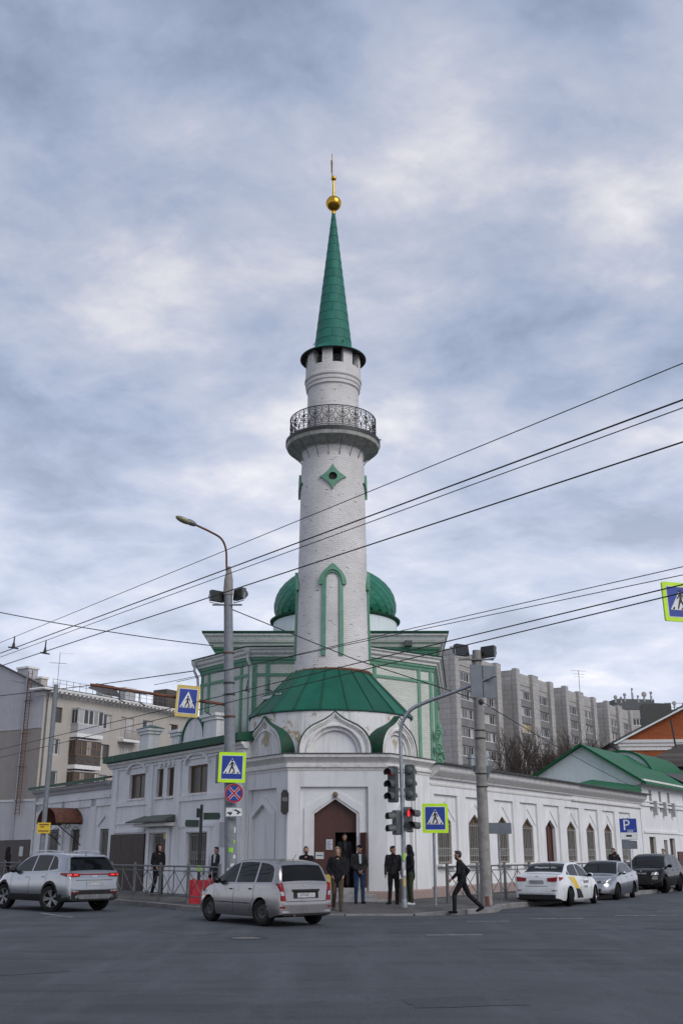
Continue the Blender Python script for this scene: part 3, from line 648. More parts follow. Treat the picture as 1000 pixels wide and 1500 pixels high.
    MB().lathe([(1.955, 0.17), (1.985, 0.17), (1.985, 0.33), (1.95, 0.35), (1.0, 0.36)], 64).build('slab_edge', MT['iron'], bl, smooth=25)
    st = MB()
    st.tube([(1.85, 0, -0.02), (1.40, 0, -0.42), (1.305, 0, -0.66)], 0.016, 5)
    me = st.mesh('stay_rod', MT['iron_grey'])
    for k in range(18): inst('stay_rod', me, bl, (0, 0, 0), (0, 0, 2 * PI * k / 18 + 0.05))
    Rr = 1.80; zb, zt = 0.40, 1.30; npn = 20; hw = Rr * math.tan(PI / npn)
    pn = MB()
    def bend(u, z): 
        a = u / Rr; return (Rr * math.cos(a), Rr * math.sin(a), z)
    for z, rad in ((zb, .020), (zt, .024), (zt - 0.07, .012), (zb + .07, .012)): pn.tube([bend(-hw + 2 * hw * i / 6, z) for i in range(7)], rad, 5)
    pn.tube([bend(-hw, zb - .02), bend(-hw, zt)], 0.018, 5)
    def spiral(cu, cz, r, a0, turns, dr):
        return [bend(cu + (r * (1 - 0.78 * i / 22)) * math.cos(a0 + dr * turns * 2 * PI * i / 22), cz + (r * (1 - 0.78 * i / 22)) * math.sin(a0 + dr * turns * 2 * PI * i / 22)) for i in range(23)]
    H = zt - zb
    for sx in (-1, 1):
        pn.tube(spiral(sx * hw * 0.5, zb + H * 0.69, H * 0.225, -PI / 2 if sx > 0 else -PI / 2, 1.5, sx), 0.012, 4)
        pn.tube(spiral(sx * hw * 0.5, zb + H * 0.30, H * 0.20, PI / 2, 1.4, -sx), 0.012, 4)
        pn.tube([bend(sx * hw * q, zb + H * z) for q, z in ((0.08, 0.1), (0.05, .3), (.3, .48), (.62, .52), (.93, .7), (.96, .9))], 0.012, 4)
        pn.tube([bend(sx * hw * q, zb + H * z) for q, z in ((0.95, 0.1), (0.93, .28), (.7, .49), (.38, .5), (.07, .72), (.04, .9))], 0.010, 4)
        for q, z in ((.5, .69), (.5, .30), (.28, .58), (.75, .42)): pn.ball(bend(sx * hw * q, zb + H * z), 0.028, 6)
    me = pn.mesh('railing_panel', MT['iron'])
    for k in range(npn): inst('railing_panel', me, bl, (0, 0, 0), (0, 0, 2 * PI * k / npn + 0.07))
    MB().tube([(1.98, 0, .25), (2.1, 0, .22)], 0.03, 5).build('spout', MT['iron_grey'], bl, rot=(0, 0, R(-18)))
    # green trims: pointed round windows and blind arches at the four quarters
    for k in range(4):
        a = -PI / 2 + 0.01 + k * PI / 2
        g = MB(); N_ = 48; r_at = lambda z: 1.31 + (16.8 - z) * 0.0172
        def wrap(u, z, d): 
            r = r_at(z) + d; q = u / 1.33; return (r * math.sin(q), -r * math.cos(q), z)
        out, inn = [], []
        for i in range(N_):
            q = 2 * PI * i / N_; f = max(abs(math.cos(q)), abs(math.sin(q)))
            ro = 0.53 * (abs(math.cos(q)) ** .78 + abs(math.sin(q)) ** .78) ** (-1 / .78) + .015 * math.cos(16 * q)
            out.append((ro * math.cos(q), ro * math.sin(q))); inn.append((0.165 * math.cos(q), 0.165 * math.sin(q)))
        zc = 16.05; vs = [wrap(u, zc + v, 0.09) for u, v in out] + [wrap(u, zc + v, 0.10) for u, v in inn] + [wrap(u, zc + v, -0.05) for u, v in out] + [wrap(u, zc + v, -0.06) for u, v in inn]
        fs = []
        for i in range(N_):
            j = (i + 1) % N_; fs += [(i, j, N_ + j, N_ + i), (i, 2 * N_ + i, 2 * N_ + j, j), (N_ + i, N_ + j, 3 * N_ + j, 3 * N_ + i)]
        g.add(vs, fs); o = g.build('round_window', MT['trim_green'], t); o.rotation_euler = (0, 0, a + PI / 2)
        d = MB(); d.add([wrap(u, zc + v, 0.015) for u, v in inn], [tuple(range(N_))]); q = d.build('dark_opening', MT['dark_interior'], o)
        # blind arch
        ar = MB(); rr = lambda z: 1.475 - (z - 8.5) * 0.0226
        def wr2(u, z, dd):
            r = rr(z) + dd; q = u / 1.42; return (r * math.sin(q), -r * math.cos(q), z)
        def strip(C1, C2, d0, d1):
            n = len(C1); vs = [wr2(*p, d1) for p in C1] + [wr2(*p, d1) for p in C2] + [wr2(*p, d0) for p in C1] + [wr2(*p, d0) for p in C2]
            ar.add(vs, [f for i in range(n - 1) for f in ((i, i + 1, n + i + 1, n + i), (i, 2 * n + i, 2 * n + i + 1, i + 1), (n + i, n + i + 1, 3 * n + i + 1, 3 * n + i))] + [(0, n, 3 * n, 2 * n), (n - 1, 2 * n - 1, 4 * n - 1, 3 * n - 1)])
        zs = 11.72
        I = [(-0.25, 8.78 + (zs - 8.78) * i / 10) for i in range(11)] + [(-0.25 * math.cos(PI * i / 14), zs + 0.33 * math.sin(PI * i / 14)) for i in range(1, 15)] + [(0.25, zs - (zs - 8.78) * i / 10) for i in range(1, 11)]
        O_ = [(-0.40, p[1]) if i < 11 else None for i, p in enumerate(I[:11])] + [(-0.40 * math.cos(PI * i / 14), zs + 0.45 * math.sin(PI * i / 14)) for i in range(1, 15)] + [(0.40, p[1]) for p in I[25:]]
        strip(O_, I, -0.06, 0.07)
        hd_i = [(-0.36 * math.cos(PI * i / 14), zs - .16 + 0.58 * math.sin(PI * i / 14)) for i in range(15)]
        hd_o = [(-0.52 * math.cos(PI * i / 14), zs - .16 + 0.68 * math.sin(PI * i / 14) + (0.16 * max(0, 1 - abs(i - 7) / 2.2))) for i in range(15)]
        strip(hd_o, hd_i, -0.06, 0.12)
        o = ar.build('blind_arch', MT['trim_green'], t); o.rotation_euler = (0, 0, a + PI / 2)
minaret()
# ------------------------------------------------------------------ corner pavilion
def pavilion():
    t = empty('corner_pavilion', (0, 36.3, 0), 0, 'white plaster corner pavilion with keel arches, doorway and green conical roof', 'building')
    A = Vector((-1.84, 0)); B = Vector((1.54, 0)); dl = Vector((DL.x, DL.y)); dr = Vector((DR.x, DR.y))
    LU, RU = 2.85, 3.15
    Lp = A + dl * LU; Rp = B + dr * RU
    # front wall with doorway
    f = MB(); f.wall(-1.84, 1.54, -0.2, 4.5, 0.10, [(-0.93, 0.51, 0.55, 3.42, 'point', 2.93)], 0.35)
    f.build('front_wall', MT['plaster'], t)
    fr = MB(); fr.box(-1.84, -1.40, -0.002, 0.10, -0.2, 4.5); fr.box(0.91, 1.54, -0.002, 0.10, -0.2, 4.5); fr.box(-1.40, 0.91, -0.002, 0.10, 3.82, 4.5)
    fr.build('front_relief', MT['plaster'], t)
    b2 = MB(); o_, i_ = [(-1.27, -0.2), (-1.27, 3.14), (-0.21, 3.72), (0.79, 3.14), (0.79, -0.2)], [(-1.02, -0.2), (-1.02, 2.97), (-0.21, 3.50), (0.60, 2.97), (0.60, -0.2)]
    b2.band(o_, i_, 0.06, 0.10); b2.build('door_surround', MT['plaster'], t)
    b3 = MB(); b3.ball((-0.21, 0.02, 3.56), (0.085, 0.07, 0.10), 12); b3.build('keystone_knob', MT['cloth_tan'], t, smooth=True)
    # lobby behind the door (a real, unlit room)
    rm = MB(); rm.add([(-1.2, .46, .55), (.8, .46, .55), (.8, 2.6, .55), (-1.2, 2.6, .55), (-1.2, .46, 3.5), (.8, .46, 3.5), (.8, 2.6, 3.5), (-1.2, 2.6, 3.5)], [(0, 1, 2, 3), (4, 5, 6, 7), (2, 3, 7, 6), (0, 3, 7, 4), (1, 2, 6, 5)])
    rm.build('lobby', MT['door_brown'], t)
    d = empty('door', (0, 0.30, 0.55), 0, parent=t)
    MB().prism([(-0.93, 0), (-0.21, 0), (-0.21, 1.78), (0.51, 1.78), (0.51, 2.37), (-0.21, 2.86), (-0.93, 2.37)], 0.0, 0.06).build('fixed_leaf', MT['door_brown'], d)
    ol = MB(); ol.box(0, 0.66, 0, 0.05, 0.02, 1.77); ol.build('open_leaf', MT['door_brown'], d, (0.50, -0.01, 0), (0, 0, R(-62)))
    MB().box(-.93, -.22, -.02, 0, .02, .42).build('kick_panel', MT['cream_yellow'], d)
    MB().box(-.52, -.30, -.012, -.002, 1.22, 1.55).build('notice', MT['paper'], d)
    MB().box(-.88, -.60, -.012, -.002, .92, 1.14).build('notice', MT['paper'], d)
    tx = MB()
    for i in range(7): tx.box(-.49, -.33 - .04 * (i % 3), -.016, -.013, 1.26 + .038 * i, 1.275 + .038 * i)
    tx.box(-.84, -.64, -.016, -.013, 1.02, 1.045)
    tx.build('print', MT['blue'], d)
    MB().box(-.25, -.23, -.05, 0, .8, 1.0).build('handle', MT['galv'], d)
    # side walls
    l = MB(); lw = [(0.93 * 0 + 0.62, 2.62)]
    def side(P0, dd, nn, U, niche, name):
        m = MB(); q = lambda u, o, z: (P0.x + dd.x * u + nn.x * o, P0.y + dd.y * u + nn.y * o, z)
        def bx(u0, u1, o0, o1, z0, z1):
            m.add([q(u0, o0, z0), q(u1, o0, z0), q(u1, o1, z0), q(u0, o1, z0), q(u0, o0, z1), q(u1, o0, z1), q(u1, o1, z1), q(u0, o1, z1)], [(0, 3, 2, 1), (4, 5, 6, 7), (0, 1, 5, 4), (1, 2, 6, 5), (2, 3, 7, 6), (3, 0, 4, 7)])
        if niche:
            u0, u1, zs, za = niche; um = (u0 + u1) / 2
            m.add([q(0, -.17, -.2), q(U, -.17, -.2), q(U, -.17, 4.5), q(0, -.17, 4.5)], [(0, 1, 2, 3)])
            bx(u0 - .28, u0 - .13, -.17, -.07, -.2, 3.82); bx(u1 + .125, u1 + .2, -.17, -.07, -.2, 3.82)
            bx(-0.0, u0 - .28, -.17, 0, -.2, 4.5); bx(u1 + .2, U, -.17, 0, -.2, 4.5); bx(u0 - .28, u1 + .2, -.17, 0, 3.82, 4.5)
            oo = [(u0 - .12, -.2), (u0 - .12, zs + .12), (um, za + .25), (u1 + .12, zs + .12), (u1 + .12, -.2)]; ii = [(u0, -.2), (u0, zs), (um, za), (u1, zs), (u1, -.2)]
            n = 5; vs = [q(a, -.03, b) for a, b in oo] + [q(a, -.03, b) for a, b in ii] + [q(a, -.17, b) for a, b in oo] + [q(a, -.17, b) for a, b in ii]
            m.add(vs, [f for i in range(4) for f in ((i, i + 1, n + i + 1, n + i), (i, 2 * n + i, 2 * n + i + 1, i + 1), (n + i, n + i + 1, 3 * n + i + 1, 3 * n + i))])
        m.build(name, MT['plaster'], t)
    side(A, dl, Vector((NL.x, NL.y)), LU, (1.0, 2.5, 2.85, 3.31), 'side_wall')
    side(B, dr, Vector((NR.x, NR.y)), RU, (0.75, 1.85, 2.72, 3.15), 'side_wall')
    path = [tuple(Lp), tuple(A), tuple(B), tuple(Rp)]
    c = MB(); c.sweep(path, [(-.3, 4.36), (.02, 4.36), (.04, 4.44), (.10, 4.47), (.11, 4.55), (.04, 4.56), (.04, 4.62), (.10, 4.68), (.20, 4.76), (.26, 4.80), (.27, 4.90), (-.3, 4.90)])
    c.build('cornice', MT['cornice_white'], t)
    c = MB(); c.sweep(path, [(-.35, 4.905), (.31, 4.905), (.31, 4.925), (.05, 4.955), (-.35, 4.96)]); c.build('flashing', MT['flashing'], t)
    c = MB(); c.sweep([tuple(A), tuple(B), tuple(Rp)], [(-.1, -.2), (.04, -.2), (.04, .42), (.0, .46), (-.1, .46)]); 
    c.build('plinth', MT['plinth'], t)
    st = MB(); st.slab([(-1.15, -.75), (1.15, -.75), (1.15, 0.3), (-1.15, 0.3)], -.1, .36); st.slab([(-1.45, -1.15), (1.5, -1.15), (1.5, .0), (-1.45, .0)], -.1, .20)
    st.slab([(-0.98, -.38), (.75, -.38), (.75, 0.3), (-.98, 0.3)], .3, .545)
    st.build('door_step', MT['concrete_light'], t)
    # ledge on top
    MB().slab([tuple(Lp), tuple(A), tuple(B), tuple(Rp), (3.0, 6), (-3.5, 6)], 4.86, 4.95).build('ledge', MT['flashing'], t)
    # drum
    cx, cy = -0.42, 3.7
    MB().lathe([(3.08, 4.9), (3.08, 6.56)], 72, (0, 0)).build('drum', MT['plaster_peel'], t, (cx, cy, 0), smooth=True)
    # keel arches
    prof = [(1.24, 0), (1.235, .22), (1.17, .48), (1.02, .73), (.80, .92), (.56, 1.04), (.34, 1.15), (.16, 1.27), (0.0, 1.42)]
    half = catmull([(a, b, 0) for a, b in prof], 3); NH = len(half)
    OUT = [(-p.x, p.y) for p in half] + [(p.x, p.y) for p in reversed(half[:-1])]
    def inset(k, dz): return [(x * k, z * (k + 0.0) - 0) for x, z in OUT]
    NP = len(OUT)
    def semi(r, zc=0.0): return [(-r * math.cos(PI * i / (NP - 1)), zc + r * math.sin(PI * i / (NP - 1))) for i in range(NP)]
    def koko(loc, rz, depth):
        k = empty('keel_arch', loc, rz, parent=t)
        a = MB(); a.band(OUT, semi(.90), 0, .22); a.build('face', MT['plaster'], k)
        a = MB(); a.band(OUT, inset(.94, 0), -.10, 0.0); a.band(inset(.94, 0), inset(.89, 0), -.055, 0.0)
        a.build('hood_moulding', MT['cornice_white'], k)
        a = MB(); a.band(semi(1.0), semi(.93), -.06, 0.0); a.band(semi(.90), semi(.79), 0.06, 0.2); a.build('arch_moulding', MT['cornice_white'], k)
        a = MB(); a.add([(x, .16, z) for x, z in semi(.82)], [tuple(range(NP))]); a.build('lunette', MT['plaster'], k)
        g = MB(); O2 = [(x * 1.035, z * 1.03 + .004) for x, z in OUT]
        n = NP; g.add([(x, -.125, z) for x, z in O2] + [(x, depth, z) for x, z in O2] + [(x * .975, -.125, z * .975) for x, z in O2], [(i, i + 1, n + i + 1, n + i) for i in range(n - 1)] + [(i, i + 1, 2 * n + i + 1, 2 * n + i) for i in range(n - 1)])
        g.build('barrel_roof', MT['barrel_green'], k, smooth=True)
    koko((-0.22, 0.05, 4.95), 0, 1.0)
    pl = A + dl * 1.9 - Vector((NL.x, NL.y)) * .22; koko((pl.x, pl.y, 4.95), RZL, 1.2)
    pr = B + dr * 1.62 - Vector((NR.x, NR.y)) * .46; koko((pr.x, pr.y, 4.95), RZR, 1.4)
    # conical roof of separate sheets
    rf = empty('cone_roof', (cx, cy, 6.56), 0, parent=t); n = 20; ro, ri, hz = 3.17, 1.50, 1.74; hp = PI / n
    g = MB(); P = lambda r, a, z: (r * math.cos(a), r * math.sin(a), z)
    g.add([P(ro, -hp + .004, 0), P(ro, hp - .004, 0), P(ri, hp - .006, hz), P(ri, -hp + .006, hz), P(ro, -hp + .004, -.05), P(ro, hp - .004, -.05), P(ro - .05, -hp + .004, -.06), P(ro - .05, hp - .004, -.06)], [(0, 1, 2, 3), (4, 5, 1, 0), (6, 7, 5, 4)])
    me = g.mesh('roof_sheet', MT['roof_green'])
    g = MB(); g.add([P(ro, -.012, .0), P(ro, .012, .0), P(ri, .02, hz), P(ri, -.02, hz), P(ro, -.009, .045), P(ro, .009, .045), P(ri, .012, hz + .05), P(ri, -.012, hz + .05)], [(4, 5, 6, 7), (0, 1, 5, 4), (1, 2, 6, 5), (3, 0, 4, 7)])
    ms = g.mesh('standing_seam', MT['fascia_green'])
    for k in range(n):
        inst('roof_sheet', me, rf, (0, 0, 0), (0, 0, 2 * PI * k / n + .05)); inst('standing_seam', ms, rf, (0, 0, 0), (0, 0, 2 * PI * (k + .5) / n + .05))
    MB().lathe([(3.12, -.07), (2.95, .03)], 40).build('soffit', MT['old_wood'], rf)
    # house lamp and small things
    bx = empty('wall_lamp', (A.x + .38 - .47, -.02, 3.35), 0, parent=t)
    MB().prism([(-.13, -.35), (-.06, -.45), (.06, -.45), (.13, -.35), (.13, .25), (.06, .36), (-.06, .36), (-.13, .25)], -.10, .02).build('plaque', MT['iron'], bx)
    MB().box(-.09, .09, -.115, -.101, -.02, .12).build('number_plate', MT['iron_grey'], bx)
pavilion()
# ------------------------------------------------------------------ mosque hall and dome
def face_boxes(m, P0, P1, items):
    # boxes on a wall segment P0->P1 (outside on the right): (u0,u1,out0,out1,z0,z1)
    d = (P1 - P0).normalized(); n = Vector((d.y, -d.x))
    for u0, u1, o0, o1, z0, z1 in items:
        q = lambda u, o, z: (P0.x + d.x * u + n.x * o, P0.y + d.y * u + n.y * o, z)
        m.add([q(u0, o0, z0), q(u1, o0, z0), q(u1, o1, z0), q(u0, o1, z0), q(u0, o0, z1), q(u1, o0, z1), q(u1, o1, z1), q(u0, o1, z1)], [(0, 3, 2, 1), (4, 5, 6, 7), (0, 1, 5, 4), (1, 2, 6, 5), (2, 3, 7, 6), (3, 0, 4, 7)])
def hall():
    t = empty('mosque_hall', (0, 46, 0), 0, 'white brick prayer hall with green trim and green dome behind the minaret', 'building')
    V = [Vector(p) for p in ((-6.55, 9), (-6.42, 0.95), (-3.85, -2.15), (0.95, -2.28), (4.12, 0.12), (5.15, 9))]
    m = MB()
    for a, b in zip(V, V[1:]): m.quad((a.x, a.y, 3), (b.x, b.y, 3), (b.x, b.y, 9.7), (a.x, a.y, 9.7))
    m.build('lower_wall', MT['brick_white_green'], t, uv='box')
    P = [tuple(v) for v in V]
    MB().sweep(P, [(-.1, 9.40), (.05, 9.40), (.07, 9.50), (.12, 9.56), (.12, 9.66), (-.1, 9.66)]).build('frieze', MT['trim_green'], t)
    MB().sweep(P, [(-.1, 9.665), (.17, 9.665), (.19, 9.74), (.30, 9.82), (.33, 9.92), (.42, 9.97), (.42, 10.03), (-.1, 10.03)]).build('cornice', MT['cornice_white'], t)
    MB().sweep(P, [(-.1, 10.035), (.47, 10.035), (.48, 10.07), (-.1, 10.20)]).build('gutter_edge', MT['fascia_green'], t)
    MB().add([(v.x, v.y, 10.12) for v in V] + [(-5.9, 2.6, 10.75), (4.4, 2.6, 10.75)], [(1, 2, 6), (2, 3, 7, 6), (3, 4, 7), (0, 1, 6), (4, 5, 7)]).build('lower_roof', MT['roof_green'], t)
    g = MB()
    for i, (a, b) in enumerate(zip(V, V[1:])):
        l = (b - a).length; it = [(0.02, l - .02, 0, .05, 8.86, 8.98)]
        us = {0: [.2, 3, 6, 7.6], 1: [.06, .62, 3.2, 3.82], 2: [.06, .62, 4.15], 3: [.5, 3.02, 3.72], 4: [.06, .9, 2, 4, 6]}[i]
        for u in us: it.append((u, u + .17, 0, .045, 3, 9.42))
        face_boxes(g, a, b, it)
    g.build('green_trim', MT['trim_green'], t)
    # window hoods with scrolled tops on the faces
    for (a, b, u) in ((V[1], V[2], 1.9), (V[4], V[5], 3.2), (V[4], V[5], 5.4)):
        d = (b - a).normalized(); n = Vector((d.y, -d.x)); q = lambda uu, z, o=.12: (a.x + d.x * uu + n.x * o, a.y + d.y * uu + n.y * o, z)
        h = MB(); h.tube([q(u - .55 + .5 * (i / 8), 6.2 + 1.0 * math.sin(i / 8 * PI / 2) ** 2) for i in range(9)], .09, 6); h.tube([q(u + .55 - .5 * (i / 8), 6.2 + 1.0 * math.sin(i / 8 * PI / 2) ** 2) for i in range(9)], .09, 6)
        for sx in (-1, 1):
            h.tube([q(u + sx * .55, 5.0), q(u + sx * .55, 6.1)], .12, 6); h.ball(q(u + sx * .6, 6.12, .16), (.2, .2, .12), 8)
        h.ball(q(u, 7.3, .14), (.13, .13, .22), 8); h.build('window_hood', MT['trim_green'], t)
    s = MB()   # scroll ornament on the right-hand corner
    for k in range(3):
        s.tube([(4.25 + .16 * (1 - i / 26) * math.cos(i * .45), .0 - .1, 6.6 - k * .62 + .26 * (1 - i / 26) * math.sin(i * .45)) for i in range(22)], .05, 5)
    s.build('scroll_ornament', MT['trim_green'], t)
    # upper hall
    U = [Vector(p) for p in ((-5.95, 14), (-5.95, 2.6), (4.45, 2.6), (4.95, 14))]
    m = MB()
    for a, b in zip(U, U[1:]): m.quad((a.x, a.y, 9.5), (b.x, b.y, 9.5), (b.x, b.y, 11.3), (a.x, a.y, 11.3))
    m.build('upper_wall', MT['brick_white_green'], t, uv='box'); P = [tuple(v) for v in U]
    MB().sweep(P, [(-.1, 10.62), (.06, 10.62), (.10, 10.80), (.22, 10.92), (.22, 10.98), (-.1, 10.98)]).build('upper_frieze', MT['trim_green'], t)
    MB().sweep(P, [(-.1, 10.985), (.26, 10.985), (.30, 11.12), (.40, 11.20), (.40, 11.24), (-.1, 11.24)]).build('upper_cornice', MT['brick_white_green'], t, uv='box')
    MB().sweep(P, [(-.1, 11.245), (.42, 11.245), (.5, 11.40), (.60, 11.50), (.60, 11.58), (-.1, 11.58)]).build('upper_moulding', MT['cornice_white'], t)
    MB().sweep(P, [(-.1, 11.585), (.66, 11.585), (.68, 11.68), (-.1, 11.82)]).build('upper_eave', MT['fascia_green'], t)
    MB().add([(v.x, v.y, 11.75) for v in U] + [(-.4, 8.5, 13.0)], [(1, 2, 4), (0, 1, 4), (2, 3, 4), (3, 0, 4)]).build('upper_roof', MT['roof_green'], t)
    MB().box(3.0, 3.35, 2.05, 2.5, 11.0, 11.25).build('floodlight', MT['signal_grey'], t)
    # dome
    cx, cy = -0.33, 6.0
    MB().lathe([(3.18, 11.0), (3.18, 12.85)], 64).build('dome_drum', MT['plaster_pale'], t, (cx, cy, 0), smooth=True)
    MB().lathe([(3.14, 12.8), (3.34, 12.90), (3.36, 12.97), (3.22, 13.02), (2.98, 13.03)], 64).build('dome_rim', MT['fascia_green'], t, (cx, cy, 0), smooth=25)
    dm = empty('dome', (cx, cy, 0), 0, parent=t)
    def S(f, e=0.0):
        r = (3.16 + e) * math.cos(f); z = 13.72 + (2.15 if f > 0 else 2.0) * math.sin(f) * (1 + e / 3); return r, z
    MB().lathe([S(R(-22 + 112 * i / 24), -.03) for i in range(25)], 64).build('dome_shell', MT['fascia_green'], dm, smooth=True)
    K = 30; rows = 15; f0, f1 = R(-22), R(86)
    for j in range(rows):
        fa, fb, fc = f0 + (f1 - f0) * j / rows, f0 + (f1 - f0) * (j + 1) / rows, f0 + (f1 - f0) * (j + 2) / rows
        fc = min(fc, R(89)); hw = PI / K * .97
        pt = lambda f, a, e: (lambda r, z: (r * math.cos(a), r * math.sin(a), z))(*S(f, e))
        g = MB(); g.add([pt(fa, 0, .012), pt(fb, hw, .004), pt(fc, 0, -.006), pt(fb, -hw, .004), pt((fa + fb) / 2, 0, .014), pt(fa, 0, -.03), pt(fb, hw, -.03), pt(fb, -hw, -.03)],
                        [(0, 1, 4), (0, 4, 3), (4, 1, 2), (4, 2, 3), (0, 5, 6, 1), (0, 3, 7, 5)])
        me = g.mesh('dome_tile', MT['dome_green'])
        for k in range(K):
            a = 2 * PI * (k + .5 * (j % 2)) / K
            if math.sin(a) > .62: continue        # the far side faces away
            inst('dome_tile', me, dm, (0, 0, 0), (0, 0, a))
    MB().lathe([(.4, 15.8), (.3, 16.0), (.12, 16.2), (.1, 16.6)], 16).build('dome_finial', MT['gold'], dm, smooth=True)
    # downpipes
    for (x, y) in ((-6.72, .75), (-4.02, -2.45)):
        p = MB(); p.lathe([(.06, 9.72), (.14, 9.84), (.16, 9.98), (.12, 9.99)], 10, (x, y)); p.tube([(x, y, 9.75), (x, y, 9.55), (x + .14, y + .18, 9.25), (x + .16, y + .2, 9.0), (x + .16, y + .2, 3.5)], .06, 8)
        p.build('downpipe', MT['white_frame'], t, smooth=True)
hall()
# ------------------------------------------------------------------ left wing along the left street
def left_wing():
    t = empty('street_wing', tuple(CL), RZL, 'white two-storey street wing with green roof edge and arched window hoods', 'building')
    Hh = []; up = [(5.73, 7.36, 3.90, 4.97), (8.67, 9.30, 3.88, 5.03), (9.68, 10.30, 3.88, 5.03), (11.45, 13.09, 3.92, 4.95)]
    lo = [(5.51, 7.16, 1.15, 2.40), (8.95, 10.45, .95, 2.42)]
    for u0, u1, z0, z1 in up + lo: Hh.append((-u1, -u0, z0, z1, 'rect'))
    m = MB(); m.wall(-15.1, -2.85, -.2, 5.62, -.10, Hh, .22); m.quad((-15.1, -.1, -.2), (-15.1, 4, -.2), (-15.1, 4, 5.62), (-15.1, -.1, 5.62)); m.quad((-2.852, -.1, -.2), (-2.852, 3, -.2), (-2.852, 3, 5.62), (-2.852, -.1, 5.62))
    m.build('wall', MT['plaster'], t)
    r = MB()
    for a, b in ((2.86, 3.15), (7.95, 8.45), (10.6, 11.0), (14.3, 14.9)): r.box(-b, -a, -.17, -.10, -.2, 5.3)
    r.box(-8.0, -3.1, -.16, -.10, 3.62, 3.82); r.box(-14.4, -10.95, -.16, -.10, 3.62, 3.82); r.box(-7.9, -5.0, -.15, -.10, 2.62, 2.74)
    r.box(-15.1, -2.85, -.16, -.10, 5.22, 5.30)
    r.box(-14.3, -11.2, -.15, -.10, 2.50, 2.62); r.box(-14.3, -11.2, -.15, -.10, 2.86, 2.92)
    r.build('relief_band', MT['plaster'], t)
    for k in range(4): MB().box(-8.75 - k * .42, -8.55 - k * .42, -.19, -.10, 5.10, 5.32).build('dentil', MT['plaster'], t)
    for (u0, u1, z0, z1) in up:
        if u1 - u0 > 1:
            h = MB(); c = -(u0 + u1) / 2; w = (u1 - u0) / 2 + .12; rise = .38
            A = [(c - (w + .1) * math.cos(PI * i / 16), z1 + .05 + (rise + .1) * math.sin(PI * i / 16)) for i in range(17)]; B = [(c - w * math.cos(PI * i / 16), z1 + .05 + rise * math.sin(PI * i / 16)) for i in range(17)]
            h.band(A, B, -.24, -.10); h.build('window_hood', MT['plaster'], t)
        window(t, -u1, -u0, z0, z1, .02, cols=2 if u1 - u0 > 1 else 1, pm='glass_dull', sill=.2)
    window(t, -7.16, -5.51, 1.15, 2.40, .05, cols=2, grille='light', sill=.2)
    window(t, -10.45, -8.95, .95, 2.42, .05, cols=2, grille='light', sill=.2)
    pt = MB(); pt.band([(-10.75, .1), (-10.75, 2.62), (-8.65, 2.62), (-8.65, .1)], [(-10.5, .1), (-10.5, 2.46), (-8.9, 2.46), (-8.9, .1)], -.22, -.10); pt.build('portal_surround', MT['plaster'], t)
    pt = MB(); pt.band([(-7.45, .95), (-7.45, 2.55), (-5.25, 2.55), (-5.25, .95)], [(-7.2, .95), (-7.2, 2.44), (-5.45, 2.44), (-5.45, .95)], -.17, -.10); pt.build('window_surround', MT['plaster'], t)
    cn = empty('canopy', (0, 0, 0), 0, parent=t)
    c = MB(); c.add([(-11.6, -.85, 2.90), (-7.95, -.85, 2.90), (-8.25, -.10, 3.16), (-11.3, -.10, 3.16), (-11.6, -.85, 2.84), (-7.95, -.85, 2.84), (-8.25, -.1, 2.9), (-11.3, -.1, 2.9)], [(0, 1, 2, 3), (4, 5, 1, 0), (7, 6, 5, 4), (0, 3, 7, 4), (1, 5, 6, 2)]); c.build('sheet_roof', MT['canopy_grey'], cn)
    c = MB(); c.box(-11.3, -8.25, -.6, -.10, 2.70, 2.835); c.build('cornice', MT['cornice_white'], cn)
    MB().box(-9.3, -9.0, -.13, -.105, 2.2, 2.5).build('notice', MT['cream_yellow'], t)
    # gate of dark sheet
    g = empty('gate', (0, 0, 0), 0, parent=t)
    for k in range(3): MB().box(-14.5 + k * 1.2, -13.32 + k * 1.2, -.24, -.19, .2, 2.44).build('gate_panel', MT['gate_brown'], g)
    # roof
    path = [(-15.35, -.1), (-2.75, -.1)]
    MB().sweep(path, [(-.1, 5.33), (.08, 5.33), (.12, 5.42), (.2, 5.47), (.22, 5.56), (-.1, 5.56)]).build('cornice', MT['cornice_white'], t)
    rf = empty('roof', (0, 0, 0), 0, parent=t)
    for k in range(11):
        x0 = -15.45 + k * 1.158; x1 = x0 + 1.15
        MB().add([(x0, -.48, 5.60), (x1, -.48, 5.60), (x1, -.50, 5.86), (x0, -.50, 5.86), (x1, 2.6, 6.35), (x0, 2.6, 6.35), (x0, -.1, 5.57), (x1, -.1, 5.57)], [(0, 1, 2, 3), (3, 2, 4, 5), (6, 7, 1, 0)]).build('roof_sheet', MT['fascia_green'], rf)
    MB().quad((-2.72, -.48, 5.60), (-2.72, 2.6, 5.6), (-2.72, 2.6, 6.34), (-2.72, -.5, 5.86)).build('roof_end', MT['fascia_green'], rf)
    MB().box(-15.3, -2.9, 2.4, 2.6, 5.5, 6.34).build('roof_back', MT['fascia_green'], rf)
    # attic posts and curved pediment
    def post(u, w, z1, y=.6, cap=True, capm='roof_green'):
        p = empty('attic_post', (-u, y, 0), 0, parent=t); a = MB(); a.box(-w, w, -.22, .3, 5.7, z1 - .25); a.box(-w - .07, w + .07, -.29, .37, z1 - .25, z1 - .12); a.box(-w - .14, w + .14, -.36, .44, z1 - .12, z1)
        a.build('shaft', MT['plaster'], p)
        if cap: MB().add([(-w - .18, -.4, z1 + .005), (w + .18, -.4, z1 + .005), (w + .18, .48, z1 + .005), (-w - .18, .48, z1 + .005), (0, .04, z1 + .2)], [(0, 1, 4), (1, 2, 4), (2, 3, 4), (3, 0, 4)]).build('cap', MT[capm], p)
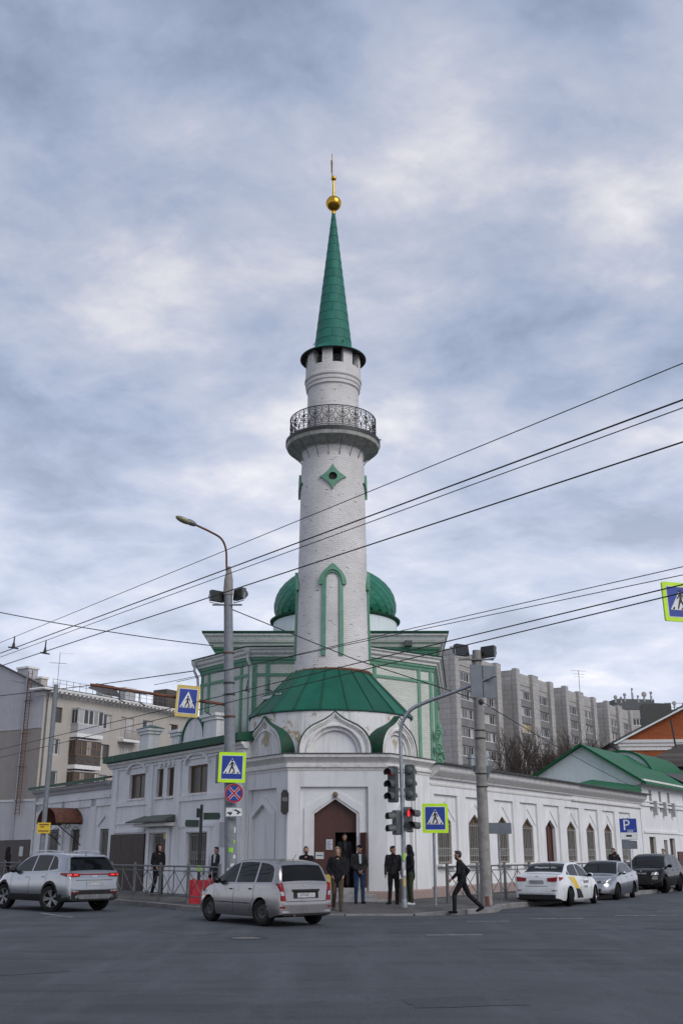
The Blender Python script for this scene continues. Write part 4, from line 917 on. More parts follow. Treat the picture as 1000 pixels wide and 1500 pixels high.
    post(12.9, .48, 7.0); post(6.6, .55, 7.0, cap=False); post(9.7, .35, 6.65, cap=False); post(2.6, .5, 7.35, 1.2)
    pd = MB(); A = [(-8.15 - .95 * math.cos(PI * i / 14), 6.15 + .85 * math.sin(PI * i / 14)) for i in range(15)]; pd.prism(A + [(-7.2, 5.9), (-9.1, 5.9)], .45, .75); pd.build('pediment', MT['plaster'], t)
    pc = MB(); n = 15; A2 = [(-8.15 - 1.0 * math.cos(PI * i / 14), 6.17 + .9 * math.sin(PI * i / 14)) for i in range(15)]
    pc.band(A2, A, .38, 1.5); pc.build('pediment_cover', MT['roof_green'], t)
    # ---------------- single-storey stretch
    Hh = [(-16.37, -14.98 - .15, .9, 2.72, 'rect'), (-23.2, -21.7, .9, 2.80, 'rect'), (-20.1, -18.9, .2, 2.75, 'rect')]
    m = MB(); m.wall(-25.4, -15.1, -.2, 4.8, 0.0, Hh, .25); m.quad((-25.4, 0, -.2), (-25.4, 5, -.2), (-25.4, 5, 4.8), (-25.4, 0, 4.8)); m.build('wall', MT['plaster'], t)
    window(t, -16.37, -15.13, .9, 2.72, .14, cols=1, grille='light', sill=.12); window(t, -23.2, -21.7, .9, 2.80, .14, cols=2, grille='light', sill=.12)
    MB().box(-20.1, -18.9, .16, .22, .2, 2.75).build('door', MT['gate_brown'], t)
    r = MB()
    for a, b in ((15.11, 14.9 + .21), (16.9, 17.5), (21.0, 21.4), (24.2, 25.4)):
        if b > a: r.box(-b, -a, -.08, 0, -.2, 4.1)
    r.box(-25.4, -15.1, -.08, 0, 3.75, 4.1); r.box(-25.4, -15.1, -.14, 0, 4.1, 4.25)
    for c, w in ((-15.75, .82), (-22.45, .92)):
        r.band([(c - w - .16, .9), (c - w - .16, 2.95), (c, 3.45), (c + w + .16, 2.95), (c + w + .16, .9)][1:4], [(c - w, .9), (c - w, 2.85), (c, 3.28), (c + w, 2.85), (c + w, .9)][1:4], -.06, 0)
    r.build('relief_band', MT['plaster'], t)
    MB().sweep([(-25.5, 0), (-15.12, 0)], [(-.1, 4.5), (.1, 4.5), (.16, 4.62), (.3, 4.72), (.32, 4.84), (-.1, 4.84)]).build('cornice', MT['plaster_grey'], t)
    MB().add([(-25.7, -.45, 5.0), (-15.12, -.45, 5.0), (-15.12, 3, 5.5), (-25.7, 3, 5.5), (-25.7, -.45, 4.85), (-15.12, -.45, 4.85)], [(0, 1, 2, 3), (4, 5, 1, 0)]).build('roof_sheet', MT['fascia_green'], rf)
    # rusty barrel awning over the side door
    aw = empty('awning', (-19.9, 0, 0), 0, parent=t); a = MB(); n = 13; A = [(-1.35 * math.cos(PI * i / 12), 3.05 + .72 * math.sin(PI * i / 12)) for i in range(13)]
    a.add([(x, -1.35, z) for x, z in A] + [(x, -.02, z) for x, z in A] + [(x * .97, -1.35, z - .03) for x, z in A] + [(x * .97, -.02, z - .03) for x, z in A], [f for i in range(12) for f in ((i, i + 1, n + i + 1, n + i), (2 * n + i, 3 * n + i, 3 * n + i + 1, 2 * n + i + 1), (i, 2 * n + i, 2 * n + i + 1, i + 1))])
    a.build('barrel_sheet', MT['rusty'], aw, smooth=True)
    for sx in (-1, 1):
        b = MB(); b.tube([(sx * 1.3, -.03, 2.0), (sx * 1.3, -.4, 2.35), (sx * 1.3, -.9, 2.7), (sx * 1.3, -1.3, 3.0)], .025, 5); b.tube([(sx * 1.3, -.03, 3.0), (sx * 1.3, -1.3, 3.0)], .025, 5)
        for c, q in ((-.35, 2.72), (-.75, 2.85), (-.25, 2.4)): b.tube([(sx * 1.3, c + .16 * (1 - i / 20) * math.cos(i * .5), q + .16 * (1 - i / 20) * math.sin(i * .5)) for i in range(16)], .018, 4)
        b.build('scroll_bracket', MT['iron'], aw)
    MB().tube([(-25.2, -.14, 4.5), (-25.2, -.14, 0.1)], .07, 8).build('downpipe', MT['white_frame'], t)
    MB().box(-4.55, -3.95, -.14, -.105, 1.9, 2.75).build('plaque', MT['plaster_grey'], t)
left_wing()
# ------------------------------------------------------------------ right wing along the right street
def right_wing():
    t = empty('arcade_wing', tuple(CR), RZR, 'long white single-storey wing with pointed barred windows between pilasters', 'building')
    cen = [4.42 + 2.63 * k for k in range(9)]; Hh = []
    for k, c in enumerate(cen):
        Hh.append((c - .57, c + .57, 0.45 if k == 4 else 1.28, 3.12, 'point', 2.76))
    m = MB(); m.wall(3.15, 28.2, -.2, 4.4, .10, Hh, .22); m.quad((28.2, .1, -.2), (28.2, 5, -.2), (28.2, 5, 4.4), (28.2, .1, 4.4)); m.build('wall', MT['plaster'], t)
    r = MB(); prev = 3.16
    for c in cen:
        r.box(prev, c - .95, 0.0, .10, -.2, 3.74); prev = c + .95
    r.box(prev, 28.2, 0, .10, -.2, 3.74); r.box(3.16, 28.2, 0, .10, 3.742, 4.4)
    r.build('pilaster_field', MT['plaster'], t)
    for c in cen:
        h = MB(); h.band([(c - .90, 2.84), (c, 3.60), (c + .90, 2.84)], [(c - .84, 2.80), (c, 3.50), (c + .84, 2.80)], .07, .10); h.build('pointed_hood', MT['plaster'], t)
    MB().sweep([(3.16, 0), (28.2, 0)], [(-.05, -.2), (.05, -.2), (.05, .48), (.01, .52), (-.05, .52)]).build('plinth', MT['plinth'], t)
    for k, c in enumerate(cen):
        if k == 4:
            d = window(t, c - .57, c + .57, .45, 3.12, .24, 'point', 2.76, cols=2, fm='door_brown', pm='door_brown', name='door', fw=.08)
        else: window(t, c - .57, c + .57, 1.28, 3.12, .18, 'point', 2.76, cols=2, rows=1, grille='light', sill=.34, pm='glass_dull')
    MB().sweep([(3.16, 0), (17.6, 0), (17.6, -.06), (28.4, -.06)], [(-.1, 4.05), (.03, 4.05), (.05, 4.12), (-.1, 4.12)], caps=True).build('string_course', MT['cornice_white'], t)
    for a, b, o in ((3.16, 17.6, .06), (17.62, 28.5, .0)):
        MB().sweep([(a, 0), (b, 0)], [(-.1, 4.30), (.05 + o, 4.30), (.08 + o, 4.36), (.2 + o, 4.44), (.34 + o, 4.54), (.38 + o, 4.60), (.40 + o, 4.76), (-.1, 4.76)]).build('cornice', MT['cornice_white'], t)
    rf = MB(); rf.add([(3.1, -.62, 4.79), (28.75, -.62, 4.79), (28.75, 5.5, 5.0), (3.1, 5.5, 5.0), (3.1, -.62, 4.77), (28.75, -.62, 4.77), (28.75, 0, 4.765), (3.1, 0, 4.765)], [(0, 1, 2, 3), (4, 5, 1, 0), (7, 6, 5, 4)]); rf.build('roof', MT['flashing'], t)
    ft = MB()
    for k in range(52): ft.box(3.2 + k * .49, 3.2 + k * .49 + .43, -.64, -.58, 4.795, 4.83)
    o = ft.build('roof_edge_tile', MT['flashing'], t); o['kind'] = 'stuff'
    for x, y, h in ((13.4, 3.2, 1.25), (14.5, 3.0, 1.35)):
        v = MB(); v.tube([(x, y, 4.8), (x, y, 4.8 + h)], .15, 12); v.lathe([(.16, 4.6 + h), (.2, 4.62 + h), (.2, 4.7 + h), (.15, 4.72 + h)], 12, (x, y)); v.build('vent_pipe', MT['galv'], t, smooth=True)
right_wing()
# ------------------------------------------------------------------ two-storey building further down the right street
def street_house():
    t = empty('street_house', tuple(CR + DR * 28.2), RZR, 'white two-storey street house with green gable roof and tall slit windows', 'building')
    def X(u): return u - 28.2
    slits = [(30.05, 30.55), (31.95, 32.45), (33.75, 34.25), (37.2, 37.6), (38.6, 39.0), (41, 41.4), (42.5, 42.9), (45, 45.4)]
    Hh = [(X(a), X(b), 3.95, 5.15, 'rect') for a, b in slits] + [(X(29.4), X(30.6), 1.0, 2.55, 'rect'), (X(32.2), X(32.9), .2, 2.4, 'rect'), (X(33.4), X(34.5), 1.0, 2.5, 'rect'), (X(36.3), X(37.5), .9, 2.5, 'arch', 1.95), (X(39.3), X(40.5), .9, 2.5, 'arch', 1.95), (X(42.3), X(43.5), .9, 2.5, 'arch', 1.95)]
    m = MB(); m.wall(0.01, 32, -.2, 5.6, -.05, Hh, .25); m.quad((0.01, -.05, -.2), (0.01, .4, -.2), (0.01, .4, 5.6), (0.01, -.05, 5.6)); m.build('wall', MT['plaster'], t)
    for a, b in slits:
        window(t, X(a), X(b), 3.95, 5.15, .1, cols=1, fw=.05)
        MB().box(X(b) + .02, X(b) + .2, -.30, -.05, 3.75, 4.55).build('bracket', MT['plaster_grey'], t)
    for a, b, z0, z1 in ((29.4, 30.6, 1.0, 2.55), (33.4, 34.5, 1.0, 2.5)): window(t, X(a), X(b), z0, z1, .1, cols=2, sill=.15)
    MB().box(X(32.2), X(32.9), .12, .18, .2, 2.4).build('door', MT['door_brown'], t)
    for a in (36.3, 39.3, 42.3): window(t, X(a), X(a) + 1.2, .9, 2.5, .1, 'arch', 1.95, cols=2, sill=.15)
    r = MB(); r.box(.06, 32, -.14, -.05, 4.22, 4.34); r.box(.06, 32, -.12, -.05, 4.45, 4.52); r.box(.3, 7.2, -.12, -.05, 2.75, 2.88); r.box(7.4, 32, -.1, -.05, 2.72, 2.78); r.build('relief_band', MT['plaster'], t)
    MB().box(X(31.6), X(33.0), -1.0, -.92, .2, 1.75).build('screen', MT['door_brown'], t)
    MB().sweep([(-.1, -.05), (32, -.05)], [(-.1, 5.35), (.12, 5.35), (.2, 5.45), (.38, 5.56), (.38, 5.66), (-.1, 5.66)]).build('cornice', MT['cornice_white'], t)
    # gable end wall looking up the street
    MB().prism([(0, 0), (1, 0)], 0, 1)
    g = MB(); g.add([(-.02, -.05, 4.5), (-.02, 6.6, 4.5), (-.02, 6.6, 5.7), (-.02, 3.1, 7.62), (-.02, -.05, 5.65)], [(0, 1, 2, 3, 4)]); g.build('gable_wall', MT['plaster_pale'], t)
    rf = empty('roof', (0, 0, 0), 0, parent=t)
    for k in range(9):
        x0 = -.3 + k * 1.2; x1 = x0 + 1.19
        MB().add([(x0, -.55, 5.44), (x1, -.55, 5.44), (x1, 3.1, 7.75), (x0, 3.1, 7.75), (x0, -.55, 5.36), (x1, -.55, 5.36)], [(0, 1, 2, 3), (4, 5, 1, 0)]).build('roof_sheet', MT['roof_bright_green'], rf)
    g = MB(); g.add([(-.32, -.6, 5.32), (-.32, 3.1, 7.66), (-.32, 6.9, 5.5), (-.32, 6.9, 5.62), (-.32, 3.1, 7.80), (-.32, -.6, 5.46), (-.02, -.6, 5.32), (-.02, 3.1, 7.66), (-.02, 6.9, 5.5)], [(0, 1, 4, 5), (1, 2, 3, 4), (0, 1, 7, 6), (1, 2, 8, 7)]); g.build('barge_board', MT['roof_bright_green'], rf)
    MB().add([(-.3, 3.1, 7.75), (10.5, 3.1, 7.75), (10.5, 6.9, 5.55), (-.3, 6.9, 5.55)], [(0, 1, 2, 3)]).build('back_slope', MT['roof_bright_green'], rf)
    # arched attic front behind the ridge
    A = [(3.5 - 2.0 * math.cos(PI * i / 16), 6.05 + 1.95 * math.sin(PI * i / 16)) for i in range(17)]
    a = MB(); a.add([(8.5, y, z) for y, z in A], [tuple(range(17))]); a.build('arched_attic', MT['plaster_pale'], t)
    a = MB(); n = 17; A2 = [(3.5 - 2.1 * math.cos(PI * i / 16), 6.07 + 2.05 * math.sin(PI * i / 16)) for i in range(17)]
    a.add([(8.35, y, z) for y, z in A] + [(8.35, y, z) for y, z in A2] + [(16, y, z) for y, z in A2], [f for i in range(16) for f in ((i, i + 1, n + i + 1, n + i), (n + i, n + i + 1, 2 * n + i + 1, 2 * n + i))]); a.build('arched_attic_cover', MT['roof_bright_green'], t)
    MB().add([(10.5, -.5, 5.68), (32, -.5, 5.68), (32, 4.5, 8.9), (10.5, 4.5, 8.3)], [(0, 1, 2, 3)]).build('slate_slope', MT['slate'], rf)
    MB().add([(-.35, -.3, 4.72), (-5.5, -.0, 4.80), (-5.5, 2.5, 5.0), (-.35, 2.5, 5.3), (-.35, -.3, 5.25), (-.35, 2.5, 5.7)], [(0, 1, 4), (1, 2, 5, 4), (0, 4, 5, 3)]).build('valley_roof', MT['roof_bright_green'], rf)
street_house()
# ------------------------------------------------------------------ tan apartment house on the left
def tan_house():
    t = empty('apartment_house', (-32.23, 112, 0), RZR, 'tan five-storey apartment house with bracketed cornice and fire ladder', 'building')
    rowz = [15.24 - 3.4 * k for k in range(5)]
    cols = [(1.1, 2.7), (8.6, 10.2), (15.5, 17.2), (20.2, 21.8)]
    Hh = [(a, b, z, z + 1.67, 'rect') for a, b in cols for z in rowz] + [(11.8, 12.6, z - .7, z + 1.67, 'rect') for z in rowz] + [(12.8, 13.9, z, z + 1.67, 'rect') for z in rowz]
    m = MB(); m.wall(0, 24, -.2, 18.0, 0, Hh, .2); m.build('front_wall', MT['plaster_tan'], t)
    for i, (a, b) in enumerate(cols):
        for j, z in enumerate(rowz): window(t, a, b, z, z + 1.67, .14, cols=3 if (i + j) % 2 else 2, fm='white_frame' if (i * 2 + j) % 3 else 'wood_frame', pm=[('curtain', 'glass', 'glass'), ('glass', 'glass', 'curtain'), ('glass', 'curtain')][(i + 2 * j) % 3], fw=.09)
    for j, z in enumerate(rowz):
        window(t, 11.8, 12.6, z - .7, z + 1.67, .14, cols=1, fm='white_frame', pm='curtain', fw=.08); window(t, 12.8, 13.9, z, z + 1.67, .14, cols=2, fm='white_frame', pm='curtain', fw=.08)
    # glazed balconies
    for j, z in enumerate(rowz[:4]):
        b = empty('balcony', (4.1, -1.15, z - .95), 0, parent=t); W = 3.7
        MB().box(-.1, W + .1, -.05, 1.14, -.45, -.02).build('slab', MT['cornice_white' if j != 2 else 'plaster_grey'], b)
        MB().add([(0, 0, 0), (W, 0, 0), (W, 0, 1.0), (0, 0, 1.0), (0, 1.14, 0), (0, 1.14, 1.0), (W, 1.14, 0), (W, 1.14, 1.0)], [(0, 1, 2, 3), (0, 3, 5, 4), (1, 6, 7, 2)]).build('parapet', MT[['plaster_grey', 'old_wood', 'plaster_tan_dark', 'plaster_grey'][j]], b)
        fm = 'white_frame' if j == 0 else 'wood_frame'
        for k in range(5): window(b, k * W / 5, (k + 1) * W / 5, 1.0, 2.62, 0, cols=1 if j == 0 else 2, rows=1 if j == 0 else 2, fm=fm, pm='curtain' if (k + j) % 3 == 0 else 'glass', fw=.07, name='glazing')
        g = window(b, 0, 1.0, 1.0, 2.62, 0, cols=2, fm=fm, pm='glass', fw=.07, name='glazing'); g.rotation_euler = (0, 0, R(90)); g.location = (0, .1, 1.0)
        MB().box(-.08, W + .08, -.06, 1.14, 2.63, 2.74).build('lid', MT['plaster_grey'], b)
    for j, z in enumerate(rowz[:4]):
        b = empty('balcony', (11.5, -.95, z - .95), 0, parent=t)
        MB().box(-.1, 2.7, -.02, .94, -.3, -.02).build('slab', MT['cornice_white'], b)
        q = MB(); q.tube([(0, 0, 1.0), (2.6, 0, 1.0)], .03, 4); q.tube([(0, 0, .1), (2.6, 0, .1)], .03, 4)
        for k in range(14): q.tube([(k * .2, 0, 0), (k * .2, 0, 1.0)], .018, 4)
        q.build('railing', MT['iron_grey'], b)
    MB().sweep([(0, 1.4), (0, 0), (24, 0), (24, 5)], [(-.1, 18.0), (.06, 18.0), (.1, 18.2), (.2, 18.22), (.22, 18.45), (-.1, 18.45)]).build('frieze', MT['cornice_white'], t)
    br = MB().add([(-.16, -.72, .24), (.16, -.72, .24), (.16, -.72, .38), (-.16, -.72, .38), (-.16, 0, .0), (.16, 0, .0), (.16, 0, .38), (-.16, 0, .38)], [(0, 1, 2, 3), (0, 4, 5, 1), (0, 3, 7, 4), (1, 5, 6, 2)]).mesh('bracket', MT['cornice_white'])
    for k in range(36): inst('bracket', br, t, (.3 + k * .66, -.2, 18.06))
    MB().sweep([(0, 1.4), (0, 0), (24, 0)], [(-.1, 18.455), (.95, 18.455), (1.0, 18.6), (.9, 18.72), (-.1, 18.75)]).build('cornice', MT['cornice_white'], t)
    # gable end
    g = MB()
    def gp(a): g.add([(0.002, y, z) for y, z in a], [tuple(range(len(a)))])
    gp([(0, -.2), (12, -.2), (12, 7.0), (0, 7.0)]); g.build('gable_base', MT['plaster_grey'], t)
    g = MB(); gp([(0, 7.0), (12, 7.0), (12, 14.6), (0, 14.6)]); g.build('gable_middle', MT['plaster_tan_dark'], t)
    g = MB(); gp([(1.2, 14.6), (12, 14.6), (12, 22.4), (8.0, 22.0), (1.2, 19.6)]); gp([(0, 14.6), (1.2, 14.6), (1.2, 18.4), (0, 18.4)]); g.build('gable_top', MT['plaster_grey'], t)
    MB().box(-.06, 0, 0, 12, 6.9, 7.1).build('gable_band', MT['white_frame'], t)
    MB().box(-.05, 0, 0, 12, 14.5, 14.62).build('gable_band', MT['plaster_grey'], t)
    MB().add([(-.2, -1.0, 18.78), (24, -1.0, 18.78), (24, 8, 20.5), (.05, 8, 20.5), (.05, 14, 19.5), (24, 14, 19.5)], [(0, 1, 2, 3), (3, 2, 5, 4)]).build('roof', MT['roof_tin'], t)
    MB().tube([(-.12, .3, 19.0), (-.12, 8, 22.15)], .1, 6).build('gable_coping', MT['slate'], t)
    rl = MB(); 
    for z in (19.3, 19.7): rl.tube([(.2, -.9, z), (24, -.9, z)], .025, 4)
    for k in range(25): rl.tube([(.2 + k * .98, -.9, 18.8), (.2 + k * .98, -.9, 19.75)], .025, 4)
    rl.build('roof_railing', MT['iron_grey'], t)
    for x, y, w, d, z0, z1, mt in ((.3, 3.4, 1.4, 1.8, 19, 21.3, 'plaster_grey'), (.1, .9, .9, 1.0, 18.6, 19.9, 'plaster_tan'), (13.0, 4.5, 1.6, 1.2, 19, 20.9, 'plaster_grey'), (16.8, 4.5, 1.7, 1.2, 19, 21.2, 'plaster_grey')):
        c = empty('chimney', (x, y, 0), 0, parent=t); MB().box(0, w, 0, d, z0, z1).build('stack', MT[mt], c); MB().box(-.12, w + .12, -.12, d + .12, z1 + .003, z1 + .22).build('cap', MT['cornice_white'], c)
    MB().box(18.7, 20.6, -.6, 1.6, 18.7, 21.0).build('brick_stack', MT['old_wood'], t)
    dm = MB(); dm.add([(9.0, 0.0, 19.1), (11.6, 0.0, 19.1), (10.3, 0.0, 20.3), (9, 3, 20.2), (11.6, 3, 20.2), (10.3, 3, 20.9)], [(0, 1, 2), (0, 2, 5, 3), (1, 4, 5, 2)]); dm.build('dormer', MT['slate'], t)
    ld = empty('fire_ladder', (-.35, 1.9, 0), 0, parent=t)
    for y in (0, .62): MB().tube([(0, y, 5.5), (0, y, 20.8)], .045, 6).build('stile', MT['rusty'], ld)
    rg = MB().tube([(0, 0, 0), (0, .62, 0)], .022, 5).mesh('rung', MT['rusty'])
    for k in range(42): inst('rung', rg, ld, (0, 0, 5.7 + k * .36))
    for z in (7, 10.5, 14, 17.5): MB().tube([(-.02, -.5, z), (-.02, .9, z), (.35, .9, z)], .03, 5).build('stay', MT['rusty'], ld)
    MB().tube([(-.15, 2.9, 0.5), (-.15, 2.9, 20.4)], .09, 8).build('downpipe', MT['galv'], t)
    MB().tube([(.35, -.15, .5), (.35, -.15, 17.2), (.1, -.5, 18.3)], .08, 8).build('downpipe', MT['iron_grey'], t)
    # television aerial
    a = empty('roof_aerial', (3.6, 2.2, 19.9), 0, parent=t)
    MB().tube([(0, 0, 0), (0, 0, 3.6)], .035, 6).build('mast', MT['galv'], a); q = MB()
    q.tube([(0, 0, 3.5), (1.6, -.5, 3.55)], .018, 4)
    for k in range(5): q.tube([(-.5 + k * .12 - .6, .5, 2.3), (-.5 + k * .12 + .9, -.6, 2.3)], .014, 4)
    q.build('dipole', MT['galv'], a)
tan_house()
# board fence beyond the wing
def hoarding():
    t = empty('board_fence', tuple(CL + DL * 25.5 + NL * .1), RZL, 'dark brown board fence below the tan apartment house', 'fence')
    me = MB().box(-.95, .95, -.03, .03, 0, 2.2).mesh('board', MT['gate_brown'])
    for k in range(7): inst('board', me, t, (-1.0 - k * 1.94, 0, 0.15), (0, 0, random.uniform(-.02, .02)))
    MB().box(-1.6, -1.0, -.06, -.035, 1.5, 2.0).build('poster', MT['paper'], t)
hoarding()
# ------------------------------------------------------------------ grey panel block of flats on the right
def flats(x0, idx, label):
    o = Vector((12.84, 140, 0)) + DR * x0
    t = empty('panel_flats', tuple(o), RZR, label, 'building', 'grey blocks of flats behind the wing')
    P = 2.6; T = 28.2; zr = [25.55 - 2.52 * k - 1.4 for k in range(8)]
    m = MB(); bays = ((1.3, 6.1), (8.6, 13.4))
    m.wall(0, 15, -.2, T - .9, -P, [(a, b, z, z + 1.4, 'rect') for a, b in bays for z in zr], .3); m.build('front_wall', MT['brick_block'], t, uv='box')
    MB().add([(0, -P, -.2), (0, 6, -.2), (0, 6, T), (0, -P, T)], [(0, 1, 2, 3)]).build('end_wall', MT['brick_block'], t, uv='box')
    MB().box(0, 15, -P, 6, T - .9, T - .85).build('roof', MT['slate'], t)
    for a, b, h in ((-.05, 1.25, T + .25), (6.15, 8.55, T + .1), (13.45, 15.0, T)):
        MB().box(a, b, -P - .55, -P + .2, -.2, h).build('pilaster', MT['brick_block'], t, uv='box')
    for a, b in bays:
        MB().box(a, b, -P - .1, -P + .1, T - 1.9, T - .2).build('attic_panel', MT['brick_block'], t, uv='box')
        for j, z in enumerate(zr):
            MB().box(a, b, -P - .12, -P - .02, z - 1.09, z - .06).build('parapet', MT['brick_silicate'], t, uv='box')
            rp = random.Random(j * 31 + idx * 7 + int(a)); pm = tuple(rp.choice(['glass', 'glass', 'glass', 'curtain', 'glass_dull']) for _ in range(6))
            if idx == 1 and j == 2 and a < 3: pm = 'amber_lit_glass'
            wdw = window(t, a, b, z, z + 1.4, -P + .12, cols=6, fm='white_frame', pm=pm, fw=.12, name='loggia_window')
            MB().box(a, b, -P - .16, -P - .02, z - .06, z + .02).build('sill', MT['white_frame'], wdw, (-a, P - .12, -z))
    # stair link to the next block
    m = MB(); m.wall(15, 20.6, -.2, T - 1.2, 0, [(16.4, 17.5, z + .6, z + 2.0, 'rect') for z in zr], .25); m.build('link_wall', MT['brick_block'], t, uv='box')
    for z in zr: window(t, 16.4, 17.5, z + .6, z + 2.0, .15, cols=1, fm='wood_frame', pm='glass', fw=.08)
    MB().box(15, 20.6, 0, 6, T - 1.2, T - 1.1).build('link_roof', MT['slate'], t)
flats(-.2, 0, 'grey block of flats rising directly beside the mosque cornice')
flats(20.5, 1, 'grey block of flats with one amber lit loggia window above the bare trees')
flats(41.0, 2, 'grey block of flats carrying a roof aerial, between two similar blocks')
flats(62.0, 3, 'grey block of flats next to the far block with rooftop antennas')
def aerial(x, h):
    p = Vector((12.84, 140, 0)) + DR * x + NR * 1.5
    a = empty('roof_aerial', (p.x, p.y, 27.33), .3, 'thin television aerial standing on the grey block of flats', 'antenna')
    MB().tube([(0, 0, 0), (0, 0, h)], .05, 5).build('mast', MT['iron_grey'], a)
    for z, l in ((h - .1, 1.5), (h - .7, 1.2), (h - 1.2, 1.0)): MB().tube([(-l, 0, z), (l, 0, z)], .03, 4).build('dipole', MT['iron_grey'], a)
aerial(52.5, 5.5)
# ------------------------------------------------------------------ far office block with antennas
def office():
    t = empty('office_block', (66.2, 250, 0), R(8), 'distant grey office block crowded with rooftop antennas', 'building')
    zr = [30.9 - 4.3 * k for k in range(4)]; bays = [(1.0 + k * 7.2, 7.4 + k * 7.2) for k in range(4)]
    m = MB(); m.wall(0, 34, -.2, 34.6, 0, [(a, b, z, z + 1.7, 'rect') for a, b in bays for z in zr], .3); m.quad((0, 0, -.2), (0, 14, -.2), (0, 14, 34.6), (0, 0, 34.6)); m.build('wall', MT['panel_grey'], t)
    for a, b in bays:
        for z in zr: window(t, a, b, z, z + 1.7, .15, cols=8, fm='white_frame', pm=('glass', 'glass', 'curtain', 'glass', 'glass', 'glass_dull'), fw=.16)
    MB().box(0, 34, .0, 14, 34.6, 34.9).build('roof', MT['slate'], t)
    MB().box(.8, 10.5, 1, 9, 34.9, 37.4).build('plant_room', MT['signal_grey'], t); MB().box(10.6, 13.0, 1.5, 6, 34.9, 36.6).build('plant_room', MT['iron'], t); MB().box(23.4, 30, 1, 8, 34.9, 39).build('plant_room', MT['panel_grey'], t)
    rl = MB()
    for z in (35.6, 36.6): rl.tube([(13, 1, z), (23.5, 1, z)], .07, 4)
    rl.build('roof_rail', MT['iron_grey'], t)
    for k, (x, h, r) in enumerate(((.6, 3.2, .5), (2.0, 3.0, .35), (3.0, 3.8, .45), (5.0, 5.2, .3), (6.4, 3.5, .3), (8.0, 4.0, .7), (9.8, 4.4, .4), (15.6, 2.0, .55), (18.0, 1.8, .45), (23.9, 7.2, .55), (24.3, 6.2, .5), (27.2, 7.0, .5))):
        a = empty('antenna', (x, 1.2, 34.8), 0, parent=t); MB().tube([(0, 0, 0), (0, 0, h)], .12, 5).build('mast', MT['iron_grey'], a)
        MB().ball((0, -.2, h - .2), (r, .25, r), 10).build('dish', MT['panel_grey'], a)
        MB().box(-.2, .2, -.3, 0, h * .5, h * .8).build('panel', MT['panel_grey'], a)
office()
# ------------------------------------------------------------------ orange brick house, old shed roof
def orange_house():
    t = empty('brick_house', (25.3, 95, 0), R(-5), 'orange brick house with white cornice and dark gable roof', 'building')
    m = MB(); m.quad((0, 0, -.2), (16, 0, -.2), (16, 0, 10.5), (0, 0, 10.5)); m.quad((0, 0, -.2), (0, 10, -.2), (0, 10, 10.5), (0, 0, 10.5)); m.build('wall', MT['brick_orange'], t, uv='box')
    m = MB(); m.add([(0, .05, 11.3), (16, .05, 11.3), (8, .05, 15.2)], [(0, 1, 2)]); m.build('gable', MT['brick_orange'], t, uv='box')
    MB().sweep([(0, 10), (0, 0), (16, 0)], [(-.1, 10.5), (.1, 10.5), (.12, 10.8), (.22, 10.85), (.25, 11.1), (.35, 11.15), (.4, 11.42), (-.1, 11.42)]).build('cornice', MT['cornice_white'], t)
    MB().box(6.1, 7.4, -.06, 0, 7, 10.5).build('pilaster', MT['cornice_white'], t)
    m = MB(); m.add([(-1.0, -.6, 11.15), (8, -.6, 15.55), (8, 10, 15.55), (-1.0, 10, 11.15), (17, -.6, 11.15), (17, 10, 11.15), (-1.0, -.6, 11.0), (8, -.6, 15.40), (17, -.6, 11.0)], [(0, 1, 2, 3), (1, 4, 5, 2), (6, 7, 1, 0), (7, 8, 4, 1)]); m.build('roof', MT['flashing'], t)
    m = MB(); m.add([(-.7, -.55, 11.10), (8, -.55, 15.36), (8, -.55, 15.20), (-.5, -.55, 11.03)], [(0, 1, 2, 3)]); m.build('barge_board', MT['plaster_pale'], t)
    MB().box(2.6, 5.2, 1.5, 3.0, 12.6, 14.9).build('roof_box', MT['flashing'], t)
    MB().tube([(-.9, -.4, 11.0), (-.2, -.15, 10.4), (-.1, -.12, 7)], .1, 7).build('downpipe', MT['iron'], t)
orange_house()
def shed():
    t = empty('old_shed', (22.6, 78, 0), R(-18), 'weathered wooden shed roof below the orange brick house', 'shed')
    MB().box(0, 9, 0, 6, -.2, 8.0).build('wall', MT['old_wood'], t)
    for k in range(9):
        z = 7.7 + k * .2; y = -.4 + k * .36
        MB().add([(-.6 + k * .33, y, z), (9.5 - k * .2, y, z), (9.4 - k * .2, y + .42, z + .27), (-.4 + k * .33, y + .42, z + .27), (-.6 + k * .33, y, z - .05), (9.5 - k * .2, y, z - .05)], [(0, 1, 2, 3), (4, 5, 1, 0)]).build('roof_plank', MT['old_wood'], t, rot=(0, random.uniform(-.012, .012), 0))
    MB().tube([(2.2, 2.5, 9), (2.0, 2.5, 11.4)], .07, 6).build('stove_pipe', MT['iron'], t)
shed()
